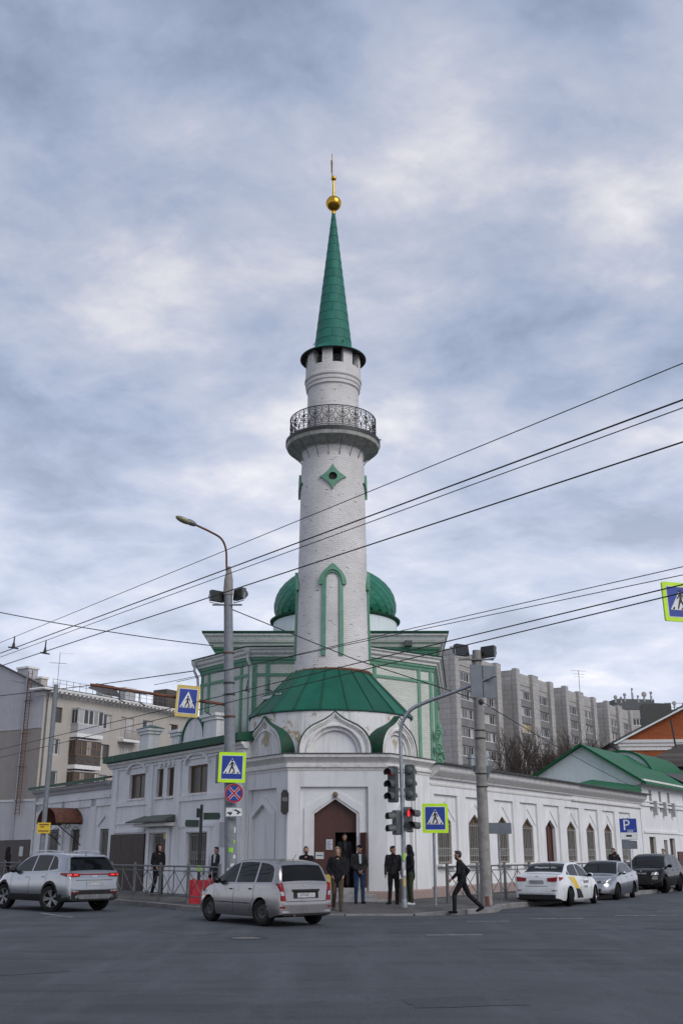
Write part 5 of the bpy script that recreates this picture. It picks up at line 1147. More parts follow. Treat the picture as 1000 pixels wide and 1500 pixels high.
# ------------------------------------------------------------------ bare trees in front of the flats
def bare_tree(x, y, H, label, seed, base=0.0):
    rnd = random.Random(seed)
    t = empty('bare_tree', (x, y, base), rnd.uniform(0, 6), label, 'tree', 'bare trees in front of the flats')
    tr, tw = MB(), MB()
    def grow(p, d, l, r, lev):
        n = 3; pts = [p]; q = p
        for i in range(n):
            d = (d + Vector((rnd.uniform(-1, 1), rnd.uniform(-1, 1), rnd.uniform(-.2, .8))) * .16).normalized(); q = q + d * (l / n); pts.append(q)
        (tr if lev < 2 else tw).tube(pts, [r, r * .85, r * .7, r * .5], 5 if lev < 2 else 3)
        if lev >= 5: return
        k = (7, 6, 5, 4, 2)[lev]
        for i in range(k):
            f = rnd.uniform(.3, 1.0); s = pts[0].lerp(pts[-1], f) if lev else pts[min(3, int(f * 3) + 0)].lerp(pts[min(3, int(f * 3) + 1)], (f * 3) % 1)
            a = rnd.uniform(0, 2 * PI); sp = rnd.uniform(.35, .8)
            nd = (d + Vector((math.cos(a) * sp, math.sin(a) * sp, .25))).normalized()
            grow(s, nd, l * rnd.uniform(.5, .72), max(.016, r * .5), lev + 1)
    grow(Vector((0, 0, 0)), Vector((0, 0, 1)), H * .42, H * .014, 0)
    tr.build('trunk', MT['bark'], t, smooth=True); c = tw.build('crown', MT['bark'], t); 
for i, (x, y, H, lab) in enumerate([(14.4, 100, 12.4, 'slender bare leafless tree next to the grey roof vent pipes'), (24.6, 112, 15.8, 'bare leafless tree partly hidden by the pale gable wall'), (21.8, 103, 14.6, 'broad bare leafless tree over the ridge of the wing roof'), (15.6, 104, 13.8, 'bare leafless tree close to the concrete pole, in front of flats'), (18.2, 108, 16.2, 'tallest bare leafless tree in front of the grey flats'),
        (20.6, 110, 15.4, 'bare leafless tree in the middle of the clump before the flats'), (23.0, 106, 15.2, 'bare leafless tree just above the green gable roof'), (19.2, 100, 12.6, 'low bare leafless tree standing behind the roof vent pipes')]):
    bare_tree(x, y, H, lab, 11 + i)
# ------------------------------------------------------------------ lettering
def text_mesh(s, size, mt, name='lettering'):
    c = bpy.data.curves.new(name, 'FONT'); c.body = s; c.size = size; c.align_x = 'CENTER'; c.align_y = 'CENTER'; c.extrude = 0.0008; c.resolution_u = 3
    o = bpy.data.objects.new('tmp_text', c); COL.objects.link(o)
    bpy.context.view_layer.update()
    me = bpy.data.meshes.new_from_object(o.evaluated_get(bpy.context.evaluated_depsgraph_get()))
    bpy.data.objects.remove(o); bpy.data.curves.remove(c); me.name = name; me.materials.clear(); me.materials.append(mt)
    return me
def lettering(s, size, mt, parent, loc, rot=(PI / 2, 0, 0)): return inst('lettering', text_mesh(s, size, MT[mt]), parent, loc, rot)
# ------------------------------------------------------------------ road signs (face towards local -y)
def rrect(w, h, r, n=5):
    out = []
    for cx, cz, a0 in ((w - r, h - r, 0), (-w + r, h - r, 90), (-w + r, -h + r, 180), (w - r, -h + r, 270)):
        out += [(cx + r * math.cos(R(a0 + 90 * i / n)), cz + r * math.sin(R(a0 + 90 * i / n))) for i in range(n + 1)]
    return out
def crossing_sign(loc, rz, label, w=.42, h=.46, bm='lime', roll=0.0, flip=False, inner=.76):
    t = empty('crossing_sign', loc, rz, label, 'road sign'); t.rotation_euler = (0, roll, rz)
    MB().prism(rrect(w, h, .035), 0, .03).build('border_panel', MT[bm], t)
    MB().prism(rrect(w * .985, h * .985, .03), .032, .05).build('back_plate', MT['sign_back'], t)
    s = inner; MB().prism(rrect(w * s, h * s, .012), -.004, -.001).build('blue_field', MT['blue'], t)
    MB().band(rrect(w * (s + .04), h * (s + .04), .015), rrect(w * s, h * s, .012), -.003, -.001, closed=True).build('white_edge', MT['sign_white'], t)
    k = w * s * .86; MB().prism([(-k, -h * s * .55), (k, -h * s * .55), (0, h * s * .82)], -.008, -.0045).build('triangle', MT['sign_white'], t)
    f = MB(); q = w / .42; z0 = -h * s * .55; fx = -1 if flip else 1
    def limb(pts, r): f.tube([(fx * a * q, -.0095, z0 + b * q) for a, b in pts], [v * q for v in r], 6)
    f.ball((0.0, -.0095, z0 + .405 * q), (.034 * q, .003, .034 * q), 10)
    limb([(.0, .36), (.005, .27), (-.005, .21)], [.026, .034, .028]); limb([(-.01, .22), (-.045, .13), (-.085, .02)], [.026, .022, .016]); limb([(.0, .22), (.05, .13), (.085, .015)], [.026, .022, .016])
    limb([(.02, .345), (.075, .29), (.07, .22)], [.015, .014, .012]); limb([(-.015, .345), (-.06, .27), (-.095, .245)], [.015, .014, .012])
    for v in f.v: pass
    f.v = [(x, -.0125 if y < -.0095 else -.0085, z) for x, y, z in f.v]
    f.build('walking_figure', MT['sign_black'], t)
    for a in (-.20, 0.015, .18): MB().prism([(a * q - .03 * q, z0 + .008), (a * q + .025 * q, z0 + .008), (a * q + .045 * q, z0 + .06 * q), (a * q + .01 * q, z0 + .06 * q)], -.0105, -.0085).build('zebra_stripe', MT['sign_black'], t)
    return t
def face(p): return math.atan2(p.x, p.y) * -1    # turn a sign's front towards the crossing
# left lamp post
PL0, PL1 = Vector((-3.41, 34, .12)), Vector((-3.86, 34, 10.05))
def lpt(z): return PL0.lerp(PL1, (z - PL0.z) / (PL1.z - PL0.z))
def floodlight(parent, loc, rz, tilt):
    f = empty('floodlight', loc, 0, parent=parent); f.rotation_euler = (tilt, 0, rz)
    b = MB(); b.prism([(-.27, -.16), (.27, -.16), (.25, .20), (-.25, .20)], -.02, .14); b.tube([(-.2, .14, .02), (.2, .14, .02)], .13, 10); b.build('housing', MT['signal_grey'], f, smooth=30)
    MB().box(-.25, .25, -.035, -.022, -.14, .18).build('lens', MT['lens_dark'], f)
    MB().tube([(-.29, .05, .02), (-.29, .05, -.24), (.29, .05, -.24), (.29, .05, .02)], .018, 5).build('yoke', MT['galv'], f)
def lamp_post():
    t = empty('lamp_post', tuple(PL0), 0, 'tall grey lamp post with curved lamp arm and two floodlights near left corner', 'lamp post'); o = PL0
    rel = lambda v: tuple(v - o)
    MB().tube([(0, 0, -.1), rel(lpt(3)), rel(lpt(6.5)), rel(PL1)], [.205, .19, .17, .145], 18).build('pole', MT['pole_paint'], t, smooth=True)
    top = rel(PL1); A = [rel(at(x, y, D)) for x, y, D in ((334, 868, 34), (332, 830, 34), (331, 805, 33.9), (324, 789, 33.75), (308, 779, 33.5), (287, 769, 33.3))]
    p = catmull(A, 4); MB().tube(p, .036, 8).build('lamp_arm', MT['rusty'], t, smooth=True)
    MB().lathe([(.17, -.05), (.15, .5), (.06, .95)], 12, (0, 0)).build('pole_cap', MT['concrete'], t, loc=top, smooth=True)
    h = empty('lamp_head', tuple(p[-1]), 0, parent=t); d = (p[-1] - p[-2]).normalized(); h.rotation_euler = d.to_track_quat('X', 'Z').to_euler()
    MB().ball((.2, 0, 0), (.24, .11, .10), 14).build('housing', MT['iron_grey'], h, smooth=True)
    MB().ball((.45, 0, -.03), (.30, .15, .10), 16).build('bowl', MT['lamp_glass'], h, smooth=True)
    floodlight(t, (top[0] - .33, -.1, top[2] - .12), R(40), R(-4)); floodlight(t, (top[0] + .36, -.1, top[2] - .05), R(-50), R(-4))
    MB().tube([(top[0] - .5, -.12, top[2] - .42), (top[0] + .5, -.12, top[2] - .42)], .03, 6).build('cross_bar', MT['iron_grey'], t)
    for z, r in ((8.0, .17), (7.0, .18), (6.62, .182), (5.9, .19)):
        q = rel(lpt(z)); MB().lathe([(r, -.03), (r + .012, -.025), (r + .012, .025), (r, .03)], 16).build('band', MT['rusty' if z in (8.0, 5.9) else 'iron'], t, loc=q, rot=(0, R(-2.6), 0))
    for k, (z, x, m_, w, hh) in enumerate(((1.75, .02, 'paper_green', .07, .07), (2.0, .14, 'paper_green', .03, .05), (1.3, .06, 'paper', .06, .05), (2.35, .16, 'paper', .03, .09), (1.55, .13, 'paper', .04, .05), (1.15, -.08, 'paper', .05, .06), (2.75, .07, 'plaster_grey', .08, .06))):
        q = rel(lpt(z)); g = MB()
        g.add([(q[0] + .207 * math.sin(a), q[1] - .207 * math.cos(a), q[2] + dz) for dz in (-hh, hh) for a in (x / .2 - w / .2, x / .2, x / .2 + w / .2)], [(0, 1, 4, 3), (1, 2, 5, 4)]); g.build('flyer', MT[m_], t)
    # bracket arm over the road
    a0, a1 = rel(lpt(6.28)), rel(Vector((-7.72, 31.6, 6.58)))
    MB().tube([a0, a1], [.05, .045], 8).build('bracket_arm', MT['rusty'], t, smooth=True)
    a0 = Vector(a0); a1 = Vector(a1)
    for f in (.18, .66, .8):
        q = a0.lerp(a1, f); h = empty('wire_hanger', tuple(q), .4, parent=t)
        MB().tube([(-.22, 0, 0), (.22, 0, -.05)], .035, 6).build('insulator', MT['iron'], h); MB().tube([(0, 0, 0), (0, 0, -.32), (.2, 0, -.42)], .022, 5).build('clamp', MT['iron'], h)
lamp_post()
crossing_sign(tuple(at(340, 1124, 33.55)), R(4), 'lime bordered pedestrian crossing sign clamped on the tall lamp post', .43, .47, roll=R(1))
crossing_sign(tuple(at(324, 1125, 34.25)), R(115), 'pedestrian crossing sign turned edge-on behind another on the lamp post', .43, .47)
crossing_sign(tuple(at(275, 1027, 32.9)), R(14), 'cream bordered pedestrian crossing sign hanging on the rusty bracket arm', .37, .50, bm='cream_yellow', roll=R(3))
def no_stopping():
    t = empty('no_stopping_sign', tuple(at(343, 1162, 33.62)), R(3), 'round blue and red no stopping sign on the lamp post', 'road sign'); c = [(math.cos(2 * PI * i / 36), math.sin(2 * PI * i / 36)) for i in range(36)]
    S = lambda r: [(a * r, b * r) for a, b in c]
    MB().prism(S(.30), 0, .025).build('disc', MT['sign_white'], t); MB().prism(S(.25), -.004, -.001).build('blue_field', MT['blue'], t)
    MB().band(S(.292), S(.238), -.008, -.0045, closed=True).build('red_ring', MT['sign_red'], t)
    for a in (45, -45):
        ca, sa = math.cos(R(a)), math.sin(R(a)); q = lambda u, v: (u * ca - v * sa, u * sa + v * ca)
        MB().prism([q(-.25, -.042), q(.25, -.042), q(.25, .042), q(-.25, .042)], -.006 - (a > 0) * .0006, -.0042).build('white_edge', MT['sign_white'], t)
        MB().prism([q(-.26, -.027), q(.26, -.027), q(.26, .027), q(-.26, .027)], -.0105 - (a > 0) * .001, -.0085).build('red_bar', MT['sign_red'], t)
no_stopping()
def tow_plate():
    t = empty('tow_away_plate', tuple(at(343, 1189.5, 33.65)), R(3), 'small white tow-away plate under the round sign', 'road sign')
    MB().prism(rrect(.27, .145, .02), 0, .02).build('plate', MT['sign_white'], t)
    MB().band(rrect(.262, .137, .02), rrect(.25, .125, .015), -.003, -.001, closed=True).build('edge', MT['sign_black'], t)
    p = MB(); p.prism([(-.22, -.05), (-.06, -.05), (-.06, -.01), (-.13, 0), (-.17, 0), (-.22, -.01)], -.004, -.001); p.build('truck_pictogram', MT['sign_black'], t)
    p = MB(); p.prism([(.0, .05), (.19, -.035), (.21, -.005), (.13, .045), (.05, .085), (.01, .08)], -.004, -.001); p.build('car_pictogram', MT['sign_black'], t)
    MB().band([(-.09, -.02), (-.05, .09), (-.01, .03)], [(-.10, -.02), (-.05, .105), (.0, .03)], -.004, -.001).build('hook_pictogram', MT['sign_black'], t)
    for x, z in ((-.12, -.065), (.12, -.04)): MB().prism([(x + .032 * math.cos(i * PI / 6), z + .032 * math.sin(i * PI / 6)) for i in range(12)], -.006, -.0045).build('wheel_pictogram', MT['sign_black'], t)
tow_plate()
# right concrete pole
def concrete_pole():
    o = Vector((4.43, 33.5, .05)); t = empty('concrete_pole', tuple(o), 0, 'rough concrete pole with two floodlights beside the kerb', 'pole')
    MB().tube([(0, 0, -.1), (0, 0, 3), (.01, 0, 6), (.02, 0, 7.95)], [.185, .17, .155, .14], 16).build('pole', MT['concrete'], t, smooth=True)
    floodlight(t, (-.45, -.05, 7.95), R(35), R(-8)); floodlight(t, (.36, -.05, 7.9), R(-40), R(-14))
    MB().tube([(-.6, -.16, 7.62), (.55, -.16, 7.62)], .03, 6).build('cross_bar', MT['iron_grey'], t)
    for z, r in ((7.6, .155), (5.35, .172), (5.1, .174), (4.0, .18), (3.6, .182)): MB().lathe([(r, -.02), (r + .012, -.015), (r + .012, .015), (r, .02)], 14).build('band', MT['iron'], t, loc=(.012, 0, z))
    MB().lathe([(.186, .04), (.19, .06), (.187, .30), (.182, .36)], 10, a0=-1.9, a1=-1.2).build('rusty_patch', MT['rusty'], t)
    MB().ball((.08, -.15, 6.25), (.09, .06, .1), 8).build('cable_clamp', MT['iron'], t)
    for sx in (-1, 1):   # triangular warning sign seen from behind
        g = MB(); g.prism([(sx * .17, .2), (sx * .42 if sx > 0 else sx * .32, .22), (sx * .17, -.30 if sx > 0 else -.1)], 0, .02); g.build('warning_sign', MT['sign_back'], t, loc=(0, .05, 4.05))
concrete_pole()
# traffic signals
def signal_head(parent, loc, rz, n=3, lit=None, back=False, w=.30, ped=False):
    h = empty('signal_head', loc, rz, parent=parent); s = .36; H = s * n
    MB().prism(rrect(w / 2, H / 2, .05), 0, .16).build('housing', MT['signal_grey'], h)
    for k in range(n):
        z = H / 2 - s * (k + .5); c = [(.115 * math.cos(2 * PI * i / 20), .115 * math.sin(2 * PI * i / 20)) for i in range(20)]
        mt = 'lens_dark'
        if k == 0: mt = 'lens_red'
        l = MB(); l.prism([(a, z + b) for a, b in c], -.012, 0); l.build('lens', MT[mt], h)
        if lit == k:
            f = MB(); f.ball((0, -.018, z + .075), (.026, .006, .028), 8); f.prism([(-.04, z + .04), (.04, z + .04), (.03, z - .02), (.028, z - .1), (-.028, z - .1), (-.03, z - .02)], -.022, -.013); f.build('red_figure', MT['red_lit'], h)
        v = MB(); A = [(-.14 * math.cos(R(-25 + 230 * i / 16)), .14 * math.sin(R(-25 + 230 * i / 16))) for i in range(17)]; m = 17
        v.add([(a, 0, z + b) for a, b in A] + [(a, -.24 + .10 * max(0, -b / .14), z + b - .03) for a, b in A], [(i, i + 1, m + i + 1, m + i) for i in range(m - 1)]); v.build('visor', MT['signal_grey'], h, smooth=True)
        g = MB(); g.ball((0, .16, z), (.12, .07, .13), 12); g.build('back_cover', MT['signal_grey'], h, smooth=True)
def traffic_signal():
    o = Vector((1.87, 32.6, .12)); t = empty('traffic_signal', tuple(o), 0, 'traffic signal on a slim grey post with a long curved arm', 'traffic light')
    rel = lambda x, y, D: tuple(at(x, y, D) - o)
    path = [(0, 0, -.1), (0, 0, 2.5)] + [tuple(v) for v in catmull([(-.03, 0, 4.6), (-.02, 0, 5.2), rel(592, 1052, 32.55), rel(604, 1038, 32.5), rel(630, 1026, 32.4), rel(680, 1008, 32.1), rel(726, 989, 31.8)], 4)]
    MB().tube(path, [.07] * 2 + [.06] * (len(path) - 8) + [.05] * 6, 12).build('post', MT['galv'], t, smooth=True)
    s = empty('sign_back', rel(707, 998, 31.9), R(20), parent=t)
    MB().box(-.42, .42, -.0, .03, -.5, .5).build('plate', MT['sign_back'], s); MB().box(-.01, .01, -.02, -.001, -.49, .49).build('seam', MT['signal_grey'], s)
    signal_head(t, (-.33, -.02, 3.55), R(-36), 3); signal_head(t, (.27, .12, 3.60), R(160), 3)
    signal_head(t, (-.27, -.03, 2.42), R(-66), 2, w=.28); signal_head(t, (.17, -.05, 2.52), R(14), 2, lit=0, w=.28); signal_head(t, (.30, .22, 2.50), R(96), 2, w=.28)
    for z in (3.9, 3.2, 2.65, 2.2): MB().tube([(-.3, 0, z), (.28, .05, z)], .02, 5).build('clamp', MT['iron_grey'], t)
    for z, m_, a, hh in ((1.45, 'paper_green', .2, .1), (1.18, 'paper', -.2, .1), (.98, 'sign_white', .3, .08), (.72, 'cream_yellow', .1, .12)):
        g = MB(); g.add([(.072 * math.sin(a + q), -.072 * math.cos(a + q), z + dz) for dz in (-hh, hh) for q in (-.6, 0, .6)], [(0, 1, 4, 3), (1, 2, 5, 4)]); g.build('sticker', MT[m_], t)
    MB().lathe([(.1, -.1), (.1, .05), (.075, .25)], 12).build('post_base', MT['galv'], t, smooth=True)
traffic_signal()
def sign_post(name, p, h, label, r=.035, mt='galv', cat='post'):
    t = empty(name, tuple(p), 0, label, cat); MB().tube([(0, 0, -.1), (0, 0, h)], r, 10).build('post', MT[mt], t, smooth=True); return t
sign_post('sign_post', (2.86, 33.3, .12), 2.2, 'thin grey post carrying the crossing sign by the pointed windows', .045)
crossing_sign(tuple(at(637, 1198.5, 33.22)), R(-2), 'lime bordered pedestrian crossing sign on its own post near the pointed windows', .40, .44)
tp = sign_post('blank_sign', (5.35, 36.6, .13), 2.5, 'blank grey back of a direction sign on a thin post beside the concrete pole', .03, cat='road sign')
MB().prism(rrect(.44, .18, .02), -.06, -.035).build('plate', MT['sign_back'], tp, loc=(0, 0, 2.33), rot=(0, 0, R(6)))
# parking sign
def parking():
    p = CR + NR * 3.6 + DR * 14.6; t = sign_post('parking_sign', (p.x, p.y, .13), 3.0, 'blue parking sign with white lower panel beside the parked cars', .04, cat='road sign')
    b = empty('sign_panel', (0, -.06, 2.52), R(-8), parent=t)
    MB().prism(rrect(.36, .44, .03), 0, .04).build('panel', MT['blue'], b); MB().box(-.355, .355, -.004, -.001, -.43, -.14).build('white_field', MT['sign_white'], b); MB().box(-.12, .12, -.008, -.0045, -.32, -.24).build('pictogram', MT['sign_black'], b)
    lettering('P', .62, 'sign_white', b, (-.08, -.006, .15)); lettering('шаф', .18, 'sign_white', b, (.13, -.006, -.06))
    MB().prism(rrect(.33, .17, .02), -.05, -.03).build('lower_plate', MT['sign_back'], t, loc=(0, 0, 1.87))
parking()
# street name post
def name_post():
    t = sign_post('street_name_post', tuple(at(290, 1316, 35.2))[:2] + (.13,), 3.05, 'dark post with two green street name blades behind the fence', .05, 'iron', 'street sign')
    a = MB(); a.prism([(.08, .11), (.62, .11), (.66, .0), (.62, -.11), (.08, -.11)], -.02, .02); a.build('name_blade', MT['street_green'], t, loc=(0, 0, 2.68), rot=(0, 0, R(-12)))
    a = MB(); a.prism([(-.08, .11), (-.55, .11), (-.58, .0), (-.55, -.11), (-.08, -.11)], -.02, .02); a.build('name_blade', MT['street_green'], t, loc=(0, 0, 2.45), rot=(0, 0, R(35)))
    a = MB(); a.prism([(-.10, .13), (.1, .13), (.1, -.16), (-.1, -.16)], -.01, .03); a.build('plate', MT['street_green'], t, loc=(-.1, 0, 2.8), rot=(0, 0, R(75)))
    MB().box(-.05, .06, -.06, -.052, .95, 1.15).build('sticker', MT['paper_green'], t)
name_post()
sp = sign_post('slim_pole', (-12.77, 46, .13), 8.7, 'slim tall grey pole in front of the tan apartment house', .11, 'pole_paint', 'pole')
MB().box(-.28, .28, -.16, -.13, -.22, .22).build('yellow_notice', MT['yellow'], sp, loc=(.05, 0, 2.55)); 
for k, (z, w_) in enumerate(((.14, .2), (.05, .14), (-.12, .22))): MB().box(-w_, w_ if k != 1 else .02, -.166, -.161, z - .025, z + .02).build('notice_line', MT['rusty'], sp, loc=(.05, 0, 2.55))
# ------------------------------------------------------------------ pedestrian fences
post_m = MB().tube([(0, 0, -.05), (0, 0, 1.2)], .05, 10).mesh('post', MT['fence_grey'], smooth=True)
postcap_m = MB().ball((0, 0, 1.2), (.055, .055, .03), 10).mesh('cap', MT['fence_grey'], smooth=True)
def fence(pts, label):
    t = empty('pedestrian_fence', (pts[0][0], pts[0][1], .13), 0, label, 'fence'); o = Vector((*pts[0], .13))
    for i, p in enumerate(pts):
        q = Vector((p[0], p[1], .13)) - o; a = inst('post', post_m, t, tuple(q)); inst('cap', postcap_m, a)
        if i + 1 < len(pts):
            e = Vector((pts[i + 1][0], pts[i + 1][1], .13)) - o; d = (e - q).normalized(); L_ = (e - q).length
            P = lambda u, z: tuple(q + d * u + Vector((0, 0, z)))
            for z, r in ((1.12, .026), (.98, .016), (.24, .02)): MB().tube([P(.05, z), P(L_ - .05, z)], r, 6).build('rail', MT['fence_grey'], t)
            for k in range(2):
                u0, u1 = .05 + k * (L_ - .1) / 2, .05 + (k + 1) * (L_ - .1) / 2; um = (u0 + u1) / 2
                for a_, b_ in (((u0, .24), (u1, .98)), ((u0, .98), (u1, .24))): MB().tube([P(*a_), P(*b_)], .014, 5).build('brace', MT['fence_grey'], t)
            MB().tube([P(L_ / 2, .2), P(L_ / 2, 1.12)], .018, 5).build('upright', MT['fence_grey'], t)
fence([tuple((CL + NL * 3.55 + DL * u)[:2]) for u in [-1.9 + 2.05 * k for k in range(15)]], 'grey metal pedestrian fence with crossed braces along the left kerb')
fence([tuple((CR + NR * 2.6 + DR * u)[:2]) for u in [-.74 + 2.2 * k for k in range(10)]], 'grey metal pedestrian fence with crossed braces in front of the pointed windows')
# red plastic barriers
def barrier(x, y, rz, label):
    t = empty('road_barrier', (x, y, .13), rz, label, 'barrier', 'red barriers behind the fence')
    b = MB(); prof = [(-.28, 0), (-.28, .12), (-.14, .30), (-.10, .66), (-.07, .72), (.07, .72), (.10, .66), (.14, .30), (.28, .12), (.28, 0)]; n = len(prof); X = [-.5, -.47, -.3, -.27, -.08, -.05, .05, .08, .27, .3, .47, .5]
    vs = []
    for i, x_ in enumerate(X):
        k = .9 if i in (0, 11) else (.93 if i in (3, 4, 7, 8) else 1.0)
        vs += [(x_, a * (k if zz > .1 else 1), zz * (.985 if k < 1 else 1)) for a, zz in prof]
    b.add(vs, [(i * n + j, (i + 1) * n + j, (i + 1) * n + j + 1, i * n + j + 1) for i in range(len(X) - 1) for j in range(n - 1)] + [tuple(range(n)), tuple(len(vs) - n + j for j in range(n))]); b.build('body', MT['barrier_red'], t, smooth=30)
    MB().lathe([(.05, .70), (.055, .74), (.03, .76), (0, .76)], 10, (-.35, 0)).build('filler_cap', MT['barrier_red'], t)
q = at(298, 1316, 34.6); barrier(q.x, q.y, R(-12), 'red plastic water-filled barrier leaning against the fence posts'); q = at(322, 1312, 35.2); barrier(q.x, q.y, R(30), 'red plastic barrier half hidden behind the silver estate car')
# litter bin beside the signal post
lb = empty('litter_bin', (2.05, 34.9, .14), .1, 'small slatted litter bin behind the two standing men', 'bin')
for k in range(7): MB().box(-.2 + k * .06, -.15 + k * .06, -.14, -.11, .05, .75).build('slat', MT['old_wood'], lb)
MB().box(-.22, .22, -.11, .14, 0, .72).build('box', MT['cloth_tan'], lb)
# ------------------------------------------------------------------ overhead wires
def wire(pts, r, label, group='overhead wires above the crossing', sag=0.0, cat='wire', hang=()):
    P = [Vector(p) for p in pts]; path = []
    for a, b in zip(P, P[1:]):
        for i in range(12):
            f = i / 12; path.append(a.lerp(b, f) - Vector((0, 0, sag * 4 * f * (1 - f))))
    path.append(P[-1]); o = MB().tube(path, r, 6).build('overhead_wire', MT['wire']); tag(o, label, cat, group)
    return o
def ext(a, b, t0, t1): a, b = Vector(a), Vector(b); return [a + (b - a) * t0, a + (b - a) * t1]
W4 = ['thin black wire, topmost of the four crossing the minaret shaft', 'thick black trolley wire paired with a thinner one just beneath it', 'thin black wire close below a thick trolley wire', 'thick black trolley wire, lowest of the four crossing the minaret shaft']
for k, (a, b, r) in enumerate((((3.63, 9.84, 6.6), (-6.95, 23.2, 6.6), .007), ((3.61, 9.89, 6.2), (-8.18, 24.37, 6.2), .011), ((3.67, 10.1, 6.2), (-8.36, 24.91, 6.2), .007), ((3.98, 11.06, 6.2), (-8.75, 26.16, 6.2), .011))):
    wire(ext(a, b, -.6, 1.7), r, W4[k], 'trolley wires across the minaret', cat='wire')
LW = ['thin black wire meeting the top corner of the hall cornice', 'thin black wire a little below the topmost one before the hall', 'thicker black wire passing above the lowest one before the green cone roof', 'thicker black wire, lowest of the four before the prayer hall']
for k, (a, b, r) in enumerate((((6.71, 19.45, 7), (-3.83, 31.86, 7), .0095), ((6.91, 20.07, 7), (-4.55, 32.51, 7), .0095), ((6.09, 17.73, 6.2), (-15.78, 48.37, 6.2), .013), ((6.28, 18.33, 6.2), (-17.13, 52.65, 6.2), .013))):
    wire(ext(a, b, -.5, 1.15), r, LW[k], 'low wires in front of the hall')
pr = at(702, 1026, 33.4); pe = CR + DR * 27.5; 
wire([lpt(9.55), at(520, 966, 33.6), pr], .016, 'black cable slung from the lamp post to the concrete pole', 'span cables')
wire([pr, (pe.x + .4, pe.y - .3, 4.95)], .016, 'black cable from the concrete pole down to the wing roof', 'span cables', sag=.15)
wire([at(-60, 888, 44), at(0, 897, 44), at(313, 946, 46)], .02, 'thin wire reaching the hall cornice from beyond the left edge', 'span cables', sag=.1)
wire([at(-40, 1024, 70), at(150, 1002, 60), at(283, 983, 46.3)], .024, 'thin wire from the hall corner over the tan apartment roof', 'span cables')
for i, (x, ya, yb, D) in enumerate(((22, 932, 949, 24.0), (68, 938, 957, 25.2), (363, 996, 1012, 33.0), (395, 996, 1011, 33.0))):
    a, b = at(x, ya, D), at(x - 2, yb, D); t = empty('wire_insulator', tuple(b), 0, ['black insulator hanging between wires near the left edge', 'black insulator hanging on the lowest trolley wire', 'black insulator on the wire right beside the lamp post', 'black insulator on the wire before the hall brickwork'][i], 'insulator'); d = a - b
    MB().tube([(0, 0, 0), tuple(d * .25), tuple(d * .5), tuple(d)], [.045, .035, .018, .014], 8).build('bell', MT['iron'], t, smooth=True); MB().tube([(-.12, 0, .02), (.12, 0, -.02)], .018, 6).build('clamp', MT['iron'], t)
# overhead crossing sign on a mast arm whose mast stands outside the view
so_ = at(996, 882, 20.0)
crossing_sign((so_.x, so_.y, so_.z), R(20), 'lime bordered pedestrian crossing sign hung high on a mast arm', .40, .40, roll=R(-1))
am = empty('mast_arm', (11.0, 21.2, 0), 0, 'grey mast with an arm carrying the high crossing sign', 'pole')
MB().tube([(0, 0, 0), (0, 0, 8.2)], [.13, .1], 12).build('mast', MT['pole_paint'], am, smooth=True); MB().tube([(0, 0, so_.z), (so_.x - 11.0, so_.y - 21.2 + .08, so_.z)], .045, 8).build('arm', MT['pole_paint'], am)
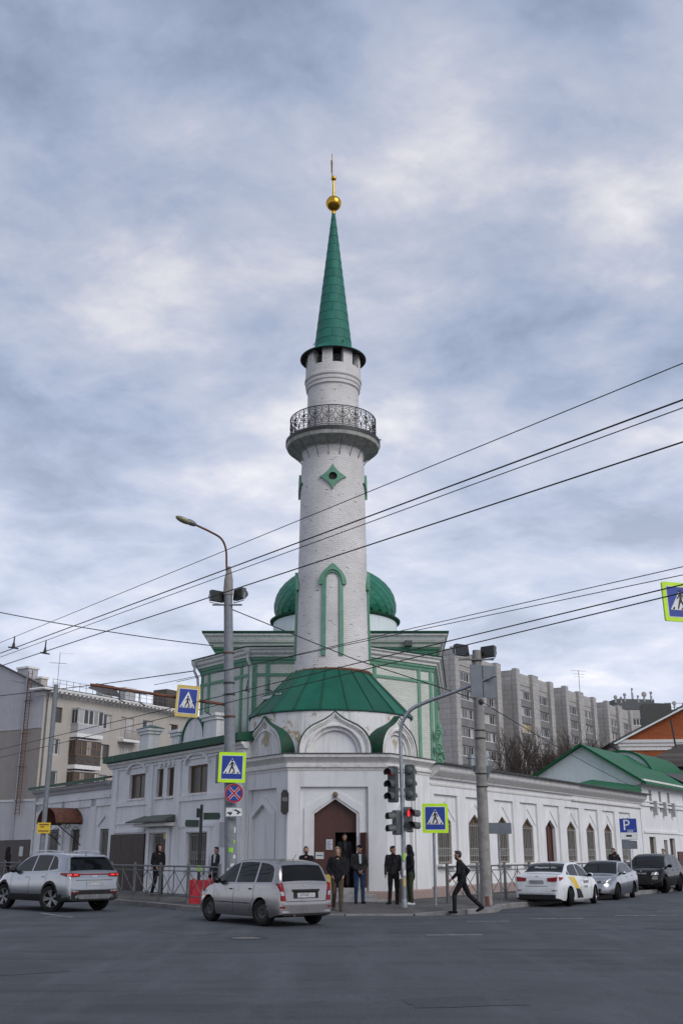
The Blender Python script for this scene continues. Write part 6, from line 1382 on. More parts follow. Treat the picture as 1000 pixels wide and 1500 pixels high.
# ------------------------------------------------------------------ cars (x forward from the rear bumper, y left, z up)
class Car:
    def __init__(s, root, S):
        s.t = root; s.S = S; s.L = S['L']
        pr = catmull([(a, b, 0) for a, b in S['prof']], 5); P = [(pr[0].x, pr[0].y)]
        for p in pr[1:]:
            if p.x > P[-1][0] + 1e-4: P.append((p.x, p.y))
        s.P = P; pl = catmull([(a, b, 0) for a, b in S['plan']], 4); s.W = [(p.x, p.y) for p in pl]
        s.z0 = S.get('z0', .22); s.rw = S['rw']; s.Ra = s.rw + S.get('gap', .055)
    def top(s, x): return lin(s.P, x)
    def belt(s, x): return min(lin(s.S['belt'], x), s.top(x) - .02)
    def w(s, x): return lin(s.W, x)
    def bot(s, x):
        e = max(0, .35 - x) * .25 + max(0, x - s.L + .5) * .12; z = s.z0 + e
        for xw in (s.S['xr'], s.S['xf']):
            d = s.Ra ** 2 - (x - xw) ** 2
            if d > 0: z = max(z, s.rw + math.sqrt(d))
        return z
    def wr(s, x): 
        h = s.top(x) - s.belt(x); return max(.2, .925 * s.w(x) - s.S.get('tum', .36) * h)
    def rr(s, x): return min(.085, (s.top(x) - s.belt(x)) * .5)
    def yl(s, x, t): return s.w(x) * (1 - .05 * max(0, (.25 - t) / .25) ** 2 - .055 * max(0, (t - .5) / .5) ** 2)
    def side_y(s, x, z):
        zb, zt, r = s.belt(x), s.top(x), s.rr(x)
        if z <= zb: 
            b = s.z0; return s.yl(x, max(0, min(1, (z - b) / max(.01, zb - b))))
        k = min(1.15, (z - zb) / max(.02, zt - r - zb)); return .925 * s.w(x) + (s.wr(x) - .925 * s.w(x)) * k
    def section(s, x):
        zb, zt, zo, w, wr, r = s.belt(x), s.top(x), s.bot(x), s.w(x), s.wr(x), s.rr(x); out = []
        b = s.z0
        for t in (0, .1, .25, .4, .55, .7, .85, .95, 1.0):
            z = zo + (zb - zo) * t; out.append((s.yl(x, max(0, min(1, (z - b) / max(.01, zb - b)))), z))
        for k in (.0, .25, .5, .75, 1.0): out.append((.925 * w + (wr - .925 * w) * k, zb + .004 + (zt - r - zb) * k))
        e = min(.13, wr * .4)
        for a in (30, 60, 90): out.append((wr - e * (1 - math.cos(R(a))), zt - r + (r - .018) * math.sin(R(a))))
        for k in (.75, .5, .25): 
            y = (wr - e) * k; out.append((y, zt - .018 * k * k))
        return out
    def body(s, mt, clad=None):
        xs = {p[0] for p in s.P} | {i * .09 for i in range(int(s.L / .09) + 1)} | {s.L}
        for xw in (s.S['xr'], s.S['xf']): xs |= {xw + s.Ra * math.cos(PI * i / 18) for i in range(19)} | {xw - s.Ra - .004, xw + s.Ra + .004}
        xs = sorted(x for x in xs if 0 <= x <= s.L); X = [xs[0]]
        for x in xs[1:]:
            if x - X[-1] > .003: X.append(x)
        m = MB(); vs = []; k = None
        for x in X:
            q = s.section(x); ring = [(x, y, z) for y, z in q] + [(x, 0, s.top(x))] + [(x, -y, z) for y, z in reversed(q)]; k = len(ring); vs += ring
        b = len(m.v); m.v += vs
        for i in range(len(X) - 1):
            for j in range(k):
                f = [i * k + j, i * k + (j + 1) % k, (i + 1) * k + (j + 1) % k, (i + 1) * k + j]
                zc = sum(vs[a][2] for a in f) / 4; xc = sum(vs[a][0] for a in f) / 4
                mi = 1 if j == k - 1 else 0
                if clad and mi == 0 and j not in range(9, k - 10):
                    if zc < clad: mi = 1
                    for xw in (s.S['xr'], s.S['xf']):
                        if math.hypot(xc - xw, zc - s.rw) < s.Ra + .075: mi = 1
                m.f.append(f); m.m.append(mi)
        n = len(X) - 1
        m.f.append(list(range(k))); m.m.append(1 if clad and False else 0); m.f.append([n * k + j for j in range(k)]); m.m.append(0)
        return m.build('body', [MT[mt], MT['black_plastic']], s.t, smooth=32)
    def rear_x(s, y, z):
        x = 0.0
        for a, b in s.P:
            if b >= z: x = a; break
        else: x = s.P[-1][0]
        if x > 0:
            i = [p[0] for p in s.P].index(x)
            if i > 0: (a0, b0), (a1, b1) = s.P[i - 1], s.P[i]; x = a0 + (a1 - a0) * (z - b0) / max(1e-6, b1 - b0)
        xw = 0.0
        for a, b in s.W:
            if b * .955 >= abs(y): xw = a; break
        return max(x, xw)
    def front_x(s, y, z):
        x = s.L
        for a, b in reversed(s.P):
            if b >= z: x = a; break
        xw = s.L
        for a, b in reversed(s.W):
            if b * .955 >= abs(y): xw = a; break
        return min(x, xw)
    def patch(s, name, mt, quad, where='rear', off=.008, n=8, parent=None, thick=.03):
        (a, b, c, d) = [Vector(q) for q in quad]; m = MB(); O, I = [], []
        for j in range(n + 1):
            for i in range(n + 1):
                u, v = i / n, j / n; p = (a * (1 - u) + b * u) * (1 - v) + (d * (1 - u) + c * u) * v
                if where == 'rear': x = s.rear_x(p.x, p.y); O.append((x - off, p.x, p.y)); I.append((x + thick, p.x * .985, p.y))
                elif where == 'front': x = s.front_x(p.x, p.y); O.append((x + off, p.x, p.y)); I.append((x - thick, p.x * .985, p.y))
                else:
                    y = s.side_y(p.x, p.y) + 0; sg = 1 if where == 'left' else -1; O.append((p.x, sg * (y + off), p.y)); I.append((p.x, sg * (y - thick), p.y))
        N_ = n + 1; q = N_ * N_
        fs = [(j * N_ + i, j * N_ + i + 1, (j + 1) * N_ + i + 1, (j + 1) * N_ + i) for j in range(n) for i in range(n)]
        ed = [(i, i + 1) for i in range(n)] + [(n * N_ + i, n * N_ + i + 1) for i in range(n)] + [(i * N_, (i + 1) * N_) for i in range(n)] + [(i * N_ + n, (i + 1) * N_ + n) for i in range(n)]
        fs += [(e0, e1, q + e1, q + e0) for e0, e1 in ed]
        m.add(O + I, fs); return m.build(name, MT[mt], parent or s.t, smooth=45)
    def side_glass(s, cols, name='window', mt='car_glass', off=.006):
        for sg in (1, -1):
            m = MB(); n = len(cols); V = []
            C = []
            for (a, b) in zip(cols, cols[1:]):
                for i in range(4): f = i / 4; C.append(tuple(p + (q - p) * f for p, q in zip(a, b)))
            C.append(cols[-1]); n = len(C); K = 5
            for x, lo, hi in C:
                for k in range(K): z = lo + (hi - lo) * k / (K - 1); V.append((x, sg * (s.side_y(x, z) + off), z))
            m.add(V, [(i * K + k, (i + 1) * K + k, (i + 1) * K + k + 1, i * K + k + 1) for i in range(n - 1) for k in range(K - 1)]); m.build(name, MT[mt], s.t, smooth=True)
    def deck_glass(s, x0, x1, ins, name, mt='car_glass', off=.007, ins1=None):
        m = MB(); V = []; n = 10; K = 9
        pts = [p for p in s.P if x0 < p[0] < x1]; xs = [x0] + [p[0] for p in pts] + [x1]
        for i, x in enumerate(xs):
            f = i / (len(xs) - 1); g = ins + ((ins1 if ins1 is not None else ins) - ins) * f; hw = s.wr(x) - g; dx = .01; sl = (s.top(x + dx) - s.top(x - dx)) / (2 * dx); nn = Vector((-sl, 1)).normalized()
            for k in range(K):
                y = -hw + 2 * hw * k / (K - 1); z = s.top(x) - .018 * (y / max(.1, s.wr(x) - .13)) ** 2; V.append((x + nn.x * off, y, z + nn.y * off))
        m.add(V, [(i * K + k, (i + 1) * K + k, (i + 1) * K + k + 1, i * K + k + 1) for i in range(len(xs) - 1) for k in range(K - 1)]); return m.build(name, MT[mt], s.t, smooth=True)
    def seam(s, pts, wd=.009):
        for sg in (1, -1):
            m = MB(); C = []
            for a, b in zip(pts, pts[1:]):
                for i in range(6): C.append(Vector(a).lerp(Vector(b), i / 6))
            C.append(Vector(pts[-1])); V = []
            for i, p in enumerate(C):
                d = (C[min(i + 1, len(C) - 1)] - C[max(0, i - 1)]).normalized(); nn = Vector((-d.y, d.x)) * wd / 2
                for e in (nn, -nn): V.append((p.x + e.x, sg * (s.side_y(p.x, p.y) + .004), p.y + e.y))
            m.add(V, [(2 * i, 2 * i + 2, 2 * i + 3, 2 * i + 1) for i in range(len(C) - 1)]); m.build('door_seam', MT['black_plastic'], s.t)
    def wheels(s, rim='rim', spokes=5):
        r = s.rw; tw = s.S.get('tw', .205); ty = MB()
        ty.lathe([(r * .66, -tw / 2), (r * .80, -tw / 2 - .006), (r * .95, -tw / 2 + .012), (r, -tw / 2 + .04), (r, tw / 2 - .04), (r * .95, tw / 2 - .012), (r * .8, tw / 2 + .006), (r * .66, tw / 2), (r * .62, 0), (r * .66, -tw / 2)], 32)
        tm = ty.mesh('tyre', MT['tyre'], smooth=30)
        rm = MB(); rm.lathe([(r * .67, tw / 2 - .004), (r * .64, tw / 2 + .004), (r * .60, tw / 2 - .02), (r * .60, -.05)], 28); rm.lathe([(0, tw / 2 - .012), (r * .14, tw / 2 - .012), (r * .16, tw / 2 - .03)], 16)
        if spokes:
            for k in range(spokes):
                a = 2 * PI * k / spokes
                for da in (-.16, .16):
                    c, sn = math.cos(a + da), math.sin(a + da); px, py = -sn, c; h = r * .045
                    rm.add([(r * .1 * c + px * h, r * .1 * sn + py * h, tw / 2 - .02), (r * .1 * c - px * h, r * .1 * sn - py * h, tw / 2 - .02), (r * .64 * c - px * h * 1.4, r * .64 * sn - py * h * 1.4, tw / 2 - .006), (r * .64 * c + px * h * 1.4, r * .64 * sn + py * h * 1.4, tw / 2 - .006),
                            (r * .1 * c + px * h, r * .1 * sn + py * h, tw / 2 - .06), (r * .1 * c - px * h, r * .1 * sn - py * h, tw / 2 - .06), (r * .64 * c - px * h * 1.4, r * .64 * sn - py * h * 1.4, tw / 2 - .05), (r * .64 * c + px * h * 1.4, r * .64 * sn + py * h * 1.4, tw / 2 - .05)], [(0, 1, 2, 3), (0, 4, 5, 1), (1, 5, 6, 2), (2, 6, 7, 3), (3, 7, 4, 0)])
        else: rm.lathe([(r * .16, tw / 2 - .03), (r * .4, tw / 2 - .015), (r * .6, tw / 2 - .035)], 24)
        rmm = rm.mesh('rim', MT[rim], smooth=30); dk = MB().lathe([(0, .0), (r * .6, .0)], 20).mesh('brake_disc', MT['black_plastic'])
        for x in (s.S['xr'], s.S['xf']):
            for sg in (1, -1):
                o = empty('wheel', (x, sg * (s.w(x) - tw / 2 - .025), r), 0, parent=s.t); o.rotation_euler = (R(-90) * sg, 0, random.uniform(0, 1))
                inst('tyre', tm, o); inst('rim', rmm, o); inst('brake_disc', dk, o)
    def plate(s, text, z, where='rear', y=0, dark=False):
        f = s.rear_x if where == 'rear' else s.front_x; x = f(y, z); sg = -1 if where == 'rear' else 1
        p = empty('number_plate', (x + sg * .016, y, z), 0, parent=s.t); p.rotation_euler = (0, 0, R(-90) if where == 'rear' else R(90))
        MB().prism(rrect(.26, .056, .01), -.004, .02).build('panel', MT['cloth_white' if not dark else 'plaster_grey'], p); MB().band(rrect(.256, .052, .01), rrect(.25, .046, .008), -.006, -.0045, closed=True).build('edge', MT['sign_black'], p)
        lettering(text, .088, 'sign_black', p, (0, -.006, 0))
    def mirrors(s, x, z, mt):
        for sg in (1, -1):
            y = s.side_y(x, z); o = empty('mirror', (x, sg * y, z), 0, parent=s.t)
            MB().ball((-.02, sg * .13, .05), (.075, .11, .075), 12).build('shell', MT[mt], o, smooth=True); MB().tube([(0, -sg * .03, 0), (-.01, sg * .08, .03)], .03, 6).build('arm', MT['black_plastic'], o); MB().ball((-.075, sg * .13, .05), (.022, .09, .06), 10).build('mirror_glass', MT['car_glass'], o, smooth=True)
    def handles(s, spots, mt):
        for x, z in spots:
            for sg in (1, -1): MB().ball((x, sg * (s.side_y(x, z) + .012), z), (.085, .018, .017), 10).build('door_handle', MT[mt], s.t, smooth=True)
def car_root(name, x, y, head, label, cat='car', scale=1.0, xr=.8):
    # x, y is the middle of the rear axle; head = heading angle
    d = Vector((math.cos(head), math.sin(head))); t = empty(name, (x - d.x * xr * scale, y - d.y * xr * scale, 0), head, label, cat); t.scale = (scale,) * 3; return t
HL = math.atan2(DL.y, DL.x); HR = math.atan2(DR.y, DR.x)
def estate():
    S = dict(L=4.04, rw=.30, xr=.74, xf=3.21, z0=.20, tum=.30, prof=[(0, .50), (.012, .62), (.03, .80), (.055, .93), (.10, 1.02), (.20, 1.25), (.28, 1.38), (.40, 1.455), (.62, 1.49), (1.2, 1.525), (1.9, 1.515), (2.25, 1.46), (2.6, 1.27), (2.98, 1.0), (3.15, .93), (3.55, .855), (3.82, .76), (3.97, .62), (4.04, .48)],
             belt=[(0, .95), (.6, .95), (1.5, .935), (2.9, .90), (3.3, .83), (4.04, .5)], plan=[(0, .70), (.05, .775), (.16, .82), (.5, .845), (2, .85), (3.2, .84), (3.65, .79), (3.92, .66), (4.04, .48)])
    t = car_root('estate_car', -1.28, 26.75, HL + R(2), 'dusty silver compact estate car driving away past the doorway', 'car', 1.0, S['xr']); c = Car(t, S); c.body('silver_beige')
    c.side_glass([(2.02, .97, 1.43), (2.3, .965, 1.37), (2.6, .96, 1.20), (2.9, .955, 1.0)], 'door_window'); c.side_glass([(1.12, .985, 1.44), (1.5, .975, 1.45), (1.95, .97, 1.435)], 'door_window')
    c.side_glass([(.36, 1.0, 1.12), (.42, .995, 1.30), (.52, .995, 1.37), (.7, .99, 1.41), (1.03, .985, 1.435)], 'quarter_window')
    c.deck_glass(.103, .285, .085, 'rear_window', ins1=.10); c.deck_glass(2.33, 2.97, .06, 'windscreen', ins1=.02)
    for sg in (1, -1):
        l = c.patch('tail_light', 'tail_red', [(sg * .585, .58), (sg * .80, .58), (sg * .775, .97), (sg * .665, .99)], off=.02)
        c.patch('lamp_insert', 'headlamp', [(sg * .63, .70), (sg * .75, .70), (sg * .745, .79), (sg * .655, .79)], off=.025, parent=l, n=4)
        c.patch('reflector', 'tail_red', [(sg * .62, .42), (sg * .74, .42), (sg * .74, .46), (sg * .62, .46)], off=.035, n=3)
        c.patch('headlight', 'headlamp', [(sg * .42, .60), (sg * .68, .60), (sg * .66, .76), (sg * .45, .74)], 'front', .012, 5)
        c.patch('indicator', 'amber', [(3.36, .60), (3.44, .60), (3.44, .64), (3.36, .64)], 'left' if sg > 0 else 'right', .01, 3)
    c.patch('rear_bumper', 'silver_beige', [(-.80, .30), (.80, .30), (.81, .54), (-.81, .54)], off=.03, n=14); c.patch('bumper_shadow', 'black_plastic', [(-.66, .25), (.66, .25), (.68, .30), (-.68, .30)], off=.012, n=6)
    c.patch('plate_recess', 'black_plastic', [(-.36, .63), (.36, .63), (.36, .80), (-.36, .80)], off=.006, n=4, thick=.01); c.plate('Н074РЕ 21', .70); c.patch('plate_handle', 'black_plastic', [(-.38, .79), (.38, .79), (.38, .835), (-.38, .835)], off=.04, n=5)
    c.patch('badge', 'chrome', [(-.05, .90), (.05, .90), (.05, .935), (-.05, .935)], off=.012, n=3)
    for z in ((.565),): c.patch('tailgate_seam', 'black_plastic', [(-.58, z - .006), (.58, z - .006), (.58, z + .006), (-.58, z + .006)], off=.007, n=6)
    c.seam([(1.98, .30), (1.98, .93)]); c.seam([(1.06, .64), (1.06, .93)]); c.seam([(1.06, .64), (1.16, .45), (1.22, .28)]); c.seam([(2.93, .3), (2.96, .88)]); c.seam([(1.2, .50), (2.9, .50)], .02)
    c.handles([(1.22, .83), (2.12, .81)], 'black_plastic'); c.mirrors(2.72, .95, 'black_plastic'); c.wheels('rim_dark', 0)
    MB().tube([(-.02, .35, .26), (.2, .35, .27)], .03, 8).build('exhaust', MT['rusty'], t); MB().tube([(.62, 0, 1.49), (.45, 0, 1.62)], .006, 4).build('aerial', MT['black_plastic'], t)
    MB().box(.35, 3.7, -.6, .6, .22, .5).build('underbody', MT['black_plastic'], t)
estate()
def suv(name, x, y, head, label, paint, scale, front=False, lit=False, plate='О572ТУ 716', rails=True, clad=.44, spk=5):
    S = dict(L=4.48, rw=.36, xr=.93, xf=3.60, z0=.28, tum=.34, tw=.23, gap=.05, prof=[(0, .62), (.02, .80), (.05, .98), (.09, 1.08), (.14, 1.13), (.30, 1.36), (.40, 1.49), (.52, 1.555), (.8, 1.595), (1.5, 1.64), (2.15, 1.635), (2.6, 1.56), (2.95, 1.38), (3.3, 1.14), (3.45, 1.08), (3.9, 1.02), (4.2, .93), (4.38, .78), (4.45, .62), (4.48, .48)],
             belt=[(0, 1.08), (.7, 1.10), (1.6, 1.06), (3.2, 1.01), (3.7, .95), (4.48, .55)], plan=[(0, .78), (.06, .86), (.22, .905), (.8, .925), (3.2, .925), (3.9, .88), (4.25, .76), (4.48, .52)])
    t = car_root(name, x, y, head, label, 'car', scale, S['xr']); c = Car(t, S); c.body(paint, clad)
    c.side_glass([(2.12, 1.10, 1.545), (2.5, 1.095, 1.50), (2.8, 1.085, 1.38), (3.15, 1.075, 1.16)], 'door_window'); c.side_glass([(1.22, 1.13, 1.545), (1.6, 1.115, 1.555), (2.04, 1.105, 1.55)], 'door_window'); c.side_glass([(.72, 1.18, 1.20), (.85, 1.16, 1.40), (.98, 1.15, 1.50), (1.15, 1.135, 1.54)], 'quarter_window')
    c.deck_glass(.15, .405, .06, 'rear_window', ins1=.10); c.deck_glass(2.63, 3.3, .05, 'windscreen', ins1=.0)
    for sg in (1, -1):
        l = c.patch('tail_light', 'tail_red', [(sg * .48, .97), (sg * .86, .95), (sg * .87, 1.07), (sg * .48, 1.05)], off=.016, n=10); c.patch('tail_light_side', 'tail_red', [(.12, .96), (.46, 1.02), (.42, 1.07), (.12, 1.07)], 'left' if sg > 0 else 'right', .012)
        if lit: c.patch('brake_lamp', 'tail_lit', [(sg * .56, 1.0), (sg * .68, 1.0), (sg * .68, 1.03), (sg * .56, 1.03)], off=.022, n=3, parent=l); c.patch('brake_lamp', 'tail_lit', [(sg * .76, 1.0), (sg * .83, 1.0), (sg * .83, 1.03), (sg * .76, 1.03)], off=.022, n=3, parent=l)
        c.patch('reflector', 'headlamp', [(sg * .54, .56), (sg * .83, .55), (sg * .83, .61), (sg * .54, .60)], off=.028, n=5); c.patch('reflector_red', 'tail_red', [(sg * .54, .525), (sg * .83, .515), (sg * .83, .545), (sg * .54, .55)], off=.028, n=5)
        c.patch('headlight', 'headlamp', [(sg * .46, .74), (sg * .76, .76), (sg * .72, .90), (sg * .50, .86)], 'front', .014, 6); c.patch('fog_lamp', 'headlamp', [(sg * .5, .60), (sg * .72, .60), (sg * .72, .63), (sg * .5, .63)], 'front', .014, 4)
        if rails:
            rl = MB(); rl.tube([(.75, sg * .62, 1.60), (.85, sg * .62, 1.645), (1.5, sg * .63, 1.675), (2.2, sg * .62, 1.66), (2.35, sg * .62, 1.61)], .018, 6); rl.build('roof_rail', MT['chrome'], t, smooth=True)
    c.patch('light_strip', 'tail_red', [(-.5, 1.015), (.5, 1.015), (.5, 1.045), (-.5, 1.045)], off=.012, n=6)
    c.patch('badge', 'chrome', [(-.085, .945), (.085, .945), (.085, .99), (-.085, .99)], off=.012, n=4)
    c.patch('rear_bumper', paint, [(-.87, .60), (.87, .60), (.86, .70), (-.86, .70)], off=.035, n=14); c.patch('lower_bumper', 'black_plastic', [(-.85, .32), (.85, .32), (.87, .595), (-.87, .595)], off=.022, n=14); c.patch('skid_plate', 'rim', [(-.5, .36), (.5, .36), (.6, .48), (-.6, .48)], off=.035, n=6)
    c.patch('tailgate_seam', 'black_plastic', [(-.62, .862), (.62, .862), (.62, .874), (-.62, .874)], off=.008, n=6)
    c.patch('spoiler', paint, [(-.58, 1.50), (.58, 1.50), (.56, 1.56), (-.56, 1.56)], off=.07, n=6, thick=.1)
    c.plate(plate, .785, 'front' if front else 'rear')
    if front:
        c.patch('grille', 'black_plastic', [(-.44, .55), (.44, .55), (.44, .74), (-.44, .74)], 'front', .012, 6); c.patch('lower_intake', 'black_plastic', [(-.8, .36), (.8, .36), (.76, .54), (-.76, .54)], 'front', .012, 10); c.patch('badge', 'chrome', [(-.04, .85), (.04, .85), (.03, .93), (-.03, .93)], 'front', .012, 3)
    c.seam([(2.08, .46), (2.08, 1.05)]); c.seam([(1.18, .74), (1.18, 1.06)]); c.seam([(1.18, .74), (1.3, .55), (1.34, .45)]); c.seam([(3.12, .46), (3.15, 1.0)])
    c.handles([(1.36, .96), (2.26, .94)], 'chrome' if not front else paint); c.mirrors(2.98, 1.07, 'black_plastic' if not front else paint); c.wheels('rim', spk)
    for sy in (-.6, .6): MB().tube([(-.03, sy, .42), (.2, sy, .42)], .04, 10).build('exhaust', MT['chrome'], t)
    MB().tube([(.6, 0, 1.575), (.5, 0, 1.64), (.47, 0, 1.65)], .018, 5).build('aerial', MT[paint], t); MB().box(.5, 4.0, -.6, .6, .26, .6).build('underbody', MT['black_plastic'], t)
    return t
suv('off_road_car', -8.05, 33.2, R(90 + 46), 'silver crossover car with glowing red brake lights driving along the left street', 'silver', 1.03, lit=True)
def sedan(name, x, y, head, label, paint, scale, front=False, plate='В550ХЕ 716', taxi=False, rim='rim'):
    S = dict(L=4.38, rw=.31, xr=.96, xf=3.53, z0=.20, tum=.36, prof=[(0, .52), (.015, .70), (.04, .88), (.07, .98), (.11, 1.03), (.3, 1.06), (.52, 1.085), (.72, 1.15), (1.05, 1.32), (1.3, 1.41), (1.6, 1.45), (2.05, 1.465), (2.4, 1.44), (2.7, 1.33), (3.05, 1.12), (3.28, .985), (3.45, .94), (3.85, .875), (4.12, .78), (4.28, .65), (4.38, .48)],
             belt=[(0, 1.0), (.5, 1.02), (1.0, 1.0), (3.0, .91), (3.5, .85), (4.38, .52)], plan=[(0, .70), (.05, .78), (.18, .83), (.6, .855), (3.2, .86), (3.75, .82), (4.1, .72), (4.3, .56), (4.38, .42)])
    t = car_root(name, x, y, head, label, 'car', scale, S['xr']); c = Car(t, S); c.body(paint)
    c.side_glass([(2.0, .975, 1.375), (2.35, .965, 1.36), (2.7, .955, 1.22), (3.0, .945, 1.05)], 'door_window'); c.side_glass([(1.10, 1.02, 1.20), (1.25, 1.01, 1.31), (1.5, 1.0, 1.36), (1.94, .98, 1.375)], 'door_window'); c.side_glass([(.84, 1.04, 1.05), (1.04, 1.02, 1.17)], 'quarter_window')
    c.deck_glass(.66, 1.28, .05, 'rear_window', ins1=.07); c.deck_glass(2.45, 3.26, .05, 'windscreen', ins1=.0)
    for sg in (1, -1):
        c.patch('tail_light', 'tail_red', [(sg * .40, .82), (sg * .78, .82), (sg * .79, .97), (sg * .38, .93)], off=.014, n=8); c.patch('tail_light_side', 'tail_red', [(.1, .84), (.42, .92), (.38, .96), (.1, .97)], 'left' if sg > 0 else 'right', .01)
        c.patch('reflector', 'tail_red', [(sg * .55, .52), (sg * .80, .52), (sg * .80, .545), (sg * .55, .545)], off=.03, n=5)
        c.patch('headlight', 'headlamp', [(sg * .36, .62), (sg * .72, .66), (sg * .70, .82), (sg * .40, .72)], 'front', .012, 7); c.patch('fog_lamp', 'headlamp', [(sg * .5, .40), (sg * .66, .40), (sg * .66, .48), (sg * .5, .48)], 'front', .012, 4)
    c.patch('rear_bumper', paint, [(-.81, .44), (.81, .44), (.81, .62), (-.81, .62)], off=.022, n=12); c.patch('lower_bumper', 'black_plastic', [(-.79, .24), (.79, .24), (.80, .40), (-.80, .40)], off=.018, n=12)
    c.patch('badge', 'chrome', [(-.06, .97), (.06, .97), (.06, 1.0), (-.06, 1.0)], off=.012, n=3); c.patch('tailgate_seam', 'black_plastic', [(-.40, .66), (.40, .66), (.40, .67), (-.40, .67)], off=.008, n=4)
    if front:
        c.patch('grille', 'black_plastic', [(-.36, .62), (.36, .62), (.36, .70), (-.36, .70)], 'front', .012, 5); c.patch('lower_intake', 'black_plastic', [(-.45, .26), (.45, .26), (.42, .42), (-.42, .42)], 'front', .012, 6); c.plate(plate, .50, 'front')
    else: c.plate(plate, .80, dark=taxi)
    c.seam([(1.97, .30), (1.97, .96)]); c.seam([(1.08, .72), (1.06, 1.0)]); c.seam([(1.08, .72), (1.28, .42), (1.32, .28)]); c.seam([(3.02, .3), (3.04, .9)])
    c.handles([(1.22, .87), (2.14, .84)], paint); c.mirrors(2.86, .95, paint); c.wheels(rim, 6)
    MB().tube([(1.35, 0, 1.42), (1.2, 0, 1.55)], .008, 4).build('aerial', MT['black_plastic'], t); MB().box(.4, 3.9, -.6, .6, .22, .55).build('underbody', MT['black_plastic'], t)
    if taxi:
        for sd in ('left', 'right'):
            c.patch('yellow_decal', 'yellow', [(1.46, .58), (1.84, .56), (1.46, .965), (.90, .96)], sd, .006, 6, thick=.0); c.patch('dark_decal', 'cloth_charcoal', [(1.62, .25), (2.20, .25), (1.86, .555), (1.48, .575)], sd, .007, 6, thick=.0)
        lettering('Яндекс', .16, 'cloth_charcoal', t, (2.55, -(c.side_y(2.5, .8) + .008), .78), (PI / 2 - .05, 0, 0)); lettering('Такси', .12, 'cloth_charcoal', t, (2.45, -(c.side_y(2.5, .62) + .008), .62), (PI / 2, 0, 0))
        q = lettering('Яндекс Go', .16, 'sign_white', t, (.90, 0, c.top(.9) + .02), (R(28), 0, R(-90)))
    return t
sedan('taxi_car', 6.85, 36.35, HR, 'white taxi saloon with yellow and grey side decal parked at the kerb', 'car_white', .95, plate='В550ХЕ 716', taxi=True, rim='rim')
def facing(S_xr, S_xf, fx, fy, head, sc_): d = Vector((math.cos(head), math.sin(head))); return fx - d.x * (S_xf - S_xr) * sc_, fy - d.y * (S_xf - S_xr) * sc_
x_, y_ = facing(.96, 3.53, 9.65, 41.2, HR + PI + R(4), .95); sedan('saloon_car', x_, y_, HR + PI + R(4), 'silver saloon car parked nose to the white taxi', 'silver', .95, front=True, plate='Х418НА 116')
x_, y_ = facing(.93, 3.60, 13.45, 48.2, HR + PI + R(2), 1.0); suv('off_road_car', x_, y_, HR + PI + R(2), 'black off-road car parked facing the crossing beside the parking sign', 'car_dark', 1.0, front=True, plate='А707КВ 16', rails=False, clad=.30)
x_, y_ = facing(.96, 3.53, 18.3, 55.2, HR + PI, .95); sedan('saloon_car', x_, y_, HR + PI, 'dark saloon car mostly hidden behind the black off-road car', 'car_dark', .95, front=True, plate='М230ОР 16')
# ------------------------------------------------------------------ people (face local +y, x to their left is negative)
def remesh(m, voxel, mats, name, parent, it=4):
    me = bpy.data.meshes.new('src'); me.from_pydata(m.v, [], m.f); o = bpy.data.objects.new('tmp', me); COL.objects.link(o)
    r = o.modifiers.new('r', 'REMESH'); r.mode = 'VOXEL'; r.voxel_size = voxel
    s = o.modifiers.new('s', 'SMOOTH'); s.iterations = it; s.factor = .5
    bpy.context.view_layer.update()
    out = bpy.data.meshes.new_from_object(o.evaluated_get(bpy.context.evaluated_depsgraph_get())); bpy.data.objects.remove(o); bpy.data.meshes.remove(me)
    out.name = name; out.materials.clear(); out.materials.append(mats); out.polygons.foreach_set('use_smooth', [True] * len(out.polygons))
    return inst(name, out, parent)
BASE = dict(head=(0, .03, 1.635), neck=(0, 0, 1.47), chest=(0, 0, 1.29), waist=(0, 0, 1.07), pelvis=(0, -.01, .94),
            shL=(-.185, 0, 1.42), elL=(-.235, -.02, 1.14), wrL=(-.24, .07, .90), shR=(.185, 0, 1.42), elR=(.235, -.02, 1.14), wrR=(.24, .07, .90),
            hiL=(-.095, 0, .92), knL=(-.105, .02, .49), anL=(-.11, -.02, .09), hiR=(.095, 0, .92), knR=(.105, .02, .49), anR=(.11, -.02, .09))
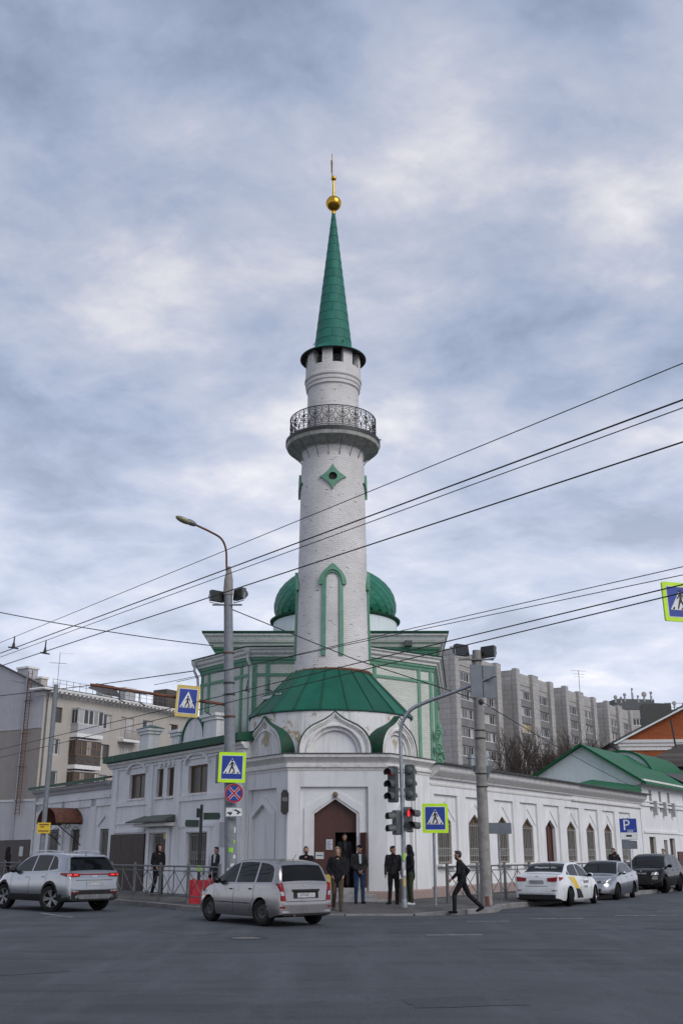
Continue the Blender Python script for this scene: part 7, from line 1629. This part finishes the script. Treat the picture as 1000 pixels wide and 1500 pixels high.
def person(loc, rz, label, pose=None, jacket='cloth_black', trousers='cloth_black', shoes='cloth_black', hair='hair', hood=None, cap=None, beard=False, shirt=None, long=0.0, turn=0.0, tilt=0.0, wide=1.0, scale=1.0, toe=(0, 0), bag=False):
    J = {k: Vector(v) for k, v in BASE.items()}
    for k, v in (pose or {}).items(): J[k] = Vector(v)
    t = empty('person', loc, rz, label, 'person', None); t.scale = (scale,) * 3
    H = J['head']; Rm = Matrix.Rotation(turn, 3, 'Z') @ Matrix.Rotation(tilt, 3, 'X'); h = lambda x, y, z: tuple(H + Rm @ Vector((x, y, z)))
    # body: head, neck, trunk, limbs, hands as one continuous surface
    b = MB(); b.ball(tuple(H), (.076, .095, .108), 16, Rm); b.ball(h(0, .022, -.06), (.056, .068, .062), 12, Rm); b.cap(h(0, .088, .01), h(0, .106, -.028), .010, .015, 8)
    b.ball(h(0, .084, -.062), (.026, .014, .010), 8, Rm); b.ball(h(0, .078, -.098), (.024, .018, .016), 8, Rm); b.ball(h(0, .08, .035), (.055, .02, .012), 8, Rm)
    for sx in (-1, 1): b.ball(h(sx * .078, -.005, -.005), (.012, .024, .034), 8, Rm)
    b.cap(tuple(J['neck'] - Vector((0, 0, .03))), h(0, -.015, -.07), .058, .054)
    b.cap(tuple(J['chest']), tuple(J['waist']), .12, .105); b.cap(tuple(J['waist']), tuple(J['pelvis']), .105, .12); b.cap(tuple(J['neck']), tuple(J['chest']), .07, .12)
    for s in 'LR':
        b.cap(tuple(J['sh' + s]), tuple(J['el' + s]), .050, .040); b.cap(tuple(J['el' + s]), tuple(J['wr' + s]), .038, .027); b.cap(tuple(J['neck'] - Vector((0, 0, .05))), tuple(J['sh' + s]), .05, .052)
        b.cap(tuple(J['hi' + s]), tuple(J['kn' + s]), .08, .054); b.cap(tuple(J['kn' + s]), tuple(J['an' + s]), .05, .036)
        w_ = J['wr' + s]; d = (w_ - J['el' + s]).normalized(); sx = -1 if s == 'L' else 1; f = d.cross(Vector((sx, 0, 0))).normalized()
        if f.y < 0: f = -f
        b.cap(tuple(w_ + d * .03), tuple(w_ + d * .075), .030, .030)
        for i, (o_, l_) in enumerate(((-.028, .062), (-.009, .074), (.010, .070), (.027, .056))):
            p0 = w_ + d * .085 + f * o_ * -1; p1 = p0 + d * l_ * .5; p2 = p1 + (d * .8 + Vector((-sx * .5, .15, 0))).normalized() * l_ * .5
            b.cap(tuple(p0), tuple(p1), .0095, .009, 6); b.cap(tuple(p1), tuple(p2), .009, .008, 6)
        q = w_ + d * .045 + f * .03; b.cap(tuple(q), tuple(q + (d + f * .7).normalized() * .055), .011, .009, 6)
    remesh(b, .0085, MT['skin'], 'body', t, 3)
    for sx in (-1, 1): MB().ball(h(sx * .031, .083, .012), (.011, .007, .007), 8).build('eye', MT['sign_black'], t)
    # jacket
    j = MB(); k = wide
    j.cap(tuple(J['neck'] - Vector((0, 0, .04))), tuple(J['chest']), .085, .145 * k); j.cap(tuple(J['chest']), tuple(J['waist']), .150 * k, .142 * k); j.cap(tuple(J['waist']), tuple(J['pelvis'] - Vector((0, 0, .02 + long))), .142 * k, .150 * k)
    for s in 'LR':
        sh = J['sh' + s]; j.cap(tuple(J['neck'] - Vector((0, 0, .07))), tuple(sh), .075, .072); j.cap(tuple(sh), tuple(J['el' + s]), .072 * k, .062 * k); e = J['el' + s]; w_ = J['wr' + s]; j.cap(tuple(e), tuple(e.lerp(w_, .98)), .060 * k, .045 * k)
        j.cap(tuple(sh.lerp(J['chest'], .4)), tuple(J['waist'].lerp(J['hi' + s], .6)), .115 * k, .115 * k)
    j.v = [(x, y * .92 if abs(x) < .15 else y, z) for x, y, z in j.v]
    remesh(j, .014, MT[jacket], 'jacket', t, 5)
    if shirt:
        c = J['chest']; g = MB(); g.prism([(-.05, .19), (.05, .19), (.028, -.10), (-.028, -.10)], 0, .02); o = g.build('shirt', MT[shirt], t, loc=(c.x, c.y + .138 * k, c.z)); o.rotation_euler = (R(8), 0, 0)
    cl = MB(); cl.tube([(.075 * math.cos(a), .01 + .075 * math.sin(a), 1.475 + .02 * math.sin(a)) for a in [i * PI / 8 for i in range(16)]], .024, 6, closed=True); o = cl.build('collar', MT[jacket], t, smooth=True); o.location = J['neck'] - Vector((0, 0, 1.47))
    p = MB(); p.ball(tuple(J['pelvis']), (.155, .118, .13), 14)
    for s in 'LR':
        p.cap(tuple(J['hi' + s]), tuple(J['kn' + s]), .100, .074); p.cap(tuple(J['kn' + s]), tuple(J['an' + s] + Vector((0, 0, .0))), .070, .058)
    remesh(p, .014, MT[trousers], 'trousers', t, 4)
    for i, s in enumerate('LR'):
        a = J['an' + s]; d = Vector((math.sin(toe[i]) , math.cos(toe[i]), 0)); kn = J['kn' + s]; pitch = 0
        if a.z > .12: pitch = -.55
        q = MB(); fw = Vector((d.x, d.y, pitch)).normalized(); dn = Vector((0, 0, -.045))
        q.cap(tuple(a + dn - fw * .045), tuple(a + dn + fw * .03), .047, .048); q.cap(tuple(a + dn + fw * .03), tuple(a + dn + fw * .145), .046, .036); q.cap(tuple(a), tuple(a + dn), .046, .046)
        q.v = [(x, y, max(z, a.z - .088) if pitch == 0 else z) for x, y, z in q.v]; remesh(q, .01, MT[shoes], 'shoe', t, 2)
    hd = MB()
    if hood:
        hd.ball(h(0, -.025, .012), (.108, .118, .138), 18, Rm); hd.cap(h(0, -.05, -.06), tuple(J['neck'] + Vector((0, -.05, 0))), .10, .10)
        hd.v = [v for v in hd.v]; o = remesh(hd, .011, MT[hood], 'hood', t, 3)
        # open the hood at the face
        bm = bmesh.new(); bm.from_mesh(o.data); inv = Rm.inverted()
        dl = [f for f in bm.faces if (lambda c: c.y > .045 and abs(c.x) < .072 and -.14 < c.z < .095)(inv @ (f.calc_center_median() - H))]
        bmesh.ops.delete(bm, geom=dl, context='FACES'); bm.to_mesh(o.data); bm.free()
    elif cap:
        hd.ball(h(0, -.008, .05), (.086, .104, .078), 16, Rm); remesh(hd, .01, MT[cap], 'knit_cap', t, 2)
    else:
        hd.ball(h(0, -.018, .038), (.086, .098, .086), 16, Rm); hd.ball(h(0, -.045, -.005), (.082, .07, .085), 14, Rm); hd.ball(h(0.01, .05, .092), (.06, .05, .03), 10, Rm); remesh(hd, .01, MT[hair], 'hair', t, 2)
    if beard:
        q = MB(); q.ball(h(0, .045, -.085), (.058, .055, .05), 12, Rm); q.ball(h(0, .082, -.05), (.034, .014, .008), 8, Rm); remesh(q, .009, MT['hair'], 'beard', t, 2)
    if bag: MB().ball((.27, .05, .72), (.05, .09, .1), 10).build('bag', MT['cloth_black'], t, smooth=True)
    return t
def ground_at(x, y, z=.13): p = at(x, y, 30); r = Vector((p.x, 30, p.z - 1.65)); k = (z - 1.65) / r.z; return (r.x * k, r.y * k, z)
F = PI      # facing the camera
person((-.12, 31.55, .06), F + R(6), 'man in beige hood and brown trousers walking towards the crossing', dict(anL=(-.09, .16, .09), knL=(-.09, .13, .50), anR=(.09, -.20, .13), knR=(.09, -.02, .50), wrL=(-.17, .12, .98), elL=(-.26, -.05, 1.17), wrR=(.17, .12, .98), elR=(.26, -.05, 1.17)), 'cloth_black', 'cloth_brown', 'cloth_brown', hood='cloth_tan', wide=1.1, long=.03)
person((.56, 34.25, .15), F + R(12), 'man in black knit cap and jeans with clasped hands by the step', dict(wrL=(-.04, .17, .98), elL=(-.23, .0, 1.14), wrR=(.04, .17, .96), elR=(.23, .0, 1.14), anL=(-.10, .06, .09), anR=(.1, -.06, .09)), 'leather', 'denim', 'cloth_black', cap='cloth_black', shirt='cloth_white', turn=R(-38), toe=(-.2, .1))
person((.10, 36.65, .56), F + R(8), 'man in dark jacket standing inside the open doorway', None, 'cloth_black', 'cloth_charcoal', shirt='cloth_charcoal', scale=.99)
person((-1.10, 34.0, .15), F - R(20), 'bearded man in black looking up behind the silver estate car', dict(wrL=(-.1, .2, 1.25), elL=(-.24, .08, 1.14)), 'cloth_black', 'cloth_black', beard=True, tilt=R(20), turn=R(25), scale=.97)
person((1.62, 33.9, .14), F - R(10), 'man in black leather jacket talking beside the signal post', dict(wrL=(-.25, .08, .93), anL=(-.1, .0, .09), anR=(.13, .05, .09)), 'leather', 'cloth_black', 'cloth_black', shirt='cloth_black', turn=R(48), toe=(-.3, .4), scale=.99, wide=1.05)
person((2.12, 33.55, .14), F + R(-82), 'person in black hood, green trousers and white shoes beside the signal post', dict(wrL=(-.12, .18, 1.02), wrR=(.12, .18, 1.02), elL=(-.23, -.03, 1.16), elR=(.23, -.03, 1.16), head=(0, .05, 1.63)), 'cloth_black', 'cloth_green', 'cloth_white', hood='cloth_black', long=.1, scale=1.0, wide=1.05)
person((3.42, 30.9, .03), R(82), 'bearded man in black striding across the road past the fence', dict(head=(0, .10, 1.61), neck=(0, .06, 1.455), chest=(0, .04, 1.28), waist=(0, .02, 1.05), pelvis=(0, 0, .92), shL=(-.18, .08, 1.40), shR=(.18, .05, 1.40), elL=(-.24, .10, 1.13), wrL=(-.23, .27, .97), elR=(.23, -.18, 1.17), wrR=(.2, -.05, .98),
       hiL=(-.09, 0, .90), hiR=(.09, 0, .90), knL=(-.09, .23, .53), anL=(-.09, .24, .10), knR=(.09, -.18, .51), anR=(.09, -.52, .20)), 'cloth_black', 'cloth_black', 'cloth_black', beard=True, scale=.98)
person(ground_at(316, 1314), F + R(-35), 'dark-haired man in open charcoal jacket walking behind the red barriers', dict(anL=(-.09, .14, .09), anR=(.09, -.16, .11), knR=(.09, -.02, .5)), 'cloth_charcoal', 'cloth_charcoal', shirt='cloth_white', turn=R(-30), bag=True)
q_ = CL + NL * 1.9 + DL * 5.9
person((q_.x, q_.y, .15), F + R(40), 'person in black hooded coat with pale shoes walking past the barred portal', dict(anL=(-.09, .16, .09), knL=(-.09, .12, .5), anR=(.09, -.2, .12), knR=(.09, -.02, .5), wrL=(-.16, .12, 1.0), wrR=(.16, .12, 1.0)), 'cloth_black', 'cloth_black', 'cloth_tan', hood='cloth_black', long=.08, wide=1.12, scale=1.03)
q_ = CL + NL * 2.2 + DL * 22.5
person((q_.x, q_.y, .15), RZL, 'person in dark coat near the board fence behind the crossover car', None, 'cloth_black', 'cloth_black', hood='cloth_black', long=.1, scale=1.02)
q_ = CR + NR * 2.9 + DR * 14.3
person((q_.x, q_.y, .13), HR - PI / 2, 'person in black bending over beside the parking sign', dict(head=(0, .36, 1.40), neck=(0, .27, 1.30), chest=(0, .18, 1.17), waist=(0, .06, 1.02), shL=(-.18, .24, 1.26), shR=(.18, .24, 1.26), elL=(-.22, .3, 1.0), wrL=(-.15, .42, .85), elR=(.22, .3, 1.0), wrR=(.15, .42, .85)), 'cloth_black', 'cloth_black', wide=1.15, scale=1.05)
for k, (u, off, lab) in enumerate(((17.8, 1.8, 'dark-haired person seen over the black off-road car roof, alone'), (26.5, 1.6, 'dark-haired person further off behind the black car bonnet, near slit windows'), (30.0, 2.0, 'person in black at the far end of the parked cars'))):
    q_ = CR + NR * off + DR * u; person((q_.x, q_.y, .13), HR + PI / 2, lab, None, 'cloth_black', 'cloth_charcoal', scale=1.0)
